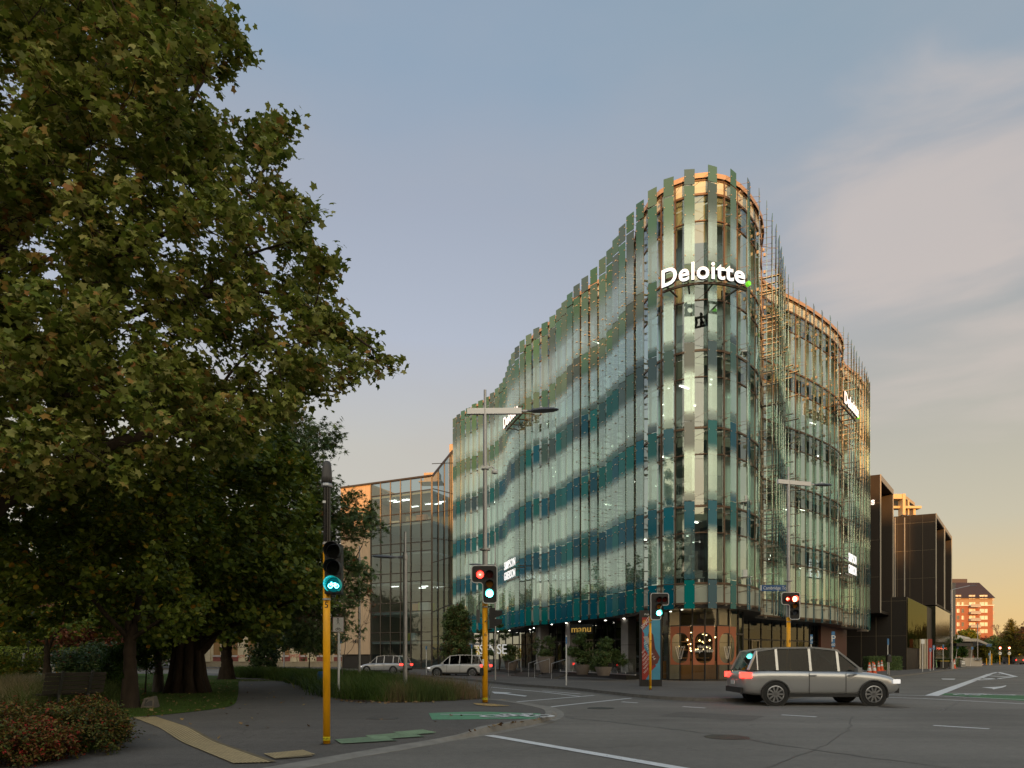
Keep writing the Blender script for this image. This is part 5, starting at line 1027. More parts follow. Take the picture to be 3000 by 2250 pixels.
# ---------------------------------------------------------------- poster pillar
t = thing('poster_pillar', 'dark poster pillar with red and blue event poster left of the cafe corner', 'advertising pillar'); Y = 30.5; x0, x1 = at(1881, Y), at(1934, Y); zt = hz(1796, Y)
mb = MB(); mb.box(x0 - .08, x1 + .08, Y, Y + .25, .12, zt + .12); mb.build('case', M_dark, t); z1, z0 = hz(1809, Y), .42; f = Y - .012
mb = MB(); mb.poly([(x0, f, z0), (x1, f, z0), (x1, f, z1), (x0, f, z1)]); mb.build('poster', mat('poster_blue', (.07, .28, .42), .4, var=.25, vscale=1.2), t)
w = x1 - x0; G = lambda u, v: (x0 + u * w, f - .004, z0 + v * (z1 - z0))
mb = MB(); mb.poly([G(0, 1), G(0, .78), G(.62, .97), G(.68, 1)]); mb.poly([G(0, 0.05), G(.0, .80), G(.12, .74), G(.10, .52), G(.55, .30), G(.78, .22), G(.45, .12), G(.2, 0), G(0, 0)]); mb.build('poster_red_bands', mat('poster_red', (.32, .03, .02), .45, var=.1), t)
mb = MB(); mb.poly([(p[0], p[1] - .002, p[2]) for p in (G(.25, .62), G(.4, .80), G(.62, .72), G(.72, .5), G(.98, .36), G(.85, .26), G(.55, .22), G(.5, .4), G(.35, .5))]); mb.build('poster_figure', mat('poster_brown', (.13, .035, .03), .5, var=.4, vscale=5), t)
mb = MB(); mb.poly([(p[0], p[1] - .003, p[2]) for p in (G(.05, .69), G(.3, .70), G(.5, .60), G(.52, .5), G(.38, .55), G(.2, .62))]); mb.build('poster_pale_shape', mat('poster_pale', (.42, .38, .36), .5, var=.2, vscale=6), t)
mb = MB(); a1 = Vector((.62, 0, .78)).normalized(); n1 = Vector((-a1.z, 0, a1.x)); o_ = Vector(G(.03, .80)); mb.text('ARMAGEDDON', (o_.x, f - .008, o_.z), a1, n1, .24, depth=.002, align='LEFT', wfac=.62)
a2 = Vector((.5, 0, -.86)).normalized(); n2 = Vector((-a2.z, 0, a2.x))
o_ = Vector(G(.05, .60)); mb.text('TE PAE | JUL 5-6', (o_.x, f - .008, o_.z), Vector((.52, 0, -.85)), Vector((.85, 0, .52)), .17, depth=.002, align='LEFT', wfac=.8)
a3 = Vector((.62, 0, .78)).normalized(); n3 = Vector((-a3.z, 0, a3.x))
for k, s in enumerate(('MOVIE', 'ANIME', 'CELEBRITIES', 'COLLECTIBLES', 'TRADING CARDS', 'COSPLAY')): o_ = Vector(G(.03 + .02 * k, .42 - k * .065)); mb.text(s, (o_.x, f - .008, o_.z), a3, n3, .10, depth=.002, align='LEFT', wfac=.7)
mb.text('PHANTOM', (x0 + .1, Y - .01, zt - .10), (1, 0, 0), (0, 0, 1), .12, depth=.002, align='LEFT'); mb.build('poster_lettering', M_wht, t)
mb = MB(); circle(mb, Vector(G(.13, .93)) + Vector((0, -.003, 0)), (1, 0, 0), (0, 0, 1), .09); mb.build('poster_badge', mat('badge_gold', (.5, .2, .02), .5), t)
# ---------------------------------------------------------------- kerbside clutter on the right
def cone(px, ybase, label, h=.75, Y=None, fallen=False):
    X, Yc = gp(px, ybase, .13); Y = Y or Yc; X = at(px, Y); t = thing('traffic_cone', label, 'traffic cone', (X, Y, .126), 0, 'orange traffic cones'); mb = MB(); s = h / .75
    mb.lathe((0, 0, .035), [(.13 * s, 0), (.105 * s, .2 * s), (.035 * s, .70 * s), (.02 * s, .715 * s)], 14); mb.build('body', mat('cone_orange', (.75, .10, .02), .5, var=.08), t)
    mb = MB(); mb.lathe((0, 0, .035 + .30 * s), [(.096 * s, 0), (.070 * s, .16 * s)], 14, cap=False); mb.lathe((0, 0, .035 + .52 * s), [(.062 * s, 0), (.050 * s, .08 * s)], 14, cap=False); mb.build('reflective_band', M_wht, t); mb = MB(); mb.box(-.2 * s, .2 * s, -.2 * s, .2 * s, 0, .035); mb.build('base', _mc['cone_orange'], t)
    if fallen: t.rotation_euler = (0, R(86), R(20)); t.location.z = .3
    return t
cone(2547, 1985, 'orange cone nearest the kerb, left one of the front pair', 1.0); cone(2561, 1984.5, 'orange cone right of the front pair by the kerb', 1.0); cone(2557, 1972, 'orange cone tucked behind the front pair', 1.0)
cone(2574, 1966, 'orange cone before the clipped hedge, the left one', 1.0); cone(2583, 1965, 'taller looking orange cone before the clipped hedge, the right one', 1.1); cone(2795, 1958, 'orange cone at the foot of the tall street lamp', 1.2); cone(2868, 1951, 'fallen orange cone by the pavilion wall', 1.1, fallen=True)
X, Y = gp(2363, 1986, .12); t = thing('notice_board', 'low white notice board standing on the pavement', 'sign'); mb = MB(); mb.box(X - .32, X + .32, Y, Y + .03, .2, .55); mb.build('panel', M_wht, t); mb = MB(); mb.text('viVACE', (X, Y - .004, .40), (1, 0, 0), (0, 0, 1), .12, depth=.002); mb.text('espresso', (X, Y - .004, .28), (1, 0, 0), (0, 0, 1), .12, depth=.002); mb.build('lettering', M_blk, t); mb = MB(); mb.bar((X - .3, Y + .02, .12), (X - .3, Y + .02, .3), .03); mb.bar((X + .3, Y + .02, .12), (X + .3, Y + .02, .3), .03); mb.build('feet', M_dark, t)
def blob(name, label, cat, c, rx, ry, rz, m, amp=.2, group=None):
    bm = bmesh.new(); bmesh.ops.create_icosphere(bm, subdivisions=3, radius=1)
    for v in bm.verts:
        k = 1 + amp * math.sin(v.co.x * 5 + c[0]) * math.cos(v.co.y * 4 + v.co.z * 6); v.co = Vector((v.co.x * rx * k, v.co.y * ry * k, max(v.co.z * rz * k, -rz * .5)))
    me = bpy.data.meshes.new(name); bm.to_mesh(me); bm.free(); me.materials.append(m); me.shade_smooth(); o = bpy.data.objects.new(name, me); link(o); o.location = c; return tag(o, label, cat, group)
X, Y = gp(2421, 1994, .12); M_sack = mat('white_sack', (.55, .54, .5), .7, var=.2, vscale=8, bump=.5); blob('sandbag', 'white sandbag left of the tilted board post', 'sandbag', (X, Y, .24), .24, .2, .22, M_sack); X, Y = gp(2441, 1993, .12); blob('sandbag', 'white sandbag at the foot of the tilted board post', 'sandbag', (X, Y, .22), .28, .2, .20, M_sack)
t = thing('parking_meter', 'dark parking meter on a post by the cones', 'parking meter'); X, Y = gp(2604, 1978, .12); mb = MB(); mb.tube([(X, Y, .12), (X, Y, 1.1)], .05, 8); mb.build('post', M_steel, t); mb = MB(); mb.box(X - .16, X + .16, Y - .12, Y + .12, 1.1, 1.55); mb.lathe((X, Y, 1.55), [(.15, 0), (.12, .08), (.02, .14)], 12); mb.build('head', M_dark, t)
def bin_(px, Y, label):
    X = at(px, Y); t = thing('wheelie_bin', label, 'bin', (0, 0, 0), 0, 'black wheelie bins'); mb = MB(); n = len(mb.v)
    for z, s in ((.22, .24), (1.05, .30)): mb.v += [(X - s, Y - s, z), (X + s, Y - s, z), (X + s, Y + s, z), (X - s, Y + s, z)]
    for q in ((0, 1, 5, 4), (1, 2, 6, 5), (2, 3, 7, 6), (3, 0, 4, 7), (0, 3, 2, 1)): mb.face([n + i for i in q])
    mb.build('tub', M_blk, t); mb = MB(); mb.box(X - .33, X + .33, Y - .36, Y + .34, 1.055, 1.12); mb.box(X - .2, X + .2, Y + .3, Y + .38, .95, 1.05); mb.build('lid', mat('yellow_lid', (.5, .34, .02), .5), t)
    for s in (-1, 1): mb = MB(); mb.tube([(X + s * .2, Y + .2, .22), (X + s * .27, Y + .2, .22)], .1, 10); mb.build('wheel', M_blk, t)
bin_(2757, 80, 'black wheelie bin with yellow lid, left of the pair'); bin_(2768, 80.3, 'black wheelie bin with yellow lid, right of the pair nearest the lamp post')
t = thing('sandwich_board', 'pale sandwich board on the pavement in front of the pavilion', 'sign'); X, Y = gp(2821, 1955, .12); mb = MB(); mb.obox((X, Y, .66), (1, 0, 0), (0, .98, -.2), (0, .2, .98), .35, .02, .52); mb.obox((X, Y + .35, .66), (1, 0, 0), (0, .98, .2), (0, -.2, .98), .35, .02, .52); mb.build('panels', M_conc, t); mb = MB(); mb.box(X - .24, X + .24, Y - .10, Y - .08, .55, 1.0); mb.build('poster', M_wht, t); mb = MB(); mb.text('BUY', (X, Y - .11, .75), (1, 0, 0), (0, 0, 1), .2, depth=.004); mb.build('lettering', M_blk, t)
# rental scooter
t = thing('electric_scooter', 'white and green scooter parked beside the wheelie bins', 'scooter'); X, Y = at(2745, 79), 79; mb = MB(); mb.bar((X, Y, .25), (X + .8, Y, .22), .06, .16); mb.build('deck', M_blk, t); mb = MB(); mb.bar((X, Y, .25), (X - .12, Y, 1.2), .05, .05); mb.bar((X - .12, Y - .25, 1.2), (X - .12, Y + .25, 1.2), .03); mb.build('stem', mat('scooter_green', (.3, .5, .25), .4), t)
for xx in (-.02, .85):
    mb = MB(); mb.tube([(X + xx, Y - .03, .22), (X + xx, Y + .03, .22)], .11, 12); mb.build('wheel', M_blk, t)
# far signals and signs
def far_signal(px, Y, label):
    X = at(px, Y); t = thing('traffic_signal', label, 'traffic signal', (0, 0, 0), 0); mb = MB(); mb.tube([(X, Y, .05), (X, Y, hz(1905, Y))], .08, 8); mb.build('pole', M_pole, t); mb = MB(); w = .35; mb.box(X - w, X + w, Y - .1, Y, hz(1908, Y), hz(1895, Y)); mb.build('signal_head', M_blk, t)
    for k, m in enumerate((M_redhot, M_amb, M_off)): mb = MB(); circle(mb, (X, Y - .13, hz(1898.5 + k * 3.4, Y)), (1, 0, 0), (0, 0, 1), .15 if k else .2, n=12); mb.build('lens', m, t)
    mb = MB(); circle(mb, (X, Y - .12, hz(1914, Y)), (1, 0, 0), (0, 0, 1), .36, n=16); mb.build('turn_sign', M_wht, t); mb = MB(); mb.bar((X + .2, Y - .15, hz(1914, Y) - .12), (X - .15, Y - .15, hz(1914, Y) + .1), .1, .02); mb.bar((X - .2, Y - .15, hz(1914, Y) - .12), (X - .15, Y - .15, hz(1914, Y) + .16), .1, .02); mb.build('turn_arrow', M_blk, t)
far_signal(2929, 150, 'distant yellow signal with red lamp lit at the street end, left of two'); far_signal(2956, 150, 'distant yellow signal with red lamp lit, right one of two near the parked van')
for px, c, lb_ in ((2890, M_pole, 'distant short yellow post right of the small autumn tree'), (2905, M_pole, 'distant yellow post beside the white posts at the street end')):
    X = at(px, 140); o = MB(); o.tube([(X, 140, .05), (X, 140, hz(1909, 140))], .1, 8); o.lathe((X, 140, .06), [(.2, 0), (.2, .1)], 8); tag(o.build('bollard_post', c), lb_, 'post')
post_sign(2898, 1912, 1945, 'distant white post with blue plate at the street end', blue=(1913, 1920, 5), kind='x', Y=135); post_sign(2901, 1906, 1945, 'distant plain white post at the street end', Y=135, w=.12)
t = thing('warning_sign', 'distant yellow diamond warning sign above the parked cars', 'sign'); Y = 190; X = at(2988, Y); mb = MB(); mb.tube([(X, Y, 0), (X, Y, hz(1917, Y))], .06, 6); mb.build('post', M_steel, t); mb = MB(); z = hz(1919, Y); mb.poly([(X - .75, Y - .1, z), (X, Y - .1, z - .75), (X + .75, Y - .1, z), (X, Y - .1, z + .75)]); mb.build('sign_plate', mat('sign_yellow', (.7, .4, .02), .5), t)
t = thing('street_name_sign', 'distant pale street name blades on a post above the small autumn tree', 'sign'); Y = 120; X = at(2864, Y); mb = MB(); mb.tube([(X, Y, .12), (X, Y, hz(1825, Y))], .07, 8); mb.build('post', M_steel, t); mb = MB(); mb.box(X + 1.6, X + 2.5, Y - .02, Y, hz(1890, Y), hz(1887, Y)); mb.box(X + 1.5, X + 2.4, Y - .02, Y, hz(1894, Y), hz(1891, Y)); mb.bar((X, Y, hz(1889, Y)), (X + 1.6, Y, hz(1889, Y)), .04); mb.build('name_blades', _mc['sign_blue'], t)
# left distance: signals, posts and low wall
def left_signal(px, Y, y0, label, head):
    X = at(px, Y); t = thing('traffic_signal', label, 'traffic signal', (0, 0, 0)); mb = MB(); mb.tube([(X, Y, .1), (X, Y, hz(y0, Y))], .08, 8); mb.build('pole', M_pole, t); mb = MB(); mb.box(X + (.08 if head else -.12), X + (.5 if head else .12), Y - .1, Y + .1, hz(y0 + 14, Y), hz(y0, Y)) ; mb.build('signal_head', M_blk, t)
    if head: mb = MB(); circle(mb, (X + .28, Y - .12, hz(y0 + 8, Y)), (1, 0, 0), (0, 0, 1), .13, n=12); mb.build('lens', M_red, t)
left_signal(168, 56, 1912, 'distant yellow signal pole seen from behind, beyond the park lawn', 0); left_signal(200, 57, 1920, 'distant yellow signal pole with a red lamp, beyond the park lawn', 1)
t = thing('low_wall', 'long tan stone garden wall beyond the park lawn', 'wall'); mb = MB(); mb.box(at(-700, 66), at(246, 66), 66, 66.5, .1, hz(1963, 66) + .1); mb.build('wall', mat('tan_wall_stone', (.30, .26, .20), .8, var=.15), t); mb = MB(); mb.box(at(-700, 66), at(247, 66), 65.9, 66.6, hz(1963, 66) + .1, hz(1963, 66) + .25); mb.build('capping', mat('wall_capping', (.26, .23, .18), .8, var=.1), t)
for px, lb_ in ((152, 'grey utility post right of the small lawn tree'), (70, 'pale leaning post at the far left of the lawn'), (104, 'weathered timber post left of the small lawn tree')):
    X = at(px, 50); mb = MB(); mb.tube([(X - .1, 50, .1), (X, 50, hz(1918, 50))], .07, 8); mb.lathe((X, 50, hz(1918, 50)), [(.09, 0), (.09, .06), (.03, .1)], 8); tag(mb.build('park_post', M_steel if px == 152 else M_conc), lb_, 'post')
t = thing('park_lamp', 'small black heritage lamp post by the tan garden wall', 'street lamp'); X = at(83, 55); mb = MB(); mb.lathe((X, 55, .1), [(.14, 0), (.1, .6), (.04, .8), (.04, 2.2), (.1, 2.3)], 10); mb.build('post', M_blk, t); mb = MB(); mb.lathe((X, 55, 2.4), [(.08, 0), (.16, .3), (.02, .42)], 8); mb.build('lantern', M_dark, t)
# park bench seen from behind and the small plaque stone
t = thing('park_bench', 'dark slatted park bench seen from behind, beyond the red shrubs', 'bench', (at(215, 15.2), 15.2, .128), R(56)); 
M_oldw = mat('dark_bench_timber', (.035, .028, .022), .8, var=.3, vscale=6)
mb = MB()
for k in range(5): mb.obox((0, -.02 - .035 * k, .50 + k * .095), (1, 0, 0), (0, .93, .36), (0, -.36, .93), .62, .015, .038)
mb.build('backrest', M_oldw, t); mb = MB()
for k in range(4): mb.box(-.62, .62, .08 + k * .105, .16 + k * .105, .42, .45)
mb.build('seat', M_oldw, t)
for s in (-.3, .3): mb = MB(); mb.bar((s, .02, 0), (s, -.01, .44), .05); mb.bar((s, -.01, .44), (s, -.24, .95), .05); mb.bar((s, .45, 0), (s, .42, .42), .05); mb.bar((s, .0, .41), (s, .46, .41), .05); mb.build('leg_frame', mat('bench_steel', (.05, .05, .05), .5, .3), t)
t = thing('plaque_stone', 'small sloping stone with a dark plaque beside the near trunk', 'plaque'); X, Y = gpA(431, 2075); mb = MB(); mb.v += [(X - .17, Y, .125), (X + .17, Y, .125), (X + .17, Y + .3, .125), (X - .17, Y + .3, .125), (X - .12, Y + .08, .36), (X + .14, Y + .06, .42), (X + .14, Y + .2, .42), (X - .12, Y + .2, .36)]
for q in ((0, 1, 5, 4), (1, 2, 6, 5), (2, 3, 7, 6), (3, 0, 4, 7), (4, 5, 6, 7), (3, 2, 1, 0)): mb.face(q)
mb.build('stone', mat('plaque_rock', (.14, .12, .10), .8, var=.3, bump=.5), t); mb = MB(); mb.poly([(X - .08, Y + .006, .18), (X + .12, Y + .006, .18), (X + .11, Y + .05, .36), (X - .07, Y + .055, .33)]); mb.build('plate', M_dark, t)
t = thing('litter_bin', 'blue bin half hidden behind the nearest yellow pole', 'bin'); X = at(947, 27); mb = MB(); mb.lathe((X, 27, .2), [(.2, 0), (.24, .1), (.24, .55), (.2, .65)], 14); mb.build('body', mat('bin_blue', (.03, .13, .3), .5), t); mb = MB(); mb.tube([(X, 27.2, .1), (X, 27.2, .85)], .03, 6); mb.build('post', M_steel, t)
# ---------------------------------------------------------------- terrace in front of the left flank: steps, balustrade, planters
for px0, px1, Y0, lb_ in ((1530, 1590, 48, 'dark stone entry steps left of the big planter pot'), (1614, 1665, 43.5, 'dark stone entry steps under the gold lettered shop sign')):
    t = thing('entry_steps', lb_, 'steps'); a = Vector((at(px0, Y0 + 1), Y0 + 1, 0)); b = Vector((at(px1, Y0 - 1), Y0 - 1, 0)); d = (b - a).normalized(); n2 = Vector((d.y, -d.x, 0)); mb = MB()
    for k in range(3): c = (a + b) / 2 + n2 * (.15 + .34 * (2 - k)); mb.obox((c.x, c.y, .12 + .05 + k * .09), d, n2, (0, 0, 1), (b - a).length / 2, .18, .052)
    mb.build('treads', mat('step_stone', (.09, .085, .08), .7, var=.15), t)
    mb = MB()
    for s in (a, b): p = s + n2 * 1.2; q = s + n2 * .1; mb.tube([(p.x, p.y, .12), (p.x, p.y, 1.05), (q.x, q.y, 1.35), (q.x, q.y, .4)], .022, 6)
    mb.build('handrail', M_alu, t)
t = thing('glass_balustrade', 'clear glass balustrade along the terrace edge under the teal fins', 'balustrade'); mb, mf = MB(), MB()
for i in range(22, 32):
    a, b = P[i] + NRM[i] * .3, P[i + 1] + NRM[i + 1] * .3; mb.poly([(a.x, a.y, .45), (b.x, b.y, .45), (b.x, b.y, 1.35), (a.x, a.y, 1.35)]); mf.box(a.x - .02, a.x + .02, a.y - .03, a.y - .0, .46, .58); mf.bar((a.x, a.y, .43), (b.x, b.y, .43), .08, .05)
mb.build('panes', M_clear, t); mf.build('clamps', M_alu, t)
M_pot = mat('clay_grey_pot', (.20, .165, .14), .8, var=.15); pots = []
def pot(px, Y, label, h=.85, r=.42): 
    X = at(px, Y); t = thing('planter_pot', label, 'plant pot'); mb = MB(); mb.lathe((X, Y, .40), [(r * .62, 0), (r * .8, h * .4), (r * .97, h * .9), (r, h), (r * .9, h), (r * .85, h - .06)], 20); mb.build('pot', M_pot, t, smooth=False); return X, Y, .40 + h
pots.append((*pot(1600, 47, 'big tapered grey pot with a clipped shrub between the entry steps', 1.1, .62), .95)); pots.append((*pot(1497, 56, 'squat grey pot with a shrub behind the twin signal pole', .8, .6), .9)); pots.append((*pot(1706, 41, 'low trough pot with a pruned pine behind the balustrade', .6, .5), .55)); pots.append((*pot(1768, 38.5, 'low pot of clipped green behind the balustrade near the poster pillar', .5, .5), .6))
# ---------------------------------------------------------------- vehicles
M_glassv = glass('car_glass', (.16, .18, .18), .018, (1, 1, 1), 0, wav=0, radd=.5); M_tyre = mat('tyre_rubber', (.018, .018, .018), .85, var=.2); M_rim = mat('alloy_rim', (.36, .36, .37), .35, .8, var=.1); M_trim = mat('black_trim', (.02, .02, .02), .5, var=.1); M_tail = mat('tail_lamp_lit', (.4, .01, .01), .3, emit=7, ecol=(1, .03, .02), var=0); M_headl = mat('head_lamp', (.7, .72, .75), .15, emit=.6, ecol=(1, .95, .9), var=0)
def car(name, label, X, Y, rz, paint, Lc=4.6, Wc=1.84, H=1.67, simple=False, group=None, cat='car', lit=True):
    t = thing(name, label, cat, (X, Y, .0), rz, group); hw = Wc / 2; S = Lc / 4.6
    # x forward. stations: x, half width factor, bottom, shoulder height
    st = [(-2.28, .80, .48, .78), (-2.25, .90, .40, .92), (-2.10, .97, .30, 1.00), (-1.6, 1.0, .26, 1.02), (-.6, 1.0, .24, 1.01), (.5, 1.0, .24, .99), (.95, 1.0, .24, .98), (1.35, .99, .25, .95), (1.85, .95, .28, .88), (2.12, .88, .34, .78), (2.26, .78, .42, .66), (2.30, .66, .48, .58)]
    fh = H / 1.67; mb = MB(); n = 14
    for x, wf, zb_, zs in st:
        w = hw * wf; zs *= fh
        half = [(0, zb_), (w * .80, zb_), (w * .95, zb_ + .07), (w, zb_ + .28), (w * .995, zs - .12), (w * .95, zs - .02), (w * .80, zs + .02), (0, zs + .045)]
        ring = half + [(-a, b) for a, b in half[-2:0:-1]]
        mb.v += [(x * S, a, b) for a, b in ring]
    for i in range(len(st) - 1):
        for j in range(n): a = i * n + j; b = i * n + (j + 1) % n; mb.face((a, b, b + n, a + n))
    mb.face(list(range(n))[::-1]); mb.face([(len(st) - 1) * n + j for j in range(n)]); o = mb.build('body', paint, t, smooth=True)
    sd = o.modifiers.new('s', 'SUBSURF'); sd.levels = sd.render_levels = 1
    # greenhouse
    cab = [(-2.12, .86, 1.02, .86, 1.03), (-1.86, .88, 1.02, .76, H / fh - .10), (-1.3, .90, 1.02, .74, H / fh - .01), (-.2, .90, 1.0, .74, H / fh), (.45, .89, .99, .73, H / fh - .07), (1.18, .84, .97, .80, .99)]
    mb = MB()
    for x, wb, zb_, wt, zt in cab: mb.v += [(x * S, -hw * wb, zb_ * fh), (x * S, -hw * wt, zt * fh), (x * S, hw * wt, zt * fh), (x * S, hw * wb, zb_ * fh)]
    for i in range(len(cab) - 1):
        a = i * 4; e = i in (0, 4); mb.face((a, a + 4, a + 5, a + 1), 1); mb.face((a + 1, a + 5, a + 6, a + 2), 1 if e else 0); mb.face((a + 2, a + 6, a + 7, a + 3), 1)
    mb.build('cabin', [paint, M_glassv], t, smooth=False)
    for s in (-1, 1):
        mb = MB()
        for i0 in (1, 2, 3, 4):
            x, wb, zb_, wt, zt = cab[i0]; 
            if i0 == 3: x = -.35
            mb.bar((x * S, s * hw * (wb + .008), zb_ * fh), (x * S, s * hw * (wt + .008), zt * fh), .07, .03)
        pr = [(c[0] * S, s * hw * (c[3] + .005), c[4] * fh) for c in cab]
        for a, b in zip(pr[0:], pr[1:]): mb.bar(a, b, .06, .05)
        mb.build('roof_pillar', paint, t)
    for x, y_ in ((-.15, -.38), (-.15, .38), (-1.2, -.38), (-1.2, .38)): mb = MB(); mb.obox((x * S, y_, .98), (1, 0, .15), (0, 1, 0), (-.15, 0, 1), .07, .24, .30); mb.obox((x * S - .07, y_, 1.36), (1, 0, 0), (0, 1, 0), (0, 0, 1), .05, .12, .09); mb.build('seat', M_trim, t)
    mb = MB(); mb.box(.75 * S, 1.05 * S, -.7, .7, .9, 1.03); mb.tube([(.55 * S + .02 * math.cos(a), -.38 + .18 * math.cos(a), 1.0 + .18 * math.sin(a)) for a in [2 * math.pi * k / 14 for k in range(15)]], .015, 5, caps=False); mb.build('dashboard', M_trim, t)
    mb = MB()
    for s in (-1, 1):
        for x in (-.42, .62): mb.box(x * S - .006, x * S + .006, s * hw * 1.0 - .004, s * hw + .004, .36, .95 * fh)
        mb.box(-1.35 * S, 1.35 * S, s * hw * .985 - .01, s * hw * .985 + .012, .26, .36)
    mb.box(-2.31 * S, -2.24 * S, -hw * .8, hw * .8, .36, .52); mb.box(2.24 * S, 2.32 * S, -hw * .6, hw * .6, .36, .56); mb.build('trim', M_trim, t)
    for s in (-1, 1):
        for x in (-1.38, 1.40):
            cx, cz, rr = x * S, .34, .34; mb = MB(); ys = s * (hw - .10)
            mb.tube([(cx, ys - .11, cz), (cx, ys - .10, cz), (cx, ys + .10, cz), (cx, ys + .11, cz)], [rr * .93, rr, rr, rr * .93], 24); w_ = mb.build('wheel', M_tyre, t)
            mb = MB(); ye = s * (hw + .012); mb.tube([(cx, ye - s * .03, cz), (cx, ye, cz)], rr * .16, 12)
            for k in range(10): a = 2 * math.pi * k / 10; mb.bar((cx, ye, cz), (cx + math.cos(a) * rr * .66, ye, cz + math.sin(a) * rr * .66), .045, .02, up=(0, 1, 0))
            ring = [(cx + math.cos(a) * rr * .68, ye, cz + math.sin(a) * rr * .68) for a in [2 * math.pi * k / 24 for k in range(25)]]; mb.tube(ring, .018, 5, caps=False); mb.build('rim', M_rim, w_)
            mb = MB(); arch = [(cx + math.cos(a) * rr * 1.16, s * (hw + .004), cz + math.sin(a) * rr * 1.16) for a in [math.pi * (k / 16 * 1.16 - .08) for k in range(17)]]; mb.tube(arch, .03, 5); circle(mb, (cx, s * (hw - .002), cz), (1, 0, 0), (0, 0, 1), rr * 1.14, n=24); mb.build('wheel_arch', M_trim, t)
        for x0, x1, z0, z1, m, nm in ((-2.30, -2.05, .80, .96, M_tail if lit else M_reddim, 'tail_light'), (1.98, 2.24, .64, .76, M_headl, 'headlight')):
            mb = MB(); n0 = len(mb.v); w0 = hw * (.90 if x0 < 0 else .80); w1 = hw * (.985 if x0 < 0 else .955)
            pts = [(x0 * S, w0 - .25, 0), (x0 * S - .02, w0, 0), (x1 * S, w1 + .008, 0)] if x0 < 0 else [(x1 * S + .03, w0 - .2, 0), (x1 * S, w0 + .03, 0), (x0 * S, w1 - .01, 0)]
            for z in (z0 * fh, z1 * fh):
                for p in pts: mb.v.append((p[0], s * p[1], z))
            mb.face((n0, n0 + 1, n0 + 4, n0 + 3)); mb.face((n0 + 1, n0 + 2, n0 + 5, n0 + 4)); mb.face((n0 + 3, n0 + 4, n0 + 5)); mb.face((n0, n0 + 2, n0 + 1)); mb.build(nm, m, t)
        mb = MB(); mb.obox((.92 * S, s * (hw + .09), 1.03 * fh), (1, 0, 0), (0, 1, 0), (0, 0, 1), .06, .10, .07); mb.build('mirror', paint, t)
        for x in (-.2, .86): mb = MB(); mb.box(x * S - .2, x * S - .02, s * (hw + .015) - .012, s * (hw + .015) + .012, .86 * fh, .89 * fh); mb.build('door_handle', paint, t)
    mb = MB(); mb.box(-2.325 * S, -2.30 * S, -.18, .18, .60, .72); mb.build('number_plate', M_wht, t)
    return t
M_silver = mat('silver_paint', (.50, .50, .50), .28, .6, var=0, coat=1); M_greyp = mat('pale_grey_paint', (.50, .50, .50), .3, .4, var=0, coat=.8); M_whitep = mat('white_car_paint', (.62, .61, .59), .3, .0, var=.03, coat=.5); M_darkp = mat('dark_car_paint', (.03, .032, .036), .25, .3, var=.03, coat=.6)
car('car', 'silver sports utility car crossing the junction in front of the red lit signal pole', at(2375, 20.4), 20.4, R(-1), M_silver)
car('car', 'white car on the far road between the grass planter and the steps', at(1345, 50), 50.0, R(163), M_whitep, 4.5, 1.8, 1.62)
car('car', 'pale grey car further left on the far road, behind the planter grasses', at(1130, 60), 60.0, R(157), M_greyp, 4.5, 1.8, 1.62)
van = thing('van', 'dark parked van at the far end of the street on the right', 'van', (at(2966, 165), 165, 0), R(90)); mb = MB(); mb.prism([(-2.4, -.95), (1.6, -.95), (2.4, -.8), (2.4, .8), (1.6, .95), (-2.4, .95)], .35, 2.2); mb.build('body', M_darkp, van); mb = MB(); mb.box(-2.43, -2.40, -.75, .75, 1.3, 2.0); mb.build('rear_window', M_glassv, van)
for s in (-1, 1):
    for x in (-1.5, 1.5): mb = MB(); mb.tube([(x, s * .8, .36), (x, s * .97, .36)], .36, 12); mb.build('wheel', M_tyre, van)
    mb = MB(); mb.box(-2.45, -2.41, s * .85 - .08, s * .85 + .08, .9, 1.2); mb.build('tail_light', M_tail, van)
far0 = None
lbls = ['nearest of the distant parked cars right of the van', 'second distant parked car along the kerb at the right edge', 'third distant parked car along the kerb at the right edge', 'fourth distant parked car near the yellow diamond sign', 'farthest distant parked car at the right edge']
for k in range(5):
    lb_ = lbls[k]; Yc = 172 + k * 7; Xc = at(2973 + k * 6.2, Yc)
    if far0 is None: far0 = car('car', lb_, Xc, Yc, R(-62), M_darkp, group='distant cars parked along the kerb', lit=False); 
    else:
        c = copy_tree(far0, None, lb_); c.location = (Xc, Yc, 0)
# ---------------------------------------------------------------- foliage
def np_mesh(name, V, k, mats, parent=None, lv=None):
    """V: (M*k, 3) vertices, every k of them one polygon"""
    V = np.asarray(V, np.float32).reshape(-1, 3); M = len(V) // k; me = bpy.data.meshes.new(name)
    me.vertices.add(M * k); me.vertices.foreach_set('co', V.ravel()); me.loops.add(M * k); me.loops.foreach_set('vertex_index', np.arange(M * k, dtype=np.int32))
    me.polygons.add(M); me.polygons.foreach_set('loop_start', np.arange(0, M * k, k, dtype=np.int32)); me.polygons.foreach_set('loop_total', np.full(M, k, np.int32))
    for m in (mats if isinstance(mats, (list, tuple)) else [mats]): me.materials.append(m)
    if lv is not None: a = me.attributes.new('lv', 'FLOAT', 'POINT'); a.data.foreach_set('value', np.repeat(np.asarray(lv, np.float32), k))
    me.update(calc_edges=True); me.validate(); o = bpy.data.objects.new(name, me); return link(o, parent)
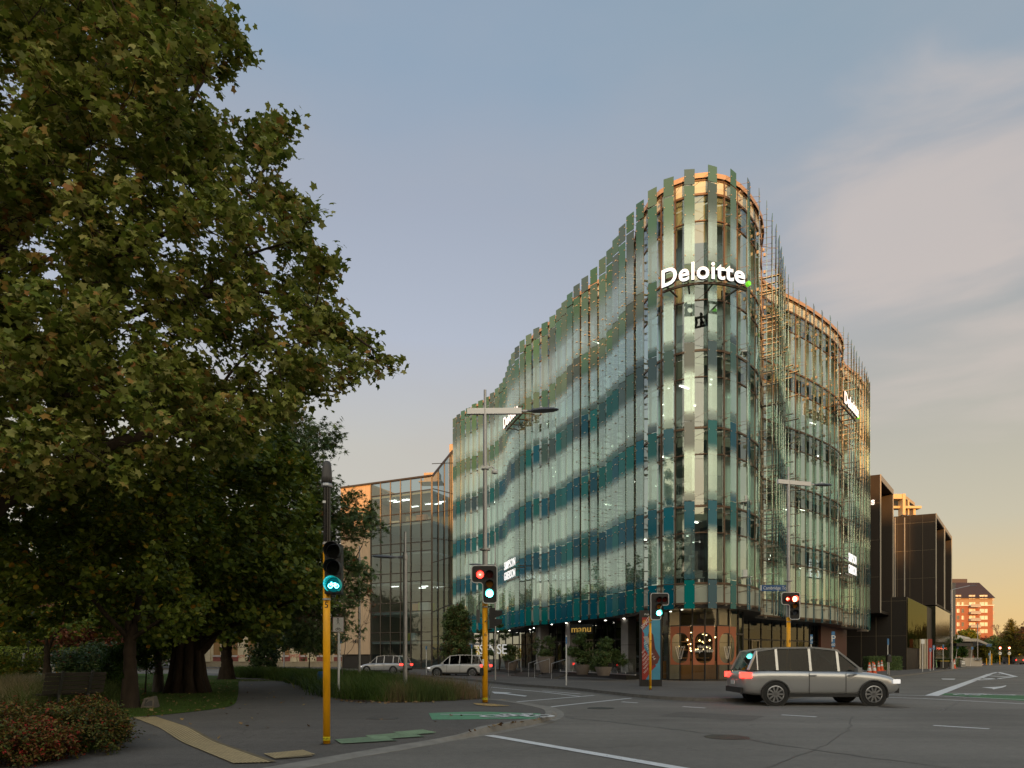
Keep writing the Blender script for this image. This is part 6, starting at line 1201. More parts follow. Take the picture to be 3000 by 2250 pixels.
def shape(kind):
    if kind == 'maple': a = [-90, -38, 12, 30, 50, 70, 90, 110, 130, 150, 168, 218]; r = [.18, .66, .62, .92, .60, .72, 1.05, .72, .60, .92, .62, .66]
    elif kind == 'chestnut': a = [-90, -20, 5, 25, 48, 68, 90, 112, 132, 155, 175, 200]; r = [.12, .55, .22, .85, .30, 1.05, .36, 1.05, .30, .85, .22, .55]
    elif kind == 'round': a = [-90, -30, 20, 60, 90, 120, 160, 210]; r = [.55, .75, .85, .88, 1.05, .88, .85, .75]
    elif kind == 'oval': a = [-90, -20, 35, 90, 145, 200]; r = [.9, .42, .5, 1.1, .5, .42]
    else: a = [-90, 0, 90, 180]; r = [1, .35, 1, .35]
    return np.array([[q * math.cos(math.radians(t)), q * math.sin(math.radians(t))] for t, q in zip(a, r)], np.float32)
def leaves(C, N, s, kind, cup=.25):
    """leaf polygons at centres C with normals N and half sizes s"""
    n = len(C); sh = shape(kind); N = N / np.linalg.norm(N, axis=1, keepdims=True); ref = RNG.normal(size=(n, 3)); U = np.cross(N, ref); U /= np.linalg.norm(U, axis=1, keepdims=True); Vv = np.cross(N, U)
    r2 = (sh ** 2).sum(1)
    return (C[:, None] + (U[:, None] * sh[None, :, :1] + Vv[:, None] * sh[None, :, 1:] - N[:, None] * (cup * r2)[None, :, None]) * s[:, None, None]).reshape(-1, 3), len(sh)
def tubes_np(name, segs, m, parent, sides=4):
    """segs: list of (pts, radii) joined into one branch mesh"""
    mb = MB()
    for p, r in segs: mb.tube(p, r, sides if max(r) < .05 else 8, caps=False)
    return mb.build(name, m, parent, smooth=True)
def poly_in(px, py, poly):
    c = False; n = len(poly)
    for i in range(n):
        x0, y0 = poly[i]; x1, y1 = poly[i - 1]
        if (y0 > py) != (y1 > py) and px < (x1 - x0) * (py - y0) / (y1 - y0) + x0: c = not c
    return c
def crown(root, limbs, clusters, kind, lmat, bmat, leaf=.09, tw=.75, ntw=6, nl=20, flat=.5, out=None, droop=.0, lvbase=.5, lvspread=.5, bare=0.0, br=.011, brs=.0032, jit=.10):
    """limbs: [(points, r0, r1)]; clusters: centres each tied back to the nearest limb and fanned out into twigs with leaves"""
    segs = []; NPz, NR = [], []
    for pts, r0, r1 in limbs:
        c = catmull(pts, 5); L = len(c); w = [Vector((random.uniform(-1, 1), random.uniform(-1, 1), random.uniform(-1, 1))) * min(.04, r0 * .12) for _ in c]; c = [p + q if 0 < i < L - 1 else p for i, (p, q) in enumerate(zip(c, w))]
        rr = [r0 + (r1 - r0) * (i / (L - 1)) ** .8 for i in range(L)]; segs.append((c, rr))
        for p, r in zip(c[2:], rr[2:]): NPz.append(tuple(p)); NR.append(r)
    NPz = list(NPz); arr = np.array(NPz); C = np.array(clusters, float); cen = np.array(out if out is not None else C.mean(0))
    order = np.argsort([np.min(((arr - c) ** 2).sum(1)) for c in C]); Ls, Ns, LV = [], [], []
    for i in order:
        c = C[i]; d = ((arr - c) ** 2).sum(1) ** .5; j = int(np.argmin(d + .25 * np.maximum(arr[:, 2] - c[2], 0))); a = Vector(arr[j]); b = Vector(c); L = (b - a).length
        if L > .15:
            k = max(3, min(7, int(L / .45))); path = [a.lerp(b, t / k) + Vector((random.uniform(-1, 1), random.uniform(-1, 1), random.uniform(-.6, 1))) * (L * .07 * (0 < t < k)) for t in range(k + 1)]
            r0 = min(NR[j] * .8, br + brs * 3 * L); segs.append((path, [r0 + (br - r0) * t / k for t in range(k + 1)]))
            add = np.array([tuple(p) for p in path[1:]]); arr = np.vstack([arr, add]); NR += [max(br, r0 * .8)] * len(add)
        od = b - Vector(cen); od.normalize()
        for _ in range(ntw):
            v = Vector((random.gauss(0, 1), random.gauss(0, 1), random.gauss(.1, .65))) + od * .8; v.normalize(); l = tw * random.uniform(.5, 1.15)
            e = b + v * l + Vector((0, 0, -droop * l)); m_ = b.lerp(e, .5) + Vector((random.uniform(-1, 1), random.uniform(-1, 1), random.uniform(0, 1))) * l * .08
            segs.append(([b, m_, e], [br * .8, br * .6, br * .3]))
            if random.random() < bare: continue
            n = int(nl * random.uniform(.7, 1.3)); t = RNG.random(n) ** .7 * .9 + .12; pb, pm, pe = map(np.array, (b, m_, e))
            q = (pb[None] * ((1 - t) ** 2)[:, None] + pm[None] * (2 * t * (1 - t))[:, None] + pe[None] * (t ** 2)[:, None]) + RNG.normal(size=(n, 3)) * jit
            Ls.append(q); Ns.append(RNG.normal(size=(n, 3)) * [.7, .7, .35] + [0, 0, 1 - flat * .4] + np.array(od)[None] * .35); LV.append(np.clip(RNG.normal(random.gauss(lvbase, .10), lvspread * .28, n), 0, 1))
    Lc, Nn, lv = np.vstack(Ls), np.vstack(Ns), np.concatenate(LV); s = leaf * RNG.uniform(.6, 1.2, len(Lc)); V, k = leaves(Lc, Nn, s, kind)
    tubes_np('trunk', segs, bmat, root); np_mesh('crown', V, k, lmat, root, lv); return len(Lc)
def region(poly, n, y0, y1, keep=None, seed=1):
    rg = random.Random(seed); xs = [p[0] for p in poly]; ys = [p[1] for p in poly]; out = []
    while len(out) < n:
        px, py = rg.uniform(min(xs), max(xs)), rg.uniform(min(ys), max(ys))
        if not poly_in(px, py, poly): continue
        if keep and rg.random() > keep(px, py): continue
        Y = rg.uniform(y0(px, py) if callable(y0) else y0, y1(px, py) if callable(y1) else y1); out.append((at(px, Y), Y, hz(py, Y)))
    return out
def W3(px, py, Y): return Vector((at(px, Y), Y, hz(py, Y)))
M_bark = bark('plane_bark', (.060, .043, .032)); M_bark2 = bark('dark_bark', (.040, .029, .021)); M_bark3 = bark('pale_bark', (.13, .105, .085))
G1 = [(0, (.06, .095, .013)), (.3, (.15, .20, .027)), (.55, (.27, .30, .055)), (.78, (.44, .44, .15)), (.90, (.40, .25, .06)), (1, (.42, .20, .06))]
M_lf = leafmat('sycamore_leaf', G1, .36); M_lf2 = leafmat('lime_leaf', [(0, (.06, .095, .012)), (.4, (.14, .195, .023)), (.7, (.22, .26, .034)), (.88, (.34, .26, .03)), (1, (.46, .22, .025))], .32)
M_lf3 = leafmat('chestnut_leaf', [(0, (.04, .075, .022)), (.5, (.10, .16, .045)), (.8, (.19, .24, .085)), (.93, (.18, .16, .07)), (1, (.25, .10, .04))], .2)
M_lf4 = leafmat('bright_green_leaf', [(0, (.02, .05, .008)), (.5, (.05, .12, .012)), (1, (.12, .20, .02))], .3); M_lfr = leafmat('red_autumn_leaf', [(0, (.10, .03, .015)), (.5, (.20, .065, .035)), (1, (.27, .14, .07))], .3)
M_lfy = leafmat('yellow_green_leaf', [(0, (.05, .06, .006)), (.5, (.14, .13, .012)), (1, (.26, .19, .02))], .3); M_lfb = leafmat('brown_autumn_leaf', [(0, (.04, .02, .01)), (.5, (.11, .06, .03)), (1, (.16, .10, .04))], .3)
# -- the great sycamore reaching over from the left
t = thing('sycamore_tree', 'huge spreading sycamore filling the upper left, its boughs reaching in from the left edge', 'tree')
D_ = 14.0
limbs = [([(-12.2, 13.6, .1), (-12.1, 13.7, 1.5), (-11.9, 13.8, 3.2), (-11.3, 13.9, 4.3)], .55, .42), ([(-11.3, 13.9, 4.3), W3(-40, 1500, 14), W3(60, 1400, 14), W3(130, 1290, 14.2), W3(185, 1180, 14.5), W3(200, 1020, 14.8)], .30, .13),
    ([W3(40, 1410, 14), W3(180, 1352, 13.8), W3(310, 1310, 13.7), W3(380, 1285, 14), W3(480, 1262, 14.6), W3(590, 1272, 15)], .13, .07), ([W3(470, 1268, 14.6), W3(590, 1215, 15), W3(680, 1150, 15.2), W3(860, 1135, 15.5), W3(1000, 1150, 15.8)], .05, .02), ([W3(590, 1210, 15), W3(640, 1140, 14.8), W3(760, 1010, 14.6), W3(940, 980, 14.5)], .05, .015),
    ([(-11.3, 13.9, 4.3), W3(-30, 1500, 15), W3(120, 1430, 15.5), W3(290, 1412, 16)], .16, .05), ([(-11.3, 13.9, 4.3), W3(-250, 1100, 14.5), W3(-60, 850, 15), W3(120, 480, 15.5), W3(300, 180, 16), W3(420, -120, 16.5)], .30, .07),
    ([W3(200, 1020, 14.8), W3(320, 760, 15.2), W3(430, 520, 15.5), W3(560, 300, 15.7), W3(650, 130, 16)], .12, .03), ([W3(200, 1020, 14.8), W3(380, 920, 14.4), W3(560, 880, 14.2), W3(760, 850, 14), W3(950, 930, 14), W3(1090, 1020, 14)], .10, .02),
    ([W3(320, 760, 15.2), W3(560, 650, 15), W3(720, 560, 15), W3(830, 420, 15)], .06, .015), ([W3(560, 880, 14.2), W3(700, 760, 14), W3(880, 700, 13.8)], .05, .015), ([W3(-250, 1100, 14.5), W3(-100, 950, 16), W3(60, 800, 17), W3(300, 700, 17.5)], .14, .03), ([W3(120, 480, 15.5), W3(260, 420, 14), W3(420, 350, 13)], .06, .02), ([W3(0, 700, 15), W3(-200, 300, 13), W3(-100, 0, 13)], .1, .03), ([(-11.3, 13.9, 4.3), (-13.5, 12.5, 7), (-15, 11, 10)], .3, .1)]
POLY = [(-420, -420), (480, -420), (520, -120), (610, 40), (635, 170), (590, 260), (540, 350), (640, 380), (790, 395), (780, 470), (740, 540), (840, 580), (870, 650), (880, 730), (935, 765), (920, 850), (950, 910), (1010, 960), (1085, 1050), (1030, 1085), (930, 1105), (850, 1190), (740, 1280), (560, 1340), (350, 1400), (100, 1420), (-420, 1450)]
def keep1(px, py):
    k = .55 + .45 * max(0, min(1, 1.6 * (.5 + .5 * math.sin(px / 95 + 1.3 * math.sin(py / 120)) * math.cos(py / 85 + px / 300)))) 
    if px > 470 and 480 < py < 1120: k *= .8
    if 560 < px < 740 and 830 < py < 960: k = .75
    if 680 < px < 800 and 480 < py < 560: k = .3
    return k
cl = region(POLY, 1350, lambda x, y: 11.2 + max(0, (x - 500) / 300), lambda x, y: 20.5 - max(0, (x - 300) / 170), keep1, 3)
# boughs that break the outline
for px, py in ((655, 100), (640, 215), (700, 170), (615, 60), (800, 375), (835, 395), (770, 410), (800, 590), (895, 655), (900, 750), (950, 800), (930, 920), (1040, 985), (1100, 1050), (1060, 1075), (980, 1110), (560, 10), (670, 140)): cl.append(tuple(W3(px, py, random.uniform(13.4, 15.5))))
NL = crown(t, limbs, cl, 'maple', M_lf, M_bark, leaf=.104, tw=.50, ntw=6, nl=17, out=(-9, 15, 9), lvbase=.52, lvspread=.72, bare=.07, br=.011, flat=.15)
# -- middle trees over the path
def trunk_tree(label, px, pyb, Y, w, fork, limbs_px, poly, n, y0, y1, kind, lm, bm, name='lime_tree', **kw):
    t = thing(name, label, 'tree'); X = at(px, Y); r = w / 2; F_ = W3(px, fork, Y); H_ = F_.z; L = [([(X, Y, .10), (X + .03, Y, .1 + H_ * .33), (X - .02, Y, .1 + H_ * .66), F_, F_ + Vector((0, 0, .5))], r, r * .62)]
    for pts, r0, r1 in limbs_px: L.append(([F_ + Vector((0, 0, -.35)), F_ + (W3(*pts[0]) - F_) * .12] + [W3(*p) for p in pts], r0 * 1.05, r1))
    cl = region(poly, n, y0, y1, kw.pop('keep', None), int(abs(px)) + 5); crown(t, L, cl, kind, lm, bm, out=tuple(W3(px, fork - 150, Y)), **kw)
    mb = MB(); mb.lathe((X, Y, .06), [(r * 1.5, 0), (r * 1.28, .10), (r * 1.14, .25), (r * 1.04, .5), (r * .9, .8)], 14, cap=False); mb.build('root_flare', bm, t, smooth=True); return t
trunk_tree('straight dark trunk beside the plaque stone with a low green crown', 381, 2077, 17.0, .38, 1880, [([(400, 1800, 17), (420, 1700, 17.5)], .15, .06), ([(330, 1820, 16.6), (250, 1740, 16.5), (150, 1700, 16)], .09, .03), ([(450, 1830, 16.8), (540, 1780, 16.5)], .08, .03)],
    [(-300, 1440), (300, 1400), (560, 1380), (620, 1560), (600, 1740), (500, 1840), (400, 1870), (280, 1800), (150, 1810), (40, 1850), (-300, 1880)], 360, 15, 22, 'round', M_lf2, M_bark2, leaf=.075, tw=.6, ntw=6, nl=20, lvbase=.42, lvspread=.8, jit=.09)
t = trunk_tree('massive fluted twin trunk tree in the middle of the park lawn', 550, 2028, 24.6, 1.0, 1930, [([(520, 1850, 24.4), (470, 1700, 24), (420, 1550, 24)], .40, .1), ([(590, 1900, 24.8), (640, 1820, 25), (700, 1700, 25.5), (760, 1550, 26)], .38, .1), ([(560, 1840, 24.6), (570, 1600, 24.5)], .3, .1), ([(640, 1850, 24), (760, 1800, 23), (860, 1760, 22.5)], .15, .04)],
    [(200, 1420), (420, 1330), (700, 1300), (880, 1330), (920, 1480), (900, 1650), (930, 1760), (880, 1800), (760, 1830), (640, 1840), (480, 1850), (330, 1800), (220, 1700)], 430, 21, 30, 'round', M_lf2, M_bark2, leaf=.10, tw=.85, ntw=6, nl=22, lvbase=.42, lvspread=.75, jit=.12)
X, Y = at(550, 24.6), 24.6; mb = MB()
for k in range(9):
    a = 2 * math.pi * k / 9 + .3; r0 = .50; mb.tube([(X + math.cos(a) * r0 * 1.35, Y + math.sin(a) * r0 * 1.2, .05), (X + math.cos(a) * r0 * 1.0, Y + math.sin(a) * r0, .7), (X + math.cos(a + .1) * r0 * .8, Y + math.sin(a) * r0 * .8, 1.6), (X + math.cos(a + .2) * r0 * .75 + .05, Y + math.sin(a) * r0 * .75, 2.4)], [.20, .17, .15, .16], 8)
mb.build('trunk_flutes', M_bark2, t, smooth=True)
trunk_tree('broad trunked tree at the far end of the path with a limb reaching right', 664, 1988, 41.0, .85, 1900, [([(690, 1870, 41), (740, 1850, 41), (800, 1790, 40)], .22, .06), ([(655, 1800, 41.5), (650, 1650, 42)], .3, .1)],
    [(560, 1560), (800, 1500), (900, 1560), (920, 1700), (900, 1800), (820, 1850), (700, 1850), (600, 1850), (540, 1750)], 190, 37, 46, 'round', M_lf2, M_bark2, leaf=.16, tw=1.3, ntw=6, nl=18, lvbase=.45, lvspread=.8, jit=.2)
trunk_tree('dark horse chestnut behind the cycle signal pole, its crown against the pale sky', 957, 2000, 31.0, .30, 1900, [([(950, 1800, 31), (940, 1600, 31), (900, 1400, 31.5)], .13, .05), ([(990, 1750, 30.5), (1060, 1600, 30)], .06, .02)],
    [(780, 1230), (900, 1215), (955, 1255), (985, 1300), (950, 1345), (960, 1420), (985, 1450), (1050, 1470), (1125, 1530), (1075, 1575), (1020, 1600), (1060, 1680), (1070, 1745), (1010, 1780), (1030, 1830), (960, 1850), (880, 1880), (800, 1840), (760, 1600), (740, 1400)], 420, 28.5, 34, 'chestnut', M_lf3, M_bark2, name='horse_chestnut', leaf=.20, tw=.85, ntw=5, nl=10, lvbase=.50, lvspread=.7, droop=.25, jit=.12)
trunk_tree('small dark trunk on the far left of the lawn', 138, 1995, 37.5, .42, 1915, [([(130, 1860, 37.5), (60, 1840, 37)], .12, .04), ([(170, 1850, 37.5), (240, 1820, 38)], .1, .03)],
    [(-250, 1600), (150, 1560), (300, 1620), (330, 1750), (250, 1830), (120, 1850), (-60, 1860), (-250, 1850)], 190, 35, 43, 'oval', M_lf2, M_bark2, leaf=.14, tw=1.1, ntw=6, nl=20, lvbase=.5, lvspread=.9, jit=.18)
trunk_tree('pale barked slender tree between the straight trunk and the fluted trunk', 464, 2028, 25.2, .34, 1900, [([(440, 1850, 25), (400, 1800, 25)], .10, .03)], [(390, 1780), (520, 1760), (530, 1880), (470, 1900), (400, 1890)], 36, 24, 27, 'oval', M_lf4, M_bark3, leaf=.07, tw=.6, ntw=6, nl=22, lvbase=.45, lvspread=.7)
def bush(label, px, pyb, Y, w, h, lm, kind='oval', leaf=.05, n=60, lift=.1, name='shrub', group=None, bm=None, nl=22, ntw=6, tw=.35, lvb=.5, stem=True, lo=0.05, sx=1, flat=.5):
    t = thing(name, label, 'shrub' if name == 'shrub' else 'tree', (0, 0, 0), 0, group); X = at(px, Y); L = [([(X, Y, .05), (X + .05, Y, lo * h + .3), (X, Y, h * .8)], max(.03, h * .018), .012)]; rg = random.Random(int(px * 7 + Y)); cl = []
    while len(cl) < n:
        u, v, q = rg.uniform(-1, 1), rg.uniform(-1, 1), rg.uniform(-1, 1)
        if u * u + v * v + q * q < 1: cl.append((X + u * (w / 2 - tw * .5), Y + v * (w / 2 - tw * .5) * sx, .12 + h * lo + (q + 1) / 2 * (h * (1 - lo) - tw * .6)))
    crown(t, L, cl, kind, lm, bm or M_bark2, leaf=leaf, tw=tw, ntw=ntw, nl=nl, out=(X, Y, h * .4), lvbase=lvb, lvspread=.8, br=.006, jit=tw * .2); return t
bush('young fresh green sapling left of the straight dark trunk', 340, 2020, 23, 1.2, 1.9, M_lf4, leaf=.05, n=46, name='sapling'); bush('fresh green sapling between the straight trunk and the pale barked tree', 425, 2035, 24.5, 1.5, 2.6, M_lf4, leaf=.055, n=56, name='sapling', lo=.3)
bush('rounded dark green shrub beyond the lawn before the tan wall', 285, 1985, 46, 5.2, 2.4, M_lf3, leaf=.12, n=90, tw=.8); bush('low bushy shrub at the far left edge of the lawn', 20, 1990, 40, 4, 1.6, M_lf2, leaf=.10, n=60, tw=.6)
def tree2(label, px, Y, w, h, lm, lo=.3, **kw): return bush(label, px, 0, Y, w, h, lm, name=kw.pop('name', 'tree'), lo=lo, leaf=kw.pop('leaf', .2), tw=kw.pop('tw', w * .16), n=kw.pop('n', 90), bm=M_bark2, **kw)
tree2('red brown autumn tree beyond the tan garden wall', 262, 72, 10, 8.2, M_lfr, lo=.25, leaf=.2, n=130); tree2('tall dusky green tree beyond the wall at far left', 60, 90, 15, 13, M_lf2, lo=.2, leaf=.3, n=130); tree2('wide dark tree beyond the wall behind the straight trunk', 400, 88, 15, 12, M_lf2, lo=.1, leaf=.3, n=150); tree2('dark tree beyond the lawn left of the fluted trunk', 180, 110, 22, 17, M_lf3, lo=.1, leaf=.4, n=150)
for k, (px, Y, w, h, m) in enumerate(((-350, 70, 14, 14, M_lf2), (-800, 60, 16, 16, M_lf3), (-1300, 52, 16, 15, M_lf2), (560, 120, 20, 10, M_lf3), (-120, 100, 20, 16, M_lfb))):
    tree2(('large park tree just outside the left edge', 'second park tree beyond the left edge, darker', 'third park tree beyond the left edge, nearest the viewpoint', 'low dark tree behind the fluted trunk', 'brownish tree behind the lawn at far left')[k], px, Y, w, h, m, lo=.15, leaf=.34, n=140)
# clipped hedges: leafy boxes
def hedge(label, x0, x1, y0, y1, z1, m, n=9000, leaf=.06, name='hedge', z0=.1):
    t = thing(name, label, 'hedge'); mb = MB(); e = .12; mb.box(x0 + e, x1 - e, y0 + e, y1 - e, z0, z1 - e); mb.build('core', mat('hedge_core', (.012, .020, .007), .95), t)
    f = RNG.random(n); A = (x1 - x0) * (z1 - z0); B = (x1 - x0) * (y1 - y0); Cc = (y1 - y0) * (z1 - z0) * 2; f = RNG.random(n) * (A + B + Cc); p = RNG.random((n, 3)); P_ = np.zeros((n, 3)); N_ = np.zeros((n, 3))
    a = f < A; b = (f >= A) & (f < A + B); c = f >= A + B
    P_[:] = [x0, y0, z0] + p * [x1 - x0, y1 - y0, z1 - z0]; P_[a, 1] = y0; N_[a] = [0, -1, .4]; P_[b, 2] = z1; N_[b] = [0, 0, 1]; P_[c, 0] = np.where(p[c, 0] > .5, x1, x0); N_[c] = [0, 0, .5]; N_[c, 0] = np.where(p[c, 0] > .5, 1, -1)
    P_ += RNG.normal(size=(n, 3)) * .05; V, k = leaves(P_, N_ + RNG.normal(size=(n, 3)) * .5, leaf * RNG.uniform(.7, 1.3, n), 'oval'); np_mesh('foliage', V, k, m, t, np.clip(RNG.normal(.4, .2, n), 0, 1)); return t
hedge('long clipped hedge above the tan garden wall', at(-600, 68), at(122, 68), 68, 69.5, 2.5, M_lf2, 7000, .12); hedge('clipped hedge section right of the distant signals', at(176, 68), at(250, 68), 68, 69.5, 2.4, M_lf2, 2500, .12)
hedge('clipped hedge in front of the charcoal building', at(2546, 73), at(2642, 73), 73, 74.2, hz(1925, 73), M_lf3, 6000, .07); hedge('short clipped hedge by the pavilion wall', at(2797, 105), at(2821, 105), 105, 107, hz(1931, 105), M_lf3, 1500, .12)
# street trees and greenery on the right
tree2('bright green shrub tree behind the tall street lamp', 2790, 118, 4.4, 5.2, M_lf4, lo=.15, leaf=.16, n=90, tw=.6); tree2('yellow green climber tree above the canopy sign', 2766, 116, 3.2, 5.8, M_lfy, lo=.45, leaf=.15, n=50, tw=.5)
tree2('small autumn tree turning yellow beyond the pavilion', 2880, 138, 3.0, 4.2, M_lfy, lo=.25, leaf=.15, n=70, tw=.5); tree2('olive green tree in front of the brick apartments', 2832, 190, 6.5, 9.6, M_lf2, lo=.5, leaf=.3, n=70, tw=1.1)
tree2('red brown tree right of the pavilion roof', 2880, 200, 8, 7.6, M_lfr, lo=.3, leaf=.35, n=70, tw=1.4); tree2('dark evergreen mass behind the small autumn tree', 2908, 185, 8, 7.4, M_lf3, lo=.05, leaf=.3, n=100, tw=1.3); tree2('brown autumn tree at the right edge of the street', 2995, 230, 14, 11.5, M_lfb, lo=.2, leaf=.4, n=110, tw=2)
tree2('tall brown tree beyond the right edge', 3060, 210, 16, 13, M_lfb, lo=.15, leaf=.4, n=110); tree2('second brown tree behind the conifer', 2935, 260, 14, 11, M_lfb, lo=.2, leaf=.4, n=90); tree2('green street tree just past the right edge', 3120, 150, 12, 10, M_lfy, lo=.2, leaf=.3, n=90)
hedge('dark park hedge closing the end of the street', at(2880, 240), at(3300, 240), 240, 244, 3.5, M_lf3, 4000, .35)
t = thing('conifer', 'yellow green larch with tiered branches at the end of the street', 'tree'); Y = 160; X = at(2962, Y); Zt = hz(1815, Y); segs = [([(X, Y, .1), (X, Y, Zt)], [.25, .02])]; cs, ns = [], []
for k in range(150):
    u = (k / 150) ** 1.1; z = 1.8 + (Zt - 1.8) * u; L_ = (1 - u) ** .8 * 4.6 * random.uniform(.6, 1.1) + .2; a = random.uniform(0, 6.28); e = Vector((X + math.cos(a) * L_, Y + math.sin(a) * L_, z + L_ * .08)); segs.append(([(X, Y, z), tuple(e)], [.05, .01])); n = int(34 * L_ / 2 + 8); tt = RNG.random(n)
    cs.append(np.array([X, Y, z])[None] + (np.array(e) - [X, Y, z])[None] * tt[:, None] + RNG.normal(size=(n, 3)) * [.2, .2, .16]); ns.append(RNG.normal(size=(n, 3)) + [0, 0, .8])
tubes_np('trunk', segs, M_bark2, t); C_ = np.vstack(cs); V, k = leaves(C_, np.vstack(ns), .17 * RNG.uniform(.6, 1.3, len(C_)), 'oval'); np_mesh('crown', V, k, M_lfy, t, RNG.random(len(C_)))
t = thing('bare_tree', 'bare leafless tree right of the brick apartments', 'tree'); Y = 200; X = at(2928, Y); segs = [([(X, Y, 0), (X, Y, 4)], [.3, .2])]
def fork(p, d, L, r, n):
    e = p + d * L; segs.append(([tuple(p), tuple(p.lerp(e, .5) + Vector((random.gauss(0, .1), 0, random.gauss(0, .1)))), tuple(e)], [r, r * .8, r * .6]))
    if n: [fork(e, (d + Vector((random.gauss(0, .5), random.gauss(0, .3), random.gauss(.1, .35)))).normalized(), L * .74, r * .6, n - 1) for _ in range(3)]
fork(Vector((X, Y, 4)), Vector((0, 0, 1)), 2.6, .2, 4); tubes_np('branches', segs, bark('grey_bark', (.14, .11, .09)), t, 3)
# columnar tree and pruned plants by the glass building
bush('dark columnar street tree at the left end of the glass building', 1336, 0, 52, 2.4, hz(1770, 52), M_lf3, leaf=.10, n=150, name='columnar_tree', lo=.14, tw=.5, lvb=.62)
bush('low tree with layered crown in front of the boarded stone building', 905, 0, 50, 5.4, 3.6, M_lf3, leaf=.12, n=70, name='tree', lo=.45, tw=.7, lvb=.35); bush('narrow young tree left of the slim lamp column', 772, 0, 52, 2.4, 3.8, M_lf3, leaf=.12, n=46, name='tree', lo=.15, tw=.6, lvb=.35)
t = thing('bare_sapling', 'thin leafless sapling with a few red leaves before the timber wall', 'tree'); segs = []; Y = 28; X = at(1008, Y); fork(Vector((X, Y, .1)), Vector((0, 0, 1)), 1.3, .025, 4); tubes_np('branches', segs, _mc['grey_bark'], t, 3)
n = 60; ends = np.array([s[0][-1] for s in segs[20:20 + n]]); V, k = leaves(ends, RNG.normal(size=(len(ends), 3)), np.full(len(ends), .05), 'oval'); np_mesh('leaves', V, k, M_lfr, t, RNG.random(len(ends)))
for (X, Y, z, r), lb_ in zip(pots, ('round clipped shrub growing in the big tapered pot', 'shrub growing in the squat pot behind the twin signal pole', 'small shrub in the trough pot behind the balustrade', 'small clipped green in the low pot near the poster pillar')):
    t = thing('potted_shrub', lb_, 'shrub'); cl = [(X + random.gauss(0, r * .30), Y + random.gauss(0, r * .3), z + r * random.uniform(.15, 1.3)) for _ in range(46)]; crown(t, [([(X, Y, z - .1), (X, Y, z + r * .4), (X, Y, z + r * .9)], .04, .01)], cl, 'oval', M_lf3, M_bark2, leaf=.055, tw=r * .30, ntw=6, nl=16, out=(X, Y, z + r * .5), lvbase=.5, lvspread=.7, br=.006, jit=.04)
for px, Y, h, lb_ in ((1702, 41.5, 2.3, 'cloud pruned pine with leaf pads beside the gold lettered shop'), (1462, 55.5, 3.6, 'cloud pruned pine with leaf pads behind the twin signal pole'), (1408, 58, 3.2, 'cloud pruned pine left of the twin signal pole'), (1780, 39.5, 1.9, 'small pruned pine on the terrace near the poster pillar')):
    t = thing('pruned_pine', lb_, 'tree'); X = at(px, Y); cl = []; L = [([(X, Y, .4), (X + .12, Y, h * .35), (X - .10, Y, h * .7), (X, Y, h)], .06, .02)]
    for k in range(7):
        z = .4 + h * (.28 + .72 * k / 6); a = random.choice((-1, 1)) * (1 - k / 8) * .75; cx = X + (a if k < 6 else 0); cy = Y + random.uniform(-.4, .4)
        for _ in range(9): cl.append((cx + random.gauss(0, .17), cy + random.gauss(0, .17), z + random.gauss(0, .07)))
    crown(t, L, cl, 'needle', M_lf3, M_bark2, leaf=.07, tw=.2, ntw=6, nl=14, out=(X, Y, h * .5), lvbase=.45, lvspread=.6, br=.006, jit=.05)
# grasses -----------------------------------------------------------------
def blades(name, P0, H, lean, w, m, lv, parent=None, bend=.5):
    n = len(P0); w = np.full(n, w); a = RNG.random(n) * 6.283; d = np.stack([np.cos(a), np.sin(a), np.zeros(n)], 1) * (lean * RNG.uniform(.3, 1.3, n))[:, None]; s = np.stack([-np.sin(a + RNG.normal(size=n)), np.cos(a), np.zeros(n)], 1); quads = []
    pts = []
    for t in (0, .4, .75, 1.0): q = P0 + d * (H * t ** 1.8)[:, None]; q[:, 2] += H * (t - bend * .35 * lean * t * t * RNG.uniform(.5, 1.2, n)); pts.append((q - s * (w * (1 - t * .85))[:, None], q + s * (w * (1 - t * .85))[:, None]))
    for (a0, b0), (a1, b1) in zip(pts, pts[1:]): quads.append(np.stack([a0, b0, b1, a1], 1))
    V = np.concatenate(quads).reshape(-1, 3); return np_mesh(name, V, 4, m, parent, np.tile(lv, 3))
def in_poly_pts(poly, n, seed=2):
    rg = random.Random(seed); xs = [p[0] for p in poly]; ys = [p[1] for p in poly]; out = []
    while len(out) < n:
        x, y = rg.uniform(min(xs), max(xs)), rg.uniform(min(ys), max(ys))
        if poly_in(x, y, poly): out.append((x, y))
    return out
def tufts(cs, per, spread, H, Hs, lean, w, zb, lvf):
    P0, HH, LN, LVv = [], [], [], []
    for (x, y) in cs:
        k = RNG.normal(size=(per, 2)) * spread; P0.append(np.stack([x + k[:, 0], y + k[:, 1], np.full(per, zb)], 1)); h = H * random.uniform(1 - Hs, 1 + Hs); HH.append(h * RNG.uniform(.6, 1.1, per)); LN.append(lean * RNG.uniform(.3, 1.4, per)); LVv.append(np.clip(RNG.normal(lvf(x, y), .12, per), 0, 1))
    return np.vstack(P0), np.concatenate(HH), np.concatenate(LN), np.concatenate(LVv)
M_gr = leafmat('grass_blade', [(0, (.035, .06, .012)), (.4, (.08, .14, .02)), (.62, (.12, .17, .04)), (.8, (.22, .17, .075)), (1, (.30, .23, .12))], .3, .7)
M_gr2 = leafmat('sedge_blade', [(0, (.045, .075, .02)), (.45, (.11, .155, .04)), (.75, (.20, .165, .075)), (1, (.30, .18, .11))], .3, .7); M_lav = leafmat('lavender_leaf', [(0, (.05, .08, .055)), (1, (.13, .18, .13))], .2, .7)
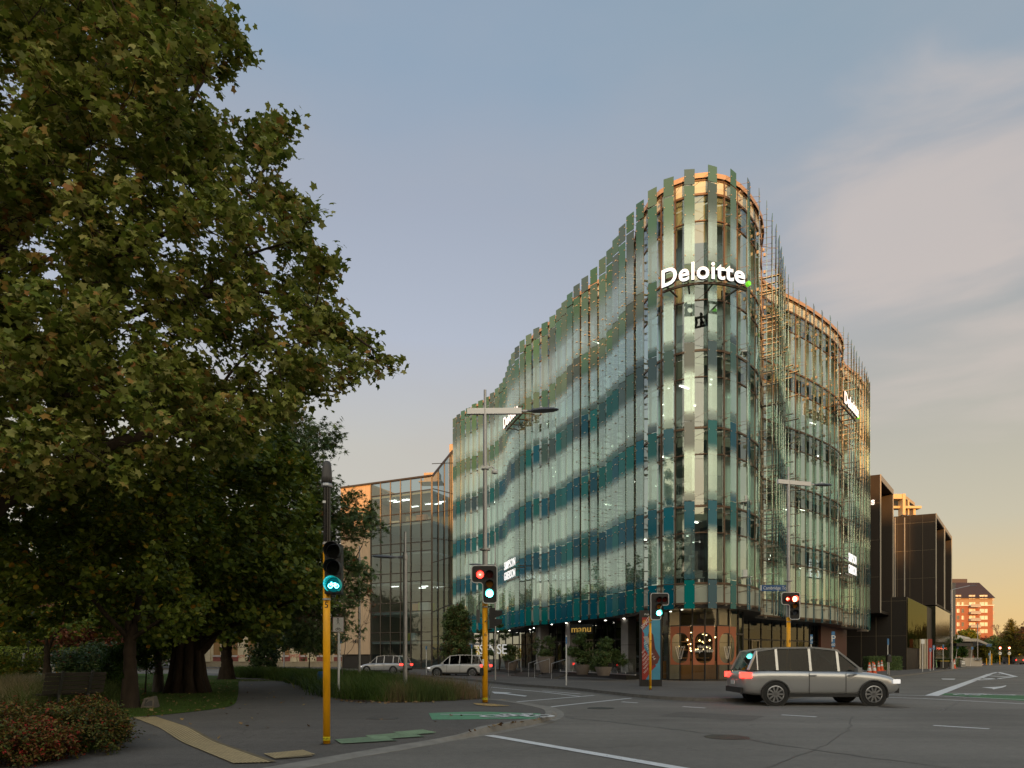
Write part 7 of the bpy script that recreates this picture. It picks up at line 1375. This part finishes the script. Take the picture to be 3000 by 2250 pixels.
PL = [gpA(962, 2040), gpA(1027, 2056), gpA(1171, 2058), gpA(1307, 2054), gpA(1432, 2047), (-1.45, 22.7), (-4.6, 30), (-9.5, 40), (-17, 50), gp(690, 1972, .12), gp(700, 1985, .12), gp(790, 1988, .12), gp(850, 1997, .12), gp(900, 2012, .12)]
mb = MB(); mb.poly([(x, y, .127) for x, y in PL]); struct('planter_soil', mb, mat('leaf_litter', (.06, .035, .02), .95, var=.5, vscale=8, bump=.6))
cs = in_poly_pts(PL, 1500, 4)
mid = [c for c in cs if c[1] < 30 and c[0] > at(1150, c[1])]; A2 = [c for c in cs if c[1] < 30 and c[0] <= at(1150, c[1]) and c[0] > at(1000, c[1])]; far = [c for c in cs if c[1] >= 30 or c[0] <= at(1000, c[1])]
p, h, l, v = tufts(mid, 60, .13, .58, .3, .55, .007, .12, lambda x, y: .55 + .3 * math.sin(x * 2.1 + y * .8)); o = blades('dark_sedge_bed', p, h, l, .0065, M_gr2, v); tag(o, 'dense bed of dark sedge with brownish seed heads in the roadside planter', 'grass bed', kind='stuff')
p, h, l, v = tufts(A2, 70, .15, .55, .35, .8, .009, .12, lambda x, y: .40 + .15 * math.sin(x * 5 + y)); o = blades('bright_flax_bed', p, h, l, .010, M_gr, v); tag(o, 'arching bright green flax leaves in the middle of the roadside planter', 'grass bed', kind='stuff')
p, h, l, v = tufts(far, 70, .22, .60, .3, .8, .010, .12, lambda x, y: .35 + .15 * math.sin(x * 2 + y * 1.3)); o = blades('low_green_bed', p, h, l, .014, M_gr, v); tag(o, 'low green ground cover running back beside the path', 'ground cover', kind='stuff')
fr_ = [c for c in far if c[0] < at(990, c[1]) and c[1] < 34]; p, h, l, v = tufts(fr_, 60, .2, .45, .3, .9, .012, .12, lambda x, y: .6); o = blades('lavender_bed', p, h, l, .010, M_lav, v); tag(o, 'grey green lavender clumps along the right edge of the path', 'ground cover', kind='stuff')
PL2 = [gp(560, 1984, .12), gp(560, 1974, .12), gp(700, 1974, .12), gp(700, 1984, .12)]
# tussocks on the bank at left, blown grass, and short turf
T1 = [gpA(-250, 2125), gpA(60, 2100), gpA(180, 2085), gpA(300, 2060), gpA(320, 2036), gpA(250, 2024), gpA(100, 2022), gpA(-250, 2024)]
ts = in_poly_pts(T1, 260, 6); p, h, l, v = tufts(ts, 150, .20, .62, .35, .95, .01, .12, lambda x, y: .48 + .42 * math.sin(x * 1.7 + y)); o = blades('tussock_grass', p, h, l, .009, leafmat('tussock_blade', [(0, (.05, .08, .02)), (.45, (.13, .18, .045)), (.7, (.30, .25, .12)), (1, (.46, .37, .22))], .35, .8), v); tag(o, 'shaggy green and straw coloured tussock grass on the bank behind the bench', 'tussock grass', kind='stuff')
LP = [(q.x, q.y) for q in pts] if False else None
LWp = [(p_[0], p_[1]) for p_ in LW]; xy = in_poly_pts([q for q in LWp[:11]] + [(-12, 38), (-24, 30), (-14, 13)], 60000, 8); xy = np.array(xy); n = len(xy)
o = blades('turf_blades', np.concatenate([xy, np.full((n, 1), .125)], 1), RNG.uniform(.03, .07, n), np.full(n, .6), .004, M_gr, np.clip(RNG.normal(.36, .15, n), 0, 1)); tag(o, 'short mown turf covering the park lawn', 'grass', kind='stuff')
# fallen leaves
fl = in_poly_pts([gpA(250, 2150), gpA(680, 2075), gpA(690, 2000), (-14, 38), (-26, 26), gpA(-200, 2140)], 900, 9) + in_poly_pts([gpA(700, 2200), gpA(1200, 2170), gpA(1420, 2080), gpA(960, 2050), gpA(700, 2000), gpA(330, 2170)], 55, 10) + in_poly_pts([gpA(960, 2046), gpA(1027, 2062), gpA(1300, 2060), gpA(1300, 2056), gpA(1027, 2056)], 110, 11) + in_poly_pts([gpA(1352, 2150), gpA(1560, 2108), gpA(1600, 2110), gp(1400, 2160)], 26, 12) + in_poly_pts([(-40, 60), (-8, 42), (-10, 34), (-30, 40)], 150, 13)
fl = np.array(fl); n = len(fl); z = np.array([zA(y) for y in fl[:, 1]]) + .018; V, k = leaves(np.concatenate([fl, z[:, None]], 1), RNG.normal(size=(n, 3)) * .35 + [0, 0, 1], RNG.uniform(.03, .065, n), 'maple', -.35)
o = np_mesh('fallen_leaves', V, k, leafmat('dry_leaf', [(0, (.10, .045, .02)), (.5, (.26, .15, .06)), (1, (.36, .26, .10))], .1), None, RNG.random(n)); tag(o, 'scattered dry brown and yellow leaves on the path and lawn', 'fallen leaves', kind='stuff')
# red leaved shrubs at bottom left
M_nan = leafmat('nandina_leaf', [(0, (.025, .045, .010)), (.32, (.09, .12, .018)), (.6, (.19, .14, .025)), (.8, (.22, .095, .03)), (.93, (.24, .06, .025)), (1, (.38, .03, .02))], .25)
for k, (px, Y, w, h, lvb, lb_) in enumerate(((245, 9.75, 1.5, .72, .38, 'green and yellow tipped low shrub at the right end of the red shrub bed'), (150, 9.9, 1.5, .72, .48, 'orange leaved low shrub in the middle of the shrub bed'), (40, 9.3, 1.6, .72, .50, 'rusty orange low shrub near the left edge of the frame'), (110, 8.75, 1.0, .45, .70, 'low shrub with bright red leaves at the front of the bed'), (-60, 8.5, 1.8, .66, .52, 'red brown low shrub cut by the left edge of the frame'), (-150, 10.2, 2.0, .82, .5, 'green low shrub hidden behind the shrub bed'), (265, 10.6, 1.1, .76, .52, 'thin orange tipped shrub before the park bench'))):
    t = thing('nandina_shrub', lb_, 'shrub', (0, 0, 0), 0, 'low red and orange leaved shrubs'); X = at(px, Y); rg = random.Random(k); cl = []
    while len(cl) < 95:
        u, v, q = rg.uniform(-1, 1), rg.uniform(-1, 1), rg.uniform(0, 1)
        if u * u + v * v + q * q < 1: cl.append((X + u * w / 2 * .85, Y + v * w / 2 * .85, .12 + q * h * .82))
    crown(t, [([(X, Y, .02), (X, Y, .2), (X + .05, Y, .45)], .02, .008)], cl, 'oval', M_nan, M_bark2, leaf=.026, tw=.17, ntw=9, nl=13, out=(X, Y, 0), lvbase=lvb, lvspread=1.0, br=.004, jit=.03)
p, h, l, v = tufts([gpA(255, 2200), gpA(240, 2206), gpA(330, 2178), gpA(326, 2184), gpA(318, 2170)], 150, .07, .38, .2, .9, .01, .05, lambda x, y: .42); o = blades('strappy_grass', p, h, l, .008, M_gr, v); tag(o, 'strappy green grass tufts spilling from the red shrub bed onto the path', 'grass', kind='stuff')
# far tree line all round the horizon, so there is no bare edge to the ground
C_ = []; 
for k in range(150):
    a = random.uniform(-1.25, 1.25); Rr = random.uniform(420, 520); c = np.array([math.sin(a) * Rr, math.cos(a) * Rr, 0]); w = random.uniform(6, 12); hh = random.uniform(7, 13)
    n = 260; q = RNG.normal(size=(n, 3)); q /= np.linalg.norm(q, axis=1, keepdims=True); C_.append(c[None] + q * (RNG.random(n) ** .3)[:, None] * [w, w, hh * .5] + [0, 0, hh * .5])
C_ = np.vstack(C_); V, k = leaves(C_, RNG.normal(size=(len(C_), 3)) + [0, -.5, .5], RNG.uniform(.6, 1.3, len(C_)), 'oval'); o = np_mesh('distant_tree_belt', V, k, M_lf2, None, RNG.random(len(C_))); tag(o, 'far belt of trees along the horizon behind the buildings', 'trees', kind='stuff')
# trees behind the camera whose dark crowns show in the lower glass
rt = None
for k, (x, y, s) in enumerate(((-26, -14, 1.0), (-12, -24, 1.1), (3, -30, .95), (20, -27, 1.05), (38, -24, 1.0), (-44, -4, 1.1), (-60, 10, 1.2), (-85, -14, 1.3), (-110, -38, 1.5), (-78, -42, 1.3), (-140, -20, 1.5), (-100, 14, 1.3))):
    lb_ = ('street tree behind the viewpoint to the left', 'tall street tree behind the viewpoint, left of centre', 'street tree straight behind the viewpoint', 'tall street tree behind the viewpoint, right of centre', 'street tree behind the viewpoint, farthest right', 'park tree level with the viewpoint far to the left', 'park tree ahead of the viewpoint far to the left', 'big park tree far out to the left', 'bigger park tree farther out to the left rear', 'park tree at the left rear of the viewpoint', 'largest park tree, farthest to the left', 'park tree far left, ahead of the largest one')[k]
    if rt is None:
        rt = tree2(lb_, 1500, 100, 9, 12.5, M_lf2, lo=.22, leaf=.34, n=120, tw=1.5); base_t = rt
        for ch in rt.children: ch.location = (0, -100, 0)
        rt.location = (x, y, 0)
    else: c = copy_tree(base_t, None, lb_); c.location = (x, y, 0); c.scale = (s, s, s); c.rotation_euler = (0, 0, k * 1.3)
